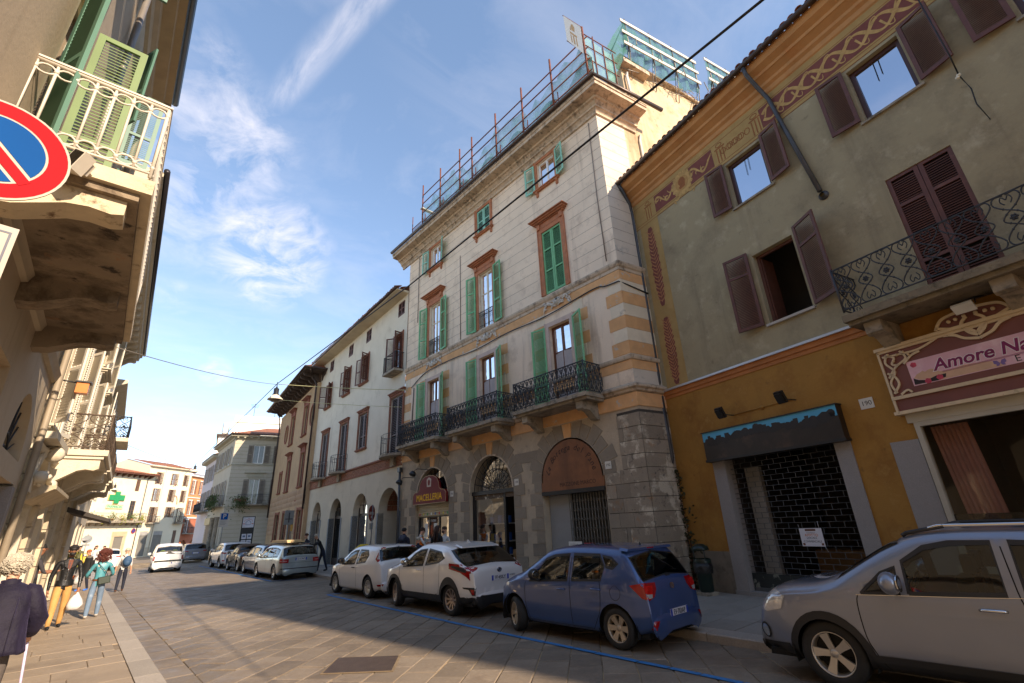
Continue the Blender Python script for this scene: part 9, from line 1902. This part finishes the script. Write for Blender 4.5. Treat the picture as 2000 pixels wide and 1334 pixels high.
def make_people():
 tmp=[]
 for P in PEOPLE:
  b=P['b'];V=[];R_=[];E=[];T=[]  # verts, radii, edges, tags per edge
  def add(p,r,par=None,tag_=None):
   V.append(Vector(p));R_.append(r if isinstance(r,tuple)else(r,r));i=len(V)-1
   if par is not None:E.append((par,i));T.append(tag_)
   return i
  ln=P['lean'];lx_=P['leanx']
  def up(z):return Vector((lx_*(z-.92),ln*(z-.92),z-abs(ln)*.18*(z-.92)*abs(ln)))
  st=P['st']
  pel=add((0,0,.93),(.145*b,.115*b),None)
  wa=add(up(1.08),(.135*b*st,.105*b*st),pel,'top');ch=add(up(1.28),(.15*b*st,.115*b*st),wa,'top');uc=add(up(1.4),(.13*b*st,.10*b*st),ch,'top');nb=add(up(1.485),.06,uc,'top')
  nk=add(up(1.54)+Vector((0,.015,0)),.052,nb,'skin');nod=P['nod'];hd=Vector((0,sin(nod),cos(nod)))
  hb=up(1.56)+Vector((0,.02,0));fw=Vector((sin(P['turn']),cos(P['turn']),0));fdir=(fw*cos(nod)-Vector((0,0,1))*sin(nod))
  h1=add(hb+Vector((0,.02,.045))if not nod else hb+hd*.045+Vector((0,.03,0)),(.07,.078),nk,'skin');c0=V[h1]+hd*.075;h2=add(c0,(.078,.096),h1,'skin');h3=add(c0+hd*.07,(.06,.075),h2,'skin')
  for sg,arm in((-1,P['armL']),(1,P['armR'])):
   a=arm or((.05,-.02,-.29),(.03,.06,-.25))
   sh=add(up(1.41)+Vector((sg*.155*b,0,0)),.062*b*st,uc,'top');s2=V[sh]+Vector((sg*.035,0,-.03));s2=add(s2,.056*b*st,sh,'top')
   el=V[s2]+Vector((sg*a[0][0],a[0][1],a[0][2]));elb=add(el,.044*b*st,s2,'sl');w=el+Vector((sg*a[1][0],a[1][1],a[1][2]));wr=add(w,.032,elb,'sl2')
   d=(w-el).normalized();hn=add(w+d*.075,(.036,.026),wr,'skin');side=Vector((0,0,1)).cross(d);side=side.normalized()if side.length>.2 else Vector((0,1,0));
   inw=Vector((-sg,0,0));inw=(inw-d*inw.dot(d)).normalized()
   for k,(o,l)in enumerate(((-.028,.062),(-.01,.075),(.01,.07),(.027,.055))):f1=add(V[hn]+d*.035+side*o,.0095,hn,'skin');f2=add(V[f1]+d*l*.5+inw*.012,.0088,f1,'skin');add(V[f2]+d*l*.3+inw*.025,.0075,f2,'skin')
   t1=add(V[hn]-d*.02+side*.038*1+inw*.01,.011,hn,'skin');add(V[t1]+d*.045+side*.012+inw*.02,.0085,t1,'skin')
   P['hand%d'%(sg>0)]=w+d*.1
  sd_=P['stride']
  for sg in(-1,1):
   hp=add((sg*.085*b,0,.90),.10*b,pel,'legs');f=sd_*sg;kn=add((sg*(.095+P['wide']*.4),f*.55+.02,.50),.068*b+P['wide']*.15,hp,'legs');an=add((sg*(.1+P['wide']*.5),f-.03,.11),.05+P['wide']*.2,kn,'legs');he=add((sg*(.1+P['wide']*.5),f-.05,.05),.045,an,'shoe');add((sg*(.105+P['wide']*.5),f+.13,.035),(.042,.034),he,'shoe')
  me=bpy.data.meshes.new('body');me.from_pydata([tuple(v)for v in V],E,[]);me.skin_vertices or None
  ob=bpy.data.objects.new('tmp_body',me);COL.objects.link(ob);md=ob.modifiers.new('s','SKIN');md.use_smooth_shade=True;md.branch_smoothing=.4
  if not me.skin_vertices:
   me.attributes.new
  tmp.append((P,ob,V,E,T,R_,c0,fdir,hd))
 bpy.context.view_layer.update()
 for(P,ob,V,E,T,R_,c0,fdir,hd)in tmp:
  if ob.data.skin_vertices:
   sv=ob.data.skin_vertices[0].data
   for i,r in enumerate(R_):sv[i].radius=r;sv[i].use_root=(i==0)
  s2=ob.modifiers.new('u','SUBSURF');s2.levels=1;s2.render_levels=1
 bpy.context.view_layer.update();dg=bpy.context.evaluated_depsgraph_get()
 for(P,ob,V,E,T,R_,c0,fdir,hd)in tmp:
  me=bpy.data.meshes.new_from_object(ob.evaluated_get(dg));me.name='body'
  mats_=[P['skin'],P['top'],P['legs'],P['shoes']];me.materials.clear();[me.materials.append(m)for m in mats_]
  code={'skin':0,'top':1,'legs':2,'shoe':3,'sl':1,'sl2':1 if P['sleeves']else 0}
  segs=[(V[a],V[b2],code[t],(R_[a][0]+R_[b2][0])/2)for(a,b2),t in zip(E,T)]
  mi=[]
  for p in me.polygons:
   c=p.center;best=(9,0)
   for a,b2,k,r in segs:
    ab=b2-a;t=max(0,min(1,(c-a).dot(ab)/max(1e-9,ab.length_squared)));d=(c-(a+ab*t)).length-r*.9
    if d<best[0]:best=(d,k)
   k=best[1]
   if k==2 and c.z>.99:k=1
   if k==1 and c.z<.9 and abs(c.x)<.16 and c.y>-.2 and abs(P['lean'])<.1 and False:k=2
   mi.append(k)
  me.polygons.foreach_set('material_index',mi);me.polygons.foreach_set('use_smooth',[True]*len(me.polygons));me.update()
  bpy.data.objects.remove(ob)
  sc=P['h']/1.72;t=thing('person',P['label'],'person',(P['pos'][0],P['pos'][1],P['z0']),rad(P['face'])-pi/2,P['group']);wm=WM[t.name]@Matrix.Scale(sc,4)
  put('body',me,wm,t)
  def loc(nm,mb,m_,par=t):
   me2=mb.mesh(nm,m_);b2=bmesh.new();b2.from_mesh(me2);bmesh.ops.recalc_face_normals(b2,faces=b2.faces);b2.to_mesh(me2);b2.free();return put(nm,me2,wm,par)
  rr=random.Random(len(P['label']));side=fdir.cross(hd).normalized()
  A=Matrix(((side.x,fdir.x,hd.x,c0.x),(side.y,fdir.y,hd.y,c0.y),(side.z,fdir.z,hd.z,c0.z),(0,0,0,1)))
  m=MB();m.tube([A@Vector((0,.085,.02)),A@Vector((0,.108,-.018)),A@Vector((0,.09,-.028))],[.009,.016,.008],6);[m.ball((s_*.085,.0,-.01),(.014,.025,.034),8,6,A)for s_ in(1,-1)];loc('nose_and_ears',m,P['skin'])
  m=MB();[m.ball((s_*.032,.084,.022),(.014,.01,.009),8,6,A)for s_ in(1,-1)];loc('eyes',m,DARK);m=MB();m.tube([A@Vector((-.022,.088,-.052)),A@Vector((0,.094,-.05)),A@Vector((.022,.088,-.052))],.006,5);loc('mouth',m,mat('lips',lin((150,84,74)),.5))
  if P['beard']:m=MB();m.ball((0,.05,-.06),(.066,.056,.05),12,8,A);loc('beard',m,P['beard'])
  if P['glasses']:m=MB();[m.ball((s_*.035,.092,.022),(.028,.008,.02),8,6,A)for s_ in(1,-1)];m.tube([A@Vector((-.08,.02,.03)),A@Vector((-.06,.09,.026)),A@Vector((.06,.09,.026)),A@Vector((.08,.02,.03))],.005,4);loc('sunglasses',m,BLACK)
  H=P['hair']
  if H:
   m=MB();hs=P['hs']
   if hs in('short','grey_short'):
    n=200
    m.ball((0,-.018,.042),(.086,.098,.075),16,10,A)
    for i in range(n):
     v=Vector((rr.gauss(0,1),rr.gauss(-.35,1),rr.gauss(.7,.8))).normalized()
     if v.y>.45 and v.z<.55:continue
     if v.z<-.25:continue
     q=Vector((v.x*.087,-.015+v.y*.098,.038+v.z*.08));m.ball(tuple(q),(.016,.018,.014),5,4,A)
   elif hs=='curly_grey' or hs=='curly':
    n=420 if hs=='curly' else 620;R0=(.125,.125,.115)if hs=='curly_grey' else(.15,.14,.13)
    m.ball((0,-.035,.035),tuple(x*(.8 if hs=='curly' else.95)for x in R0),16,10,A)
    for i in range(n):
     v=Vector((rr.gauss(0,1),rr.gauss(-.4,1),rr.gauss(.3,.9))).normalized()
     if v.y>.5 and v.z<.6:continue
     f=.82+.28*rr.random()if hs=='curly' else.93+.1*rr.random();q=Vector((v.x*R0[0]*f,-.035+v.y*R0[1]*f,.035+v.z*R0[2]*f))
     if hs=='curly' and v.z<.2:q.z-=.16*rr.random();q.x*=1.15
     r=rr.uniform(.012,.024);m.tube([A@(q+Vector((r*cos(k*1.3),r*sin(k*1.3)*.7,r*.6*sin(k*1.3)-k*.006)))for k in range(5)],.007 if hs=='curly' else.0045,4)
   elif hs=='long':
    m.ball((0,-.02,.035),(.092,.104,.08),14,10,A)
    for i in range(60):
     x=rr.uniform(-.085,.085);y=-.06-.05*cos(x*16)+rr.gauss(0,.012);L_=rr.uniform(.3,.46);m.tube([A@Vector((x*.9,y+.02,.06)),A@Vector((x*1.05,y-.02,-.1)),A@Vector((x*1.15,y-.03,-.1-L_*.5)),A@Vector((x+rr.gauss(0,.02),y-.03,-.1-L_))],[.02,.018,.015,.005],5)
   loc('hair',m,H)
  if P['extra']:P['extra'](dict(P=P,loc=loc,t=t,wm=wm,A=A,MB=MB))
def hands_bag(nm,lb,m_,which,size=(.14,.1,.17)):
 def f(a):
  p=a['P']['hand%d'%which];q=a['wm']@p;t2=thing('shopping_bag',lb,'bag',tuple(q-Vector((0,0,.3))));m=MB();rr=random.Random(3);M_=Matrix.Translation(q);vs=[]
  m.lathe([(.0,-.40),(size[0]*.8,-.39),(size[0]*1.05,-.3),(size[0]*.85,-.18),(size[0]*.35,-.07),(.02,-.01)],11,M_@Matrix.Diagonal((1,.7,1,1)))
  m.v=[(x+rr.gauss(0,.008),y+rr.gauss(0,.008),z+rr.gauss(0,.006))for x,y,z in m.v];m.build('bag_body',m_,t2);m=MB();[m.tube([q+Vector((s_*.01,0,.015)),q+Vector((s_*.035,0,-.05)),q+Vector((s_*.03,0,-.1))],.006,4)for s_ in(1,-1)];m.build('handle',m_,t2)
 return f
def crowd():
 cl=lambda nm,c,r=.85,**k:mat(nm,lin(c),r,var=.14,sc=7,**k)
 navy=cl('navy_cloth',(28,32,48));blk=cl('black_cloth',(22,22,24));jean=cl('faded_jeans',(104,124,146),stain=(lin((150,164,178)),7,.56,.72));lea=mat('black_leather',(.014,.014,.015),.32,var=.2,sc=6,bump=.5,bsc=24);tan=cl('tan_trousers',(190,144,84));wht=cl('white_cotton',(204,200,196));grey=cl('grey_trousers',(92,84,80));brw=cl('brown_shoes',(104,64,38),.6);wsh=cl('white_sneakers',(200,196,190),.6);mar=cl('maroon_cloth',(88,34,40));olive_=cl('olive_cloth',(84,84,56));orng=cl('orange_vest',(220,110,34));teal=mat('teal_floral_silk',lin((70,140,150)),.45,var=.12,sc=4,stain=[(lin((216,190,170)),11,.60,.63),(lin((196,96,90)),13,.64,.67)])
 hg=mat('grey_hair',lin((186,176,158)),.8,var=.2,sc=20);hk=mat('black_hair',(.012,.010,.009),.6,var=.2);hr=mat('auburn_hair',lin((92,42,32)),.6,var=.3,sc=14);hbw=mat('brown_hair',lin((66,42,28)),.6,var=.2,sc=12);ho=mat('copper_hair',lin((168,96,52)),.7,var=.2,sc=12)
 vel=mat('purple_velvet',lin((27,22,40)),.7,var=.3,sc=5,bump=1.2,bsc=7,spec=.3)
 vel.node_tree.nodes['Principled BSDF'].inputs['Sheen Weight'].default_value=.12;vel.node_tree.nodes['Principled BSDF'].inputs['Sheen Tint'].default_value=(.45,.38,.75,1)
 def coat(a):
  m=MB();n=40;rings=[(1.52,.075,.075,-.0),(1.5,.11,.09,0),(1.46,.19,.12,0),(1.4,.24,.15,-.01),(1.28,.235,.165,-.02),(1.12,.24,.17,-.02),(.98,.255,.185,-.02),(.86,.275,.2,-.02),(.80,.285,.205,-.02),(.80,.27,.19,-.02)];vs=[]
  for j,(z,rx,ry,oy)in enumerate(rings):
   for i in range(n):
    t_=2*pi*i/n;f=1+.045*sin(t_*7+.5)*max(0,(1.35-z))*2.2;p=Vector((rx*f*cos(t_),ry*f*sin(t_)+oy+a['P']['lean']*(z-.92),z+.012*sin(t_*5)*(z<.85)));vs.append(p)
  m.add(vs,[(j*n+i,j*n+(i+1)%n,(j+1)*n+(i+1)%n,(j+1)*n+i)for j in range(len(rings)-1)for i in range(n)],0,True);q=a['loc']('velvet_jacket',m,vel)
  m=MB();ln=a['P']['lean']
  for sg in(-1,1):
   am=a['P']['armL' if sg<0 else 'armR'];s0=Vector((sg*.2,ln*.48,1.41));e=Vector((sg*.19,ln*.49,1.38))+Vector((sg*am[0][0],am[0][1],am[0][2]));w=e+Vector((sg*am[1][0],am[1][1],am[1][2]))*.9;m.tube([s0+Vector((-sg*.06,0,.02)),s0,(s0+e)/2+Vector((sg*.015,-.01,0)),e+Vector((sg*.01,-.015,0)),(e+w)/2,w],[.07,.09,.092,.094,.09,.078],14)
  a['loc']('sleeves',m,vel);m=MB()
  for k in(-.12,.0,.12):m.tube([Vector((k*1.0,-.155-.0*abs(k)+ln*.46,1.36)),Vector((k*1.05,-.185+ln*.25,1.15)),Vector((k*1.1,-.2+ln*.0,.9)),Vector((k*1.12,-.215,.81))],.006,4)
  a['loc']('seam',m,vel);m=MB();m.lathe([(.082,1.46),(.088,1.54),(.08,1.545),(.075,1.47)],16,Matrix.Translation((0,ln*.55,0)));a['loc']('collar',m,vel)
  hnd=a['wm']@a['P']['hand1'];t2=thing('walking_stick','white walking stick held by the elderly person in velvet','cane',(hnd.x+.06,hnd.y+.25,.1));m=MB();m.tube([hnd+Vector((-.03,-.08,.03)),hnd+Vector((0,.06,.035)),hnd+Vector((.005,.04,-.02)),Vector((hnd.x+.08,hnd.y+.1,.1))],.013,8);m.build('shaft',mat('white_stick',lin((206,196,226)),.3,var=.03),t2);m=MB();m.tube([Vector((hnd.x+.045,hnd.y+.075,.46)),Vector((hnd.x+.047,hnd.y+.077,.48))],.015,8);m.tube([Vector((hnd.x+.08,hnd.y+.1,.1)),Vector((hnd.x+.079,hnd.y+.099,.14))],.017,8);m.build('ferrule',BLACK,t2)
 person('elderly person with grey curly hair in purple velvet jacket leaning on a white stick',(-.36,8.0),88,1.66,vel,grey,blk,SKIN,hg,'curly_grey',.12,((.07,.03,-.28),(-.02,.1,-.22)),((.12,.02,-.27),(-.04,.16,-.16)),lean=.18,nod=.25,build=1.12,extra=coat)
 def leather(a):
  hands_bag('bag','white plastic carrier bag held by the man in the leather jacket',mat('white_plastic',lin((220,216,214)),.4,var=.05),0)(a);m=MB();m.tube([(.0,.125,1.42),(.01,.13,1.2),(.02,.125,.98)],.007,4);m.tube([(.09,.115,1.28),(.16,.09,1.25)],.006,4);a['loc']('zip',m,CHROME);m=MB();m.prism([(-.045,1.47),(.045,1.47),(.03,1.3),(0,1.22),(-.03,1.3)],.095,.122,lambda x,z,d:Vector((x,d,z)));a['loc']('shirt',m,cl('rust_shirt',(112,66,50)))
  m=MB();[m.prism([(s_*.05,1.5),(s_*.12,1.44),(s_*.1,1.34),(s_*.03,1.28)],.105,.135,lambda x,z,d:Vector((x,d,z)))for s_ in(1,-1)];a['loc']('lapel',m,lea)
  m=MB();n=24;vs=[]
  for z,k in((1.02,1.0),(.93,1.06),(.9,1.07)):vs+=[Vector((.165*k*cos(2*pi*i/n),.135*k*sin(2*pi*i/n),z))for i in range(n)]
  m.add(vs,[(j*n+i,j*n+(i+1)%n,(j+1)*n+(i+1)%n,(j+1)*n+i)for j in range(2)for i in range(n)],0,True);a['loc']('jacket_hem',m,lea)
 person('man in black leather jacket and tan trousers walking towards the camera',(.2,16.9),-82,1.74,lea,tan,blk,SKIND,hk,'short',.16,((.07,.03,-.28),(.0,.07,-.25)),((.06,-.03,-.28),(.0,.03,-.26)),build=1.1,nod=.25,beard=hk,extra=leather,wide=.03)
 person('dark haired man in grey shirt behind the man in the leather jacket',(-.45,18.6),20,1.8,cl('charcoal_shirt',(52,50,54)),blk,blk,SKIND,hk,'short',.1,((.05,.12,-.26),(.0,.22,.02)),((.05,.12,-.26),(.0,.22,.02)),sleeves=False)
 def bagx(a):
  t2m=MB();A=Matrix.Translation((.10,-.17,.98))@Matrix.Rotation(rad(-8),4,'Y');t2m.bbox((-.14,-.1,-.04),(.14,.1,.04),.02,A@Matrix.Rotation(rad(90),4,'X'));
  q=a['wm']@Vector((.1,-.17,.98));t2=thing('crossbody_bag','dark green crossbody bag on the hip of the red haired woman','bag',tuple(q));me=t2m.mesh('bag_body',cl('bottle_green_bag',(48,58,48),.5));put('bag_body',me,a['wm'],t2);m=MB();m.tube([(.2,-.13,1.02),(.12,-.15,1.18),(-.02,-.15,1.34),(-.14,-.06,1.47),(-.12,.08,1.42)],.008,5);put('strap',m.mesh('strap',BLACK),a['wm'],t2)
  m=MB();m.lathe([(.158,.97),(.162,1.0),(.158,1.02)],20,Matrix.Diagonal((1,.82,1,1)));a['loc']('belt',m,brw)
 person('woman with long curly auburn hair in teal floral jacket and wide jeans',(.92,18.2),92,1.58,teal,jean,wsh,SKIN,hr,'curly',.13,((.12,.06,-.26),(-.05,.22,-.06)),((.12,.06,-.26),(-.05,.22,-.06)),extra=bagx,wide=.06,build=1.0,scale_top=1.08)
 def pack(a):
  q=a['wm']@Vector((.1,-.2,1.25));t2=thing('backpack','blue backpack worn by the man in white shirt','backpack',tuple(q));m=MB();A=Matrix.Translation((.08,-.19,1.24));m.ball((0,0,0),(.17,.12,.24),16,12,A);m.ball((0,-.09,-.06),(.12,.07,.12),12,8,A);put('bag_body',m.mesh('bag_body',cl('blue_pack',(46,78,110),.7)),a['wm'],t2);m=MB();[m.tube([(s_*.1+.05,-.12,1.45),(s_*.13,.02,1.49),(s_*.14,.12,1.4),(s_*.13,.1,1.15),(s_*.14,-.08,1.08)],.016,5)for s_ in(1,-1)];put('strap',m.mesh('strap',navy),a['wm'],t2)
 person('man in white shirt and navy trousers walking away with a blue backpack',(2.15,28.0),84,1.62,wht,navy,brw,SKIN,hg,'short',.14,((.07,.0,-.28),(.02,.08,-.24)),None,sleeves=False,extra=pack,z0=0,wide=.02,build=1.05)
 def blackcoat(a):
  m=MB();n=24;vs=[]
  for z,rx,ry in((1.42,.2,.13),(1.2,.19,.15),(.9,.21,.17),(.62,.24,.2)):vs+=[Vector((rx*cos(2*pi*i/n),ry*sin(2*pi*i/n),z))for i in range(n)]
  m.add(vs,[(j*n+i,j*n+(i+1)%n,(j+1)*n+(i+1)%n,(j+1)*n+i)for j in range(3)for i in range(n)],0,True);a['loc']('coat_skirt',m,blk);m=MB();[m.tube([(.13*cos(k*.7+j),.1*sin(k*.7+j),1.44+.03*j)for k in range(9)],.035,6,closed=True)for j in(0,1)];a['loc']('scarf',m,cl('grey_scarf',(112,104,92)))
  hands_bag('bag','pale carrier bag beside the person in the black coat',wht,1)(a)
 person('person in long black coat with grey scarf and bright blue shoes',(.95,28.9),-150,1.54,blk,navy,cl('bright_blue_shoes',(50,110,200),.5),SKIN,ho,'short',.12,None,None,nod=.35,extra=blackcoat)
 person('dark haired person in olive top in the far left group',(.9,46),-90,1.68,olive_,blk,blk,SKIN,hk,'short',.1);person('long haired woman in white top in the far left group',(1.75,46.5),-60,1.66,wht,blk,blk,SKIN,hbw,'long',.1);person('person in maroon top in the far left group',(2.25,47.5),-100,1.6,mar,blk,blk,SKIN,hbw,'short',.1)
 person('grey haired man in dark jacket bending over the estate car roof load',(10.2,26.6),172,1.74,blk,navy,blk,SKIN,hg,'short',.2,((.02,.24,-.12),(-.03,.24,.06)),((.02,.24,-.12),(-.03,.24,.06)),lean=.5,nod=.4,z0=.12);person('second man in dark clothes reaching to the planks on the estate car',(9.75,27.6),200,1.76,navy,blk,blk,SKIN,hbw,'short',.1,((.02,.22,-.1),(-.03,.24,.1)),((.02,.22,-.1),(-.03,.24,.1)),lean=.2,z0=.12)
 def hood(a):m=MB();m.lathe([(.09,1.44),(.14,1.46),(.13,1.53),(.095,1.55),(.08,1.5)],16,Matrix.Translation((0,-.03,0)));m.ball((0,-.13,1.42),(.12,.06,.1),10,8);a['loc']('hood',m,cl('slate_hood',(62,68,84)))
 person('man in navy hooded jacket seen from behind near the butcher shop',(10.15,18.15),30,1.78,navy,blk,blk,SKIN,hk,'short',.05,build=1.12,scale_top=1.12,extra=hood,z0=.12)
 def vest(a):m=MB();n=24;vs=[];[vs.extend(Vector((rx*cos(2*pi*i/n),ry*sin(2*pi*i/n),z))for i in range(n))for z,rx,ry in((1.47,.12,.1),(1.4,.19,.13),(1.2,.18,.145),(.95,.19,.15))];m.add(vs,[(j*n+i,j*n+(i+1)%n,(j+1)*n+(i+1)%n,(j+1)*n+i)for j in range(3)for i in range(n)],0,True);a['loc']('orange_vest',m,orng);m=MB();m.box((-.12,.34,1.16),(.12,.36,1.42));a['loc']('paper',m,wht)
 person('man in orange vest and sunglasses reading a paper before the butcher shop',(10.2,16.95),-20,1.76,wht,navy,blk,SKIN,hbw,'short',.08,((.05,.16,-.22),(-.06,.18,.12)),((.05,.16,-.22),(-.06,.18,.12)),nod=.3,glasses=True,extra=vest,z0=.12,sleeves=False)
 person('grey haired person in navy standing lower beside the orange vest',(9.75,16.35),40,1.46,navy,navy,blk,SKIN,hg,'short',.06,z0=.12);person('long brown haired woman in black seen from behind at the butcher door',(10.4,16.1),20,1.82,blk,blk,blk,SKIN,hbw,'long',.06,z0=.12);person('bearded man in white shirt behind the long haired woman',(10.95,16.4),190,1.76,wht,navy,blk,SKIN,hbw,'short',.06,beard=hbw,z0=.12,sleeves=False)
 make_people()
crowd()
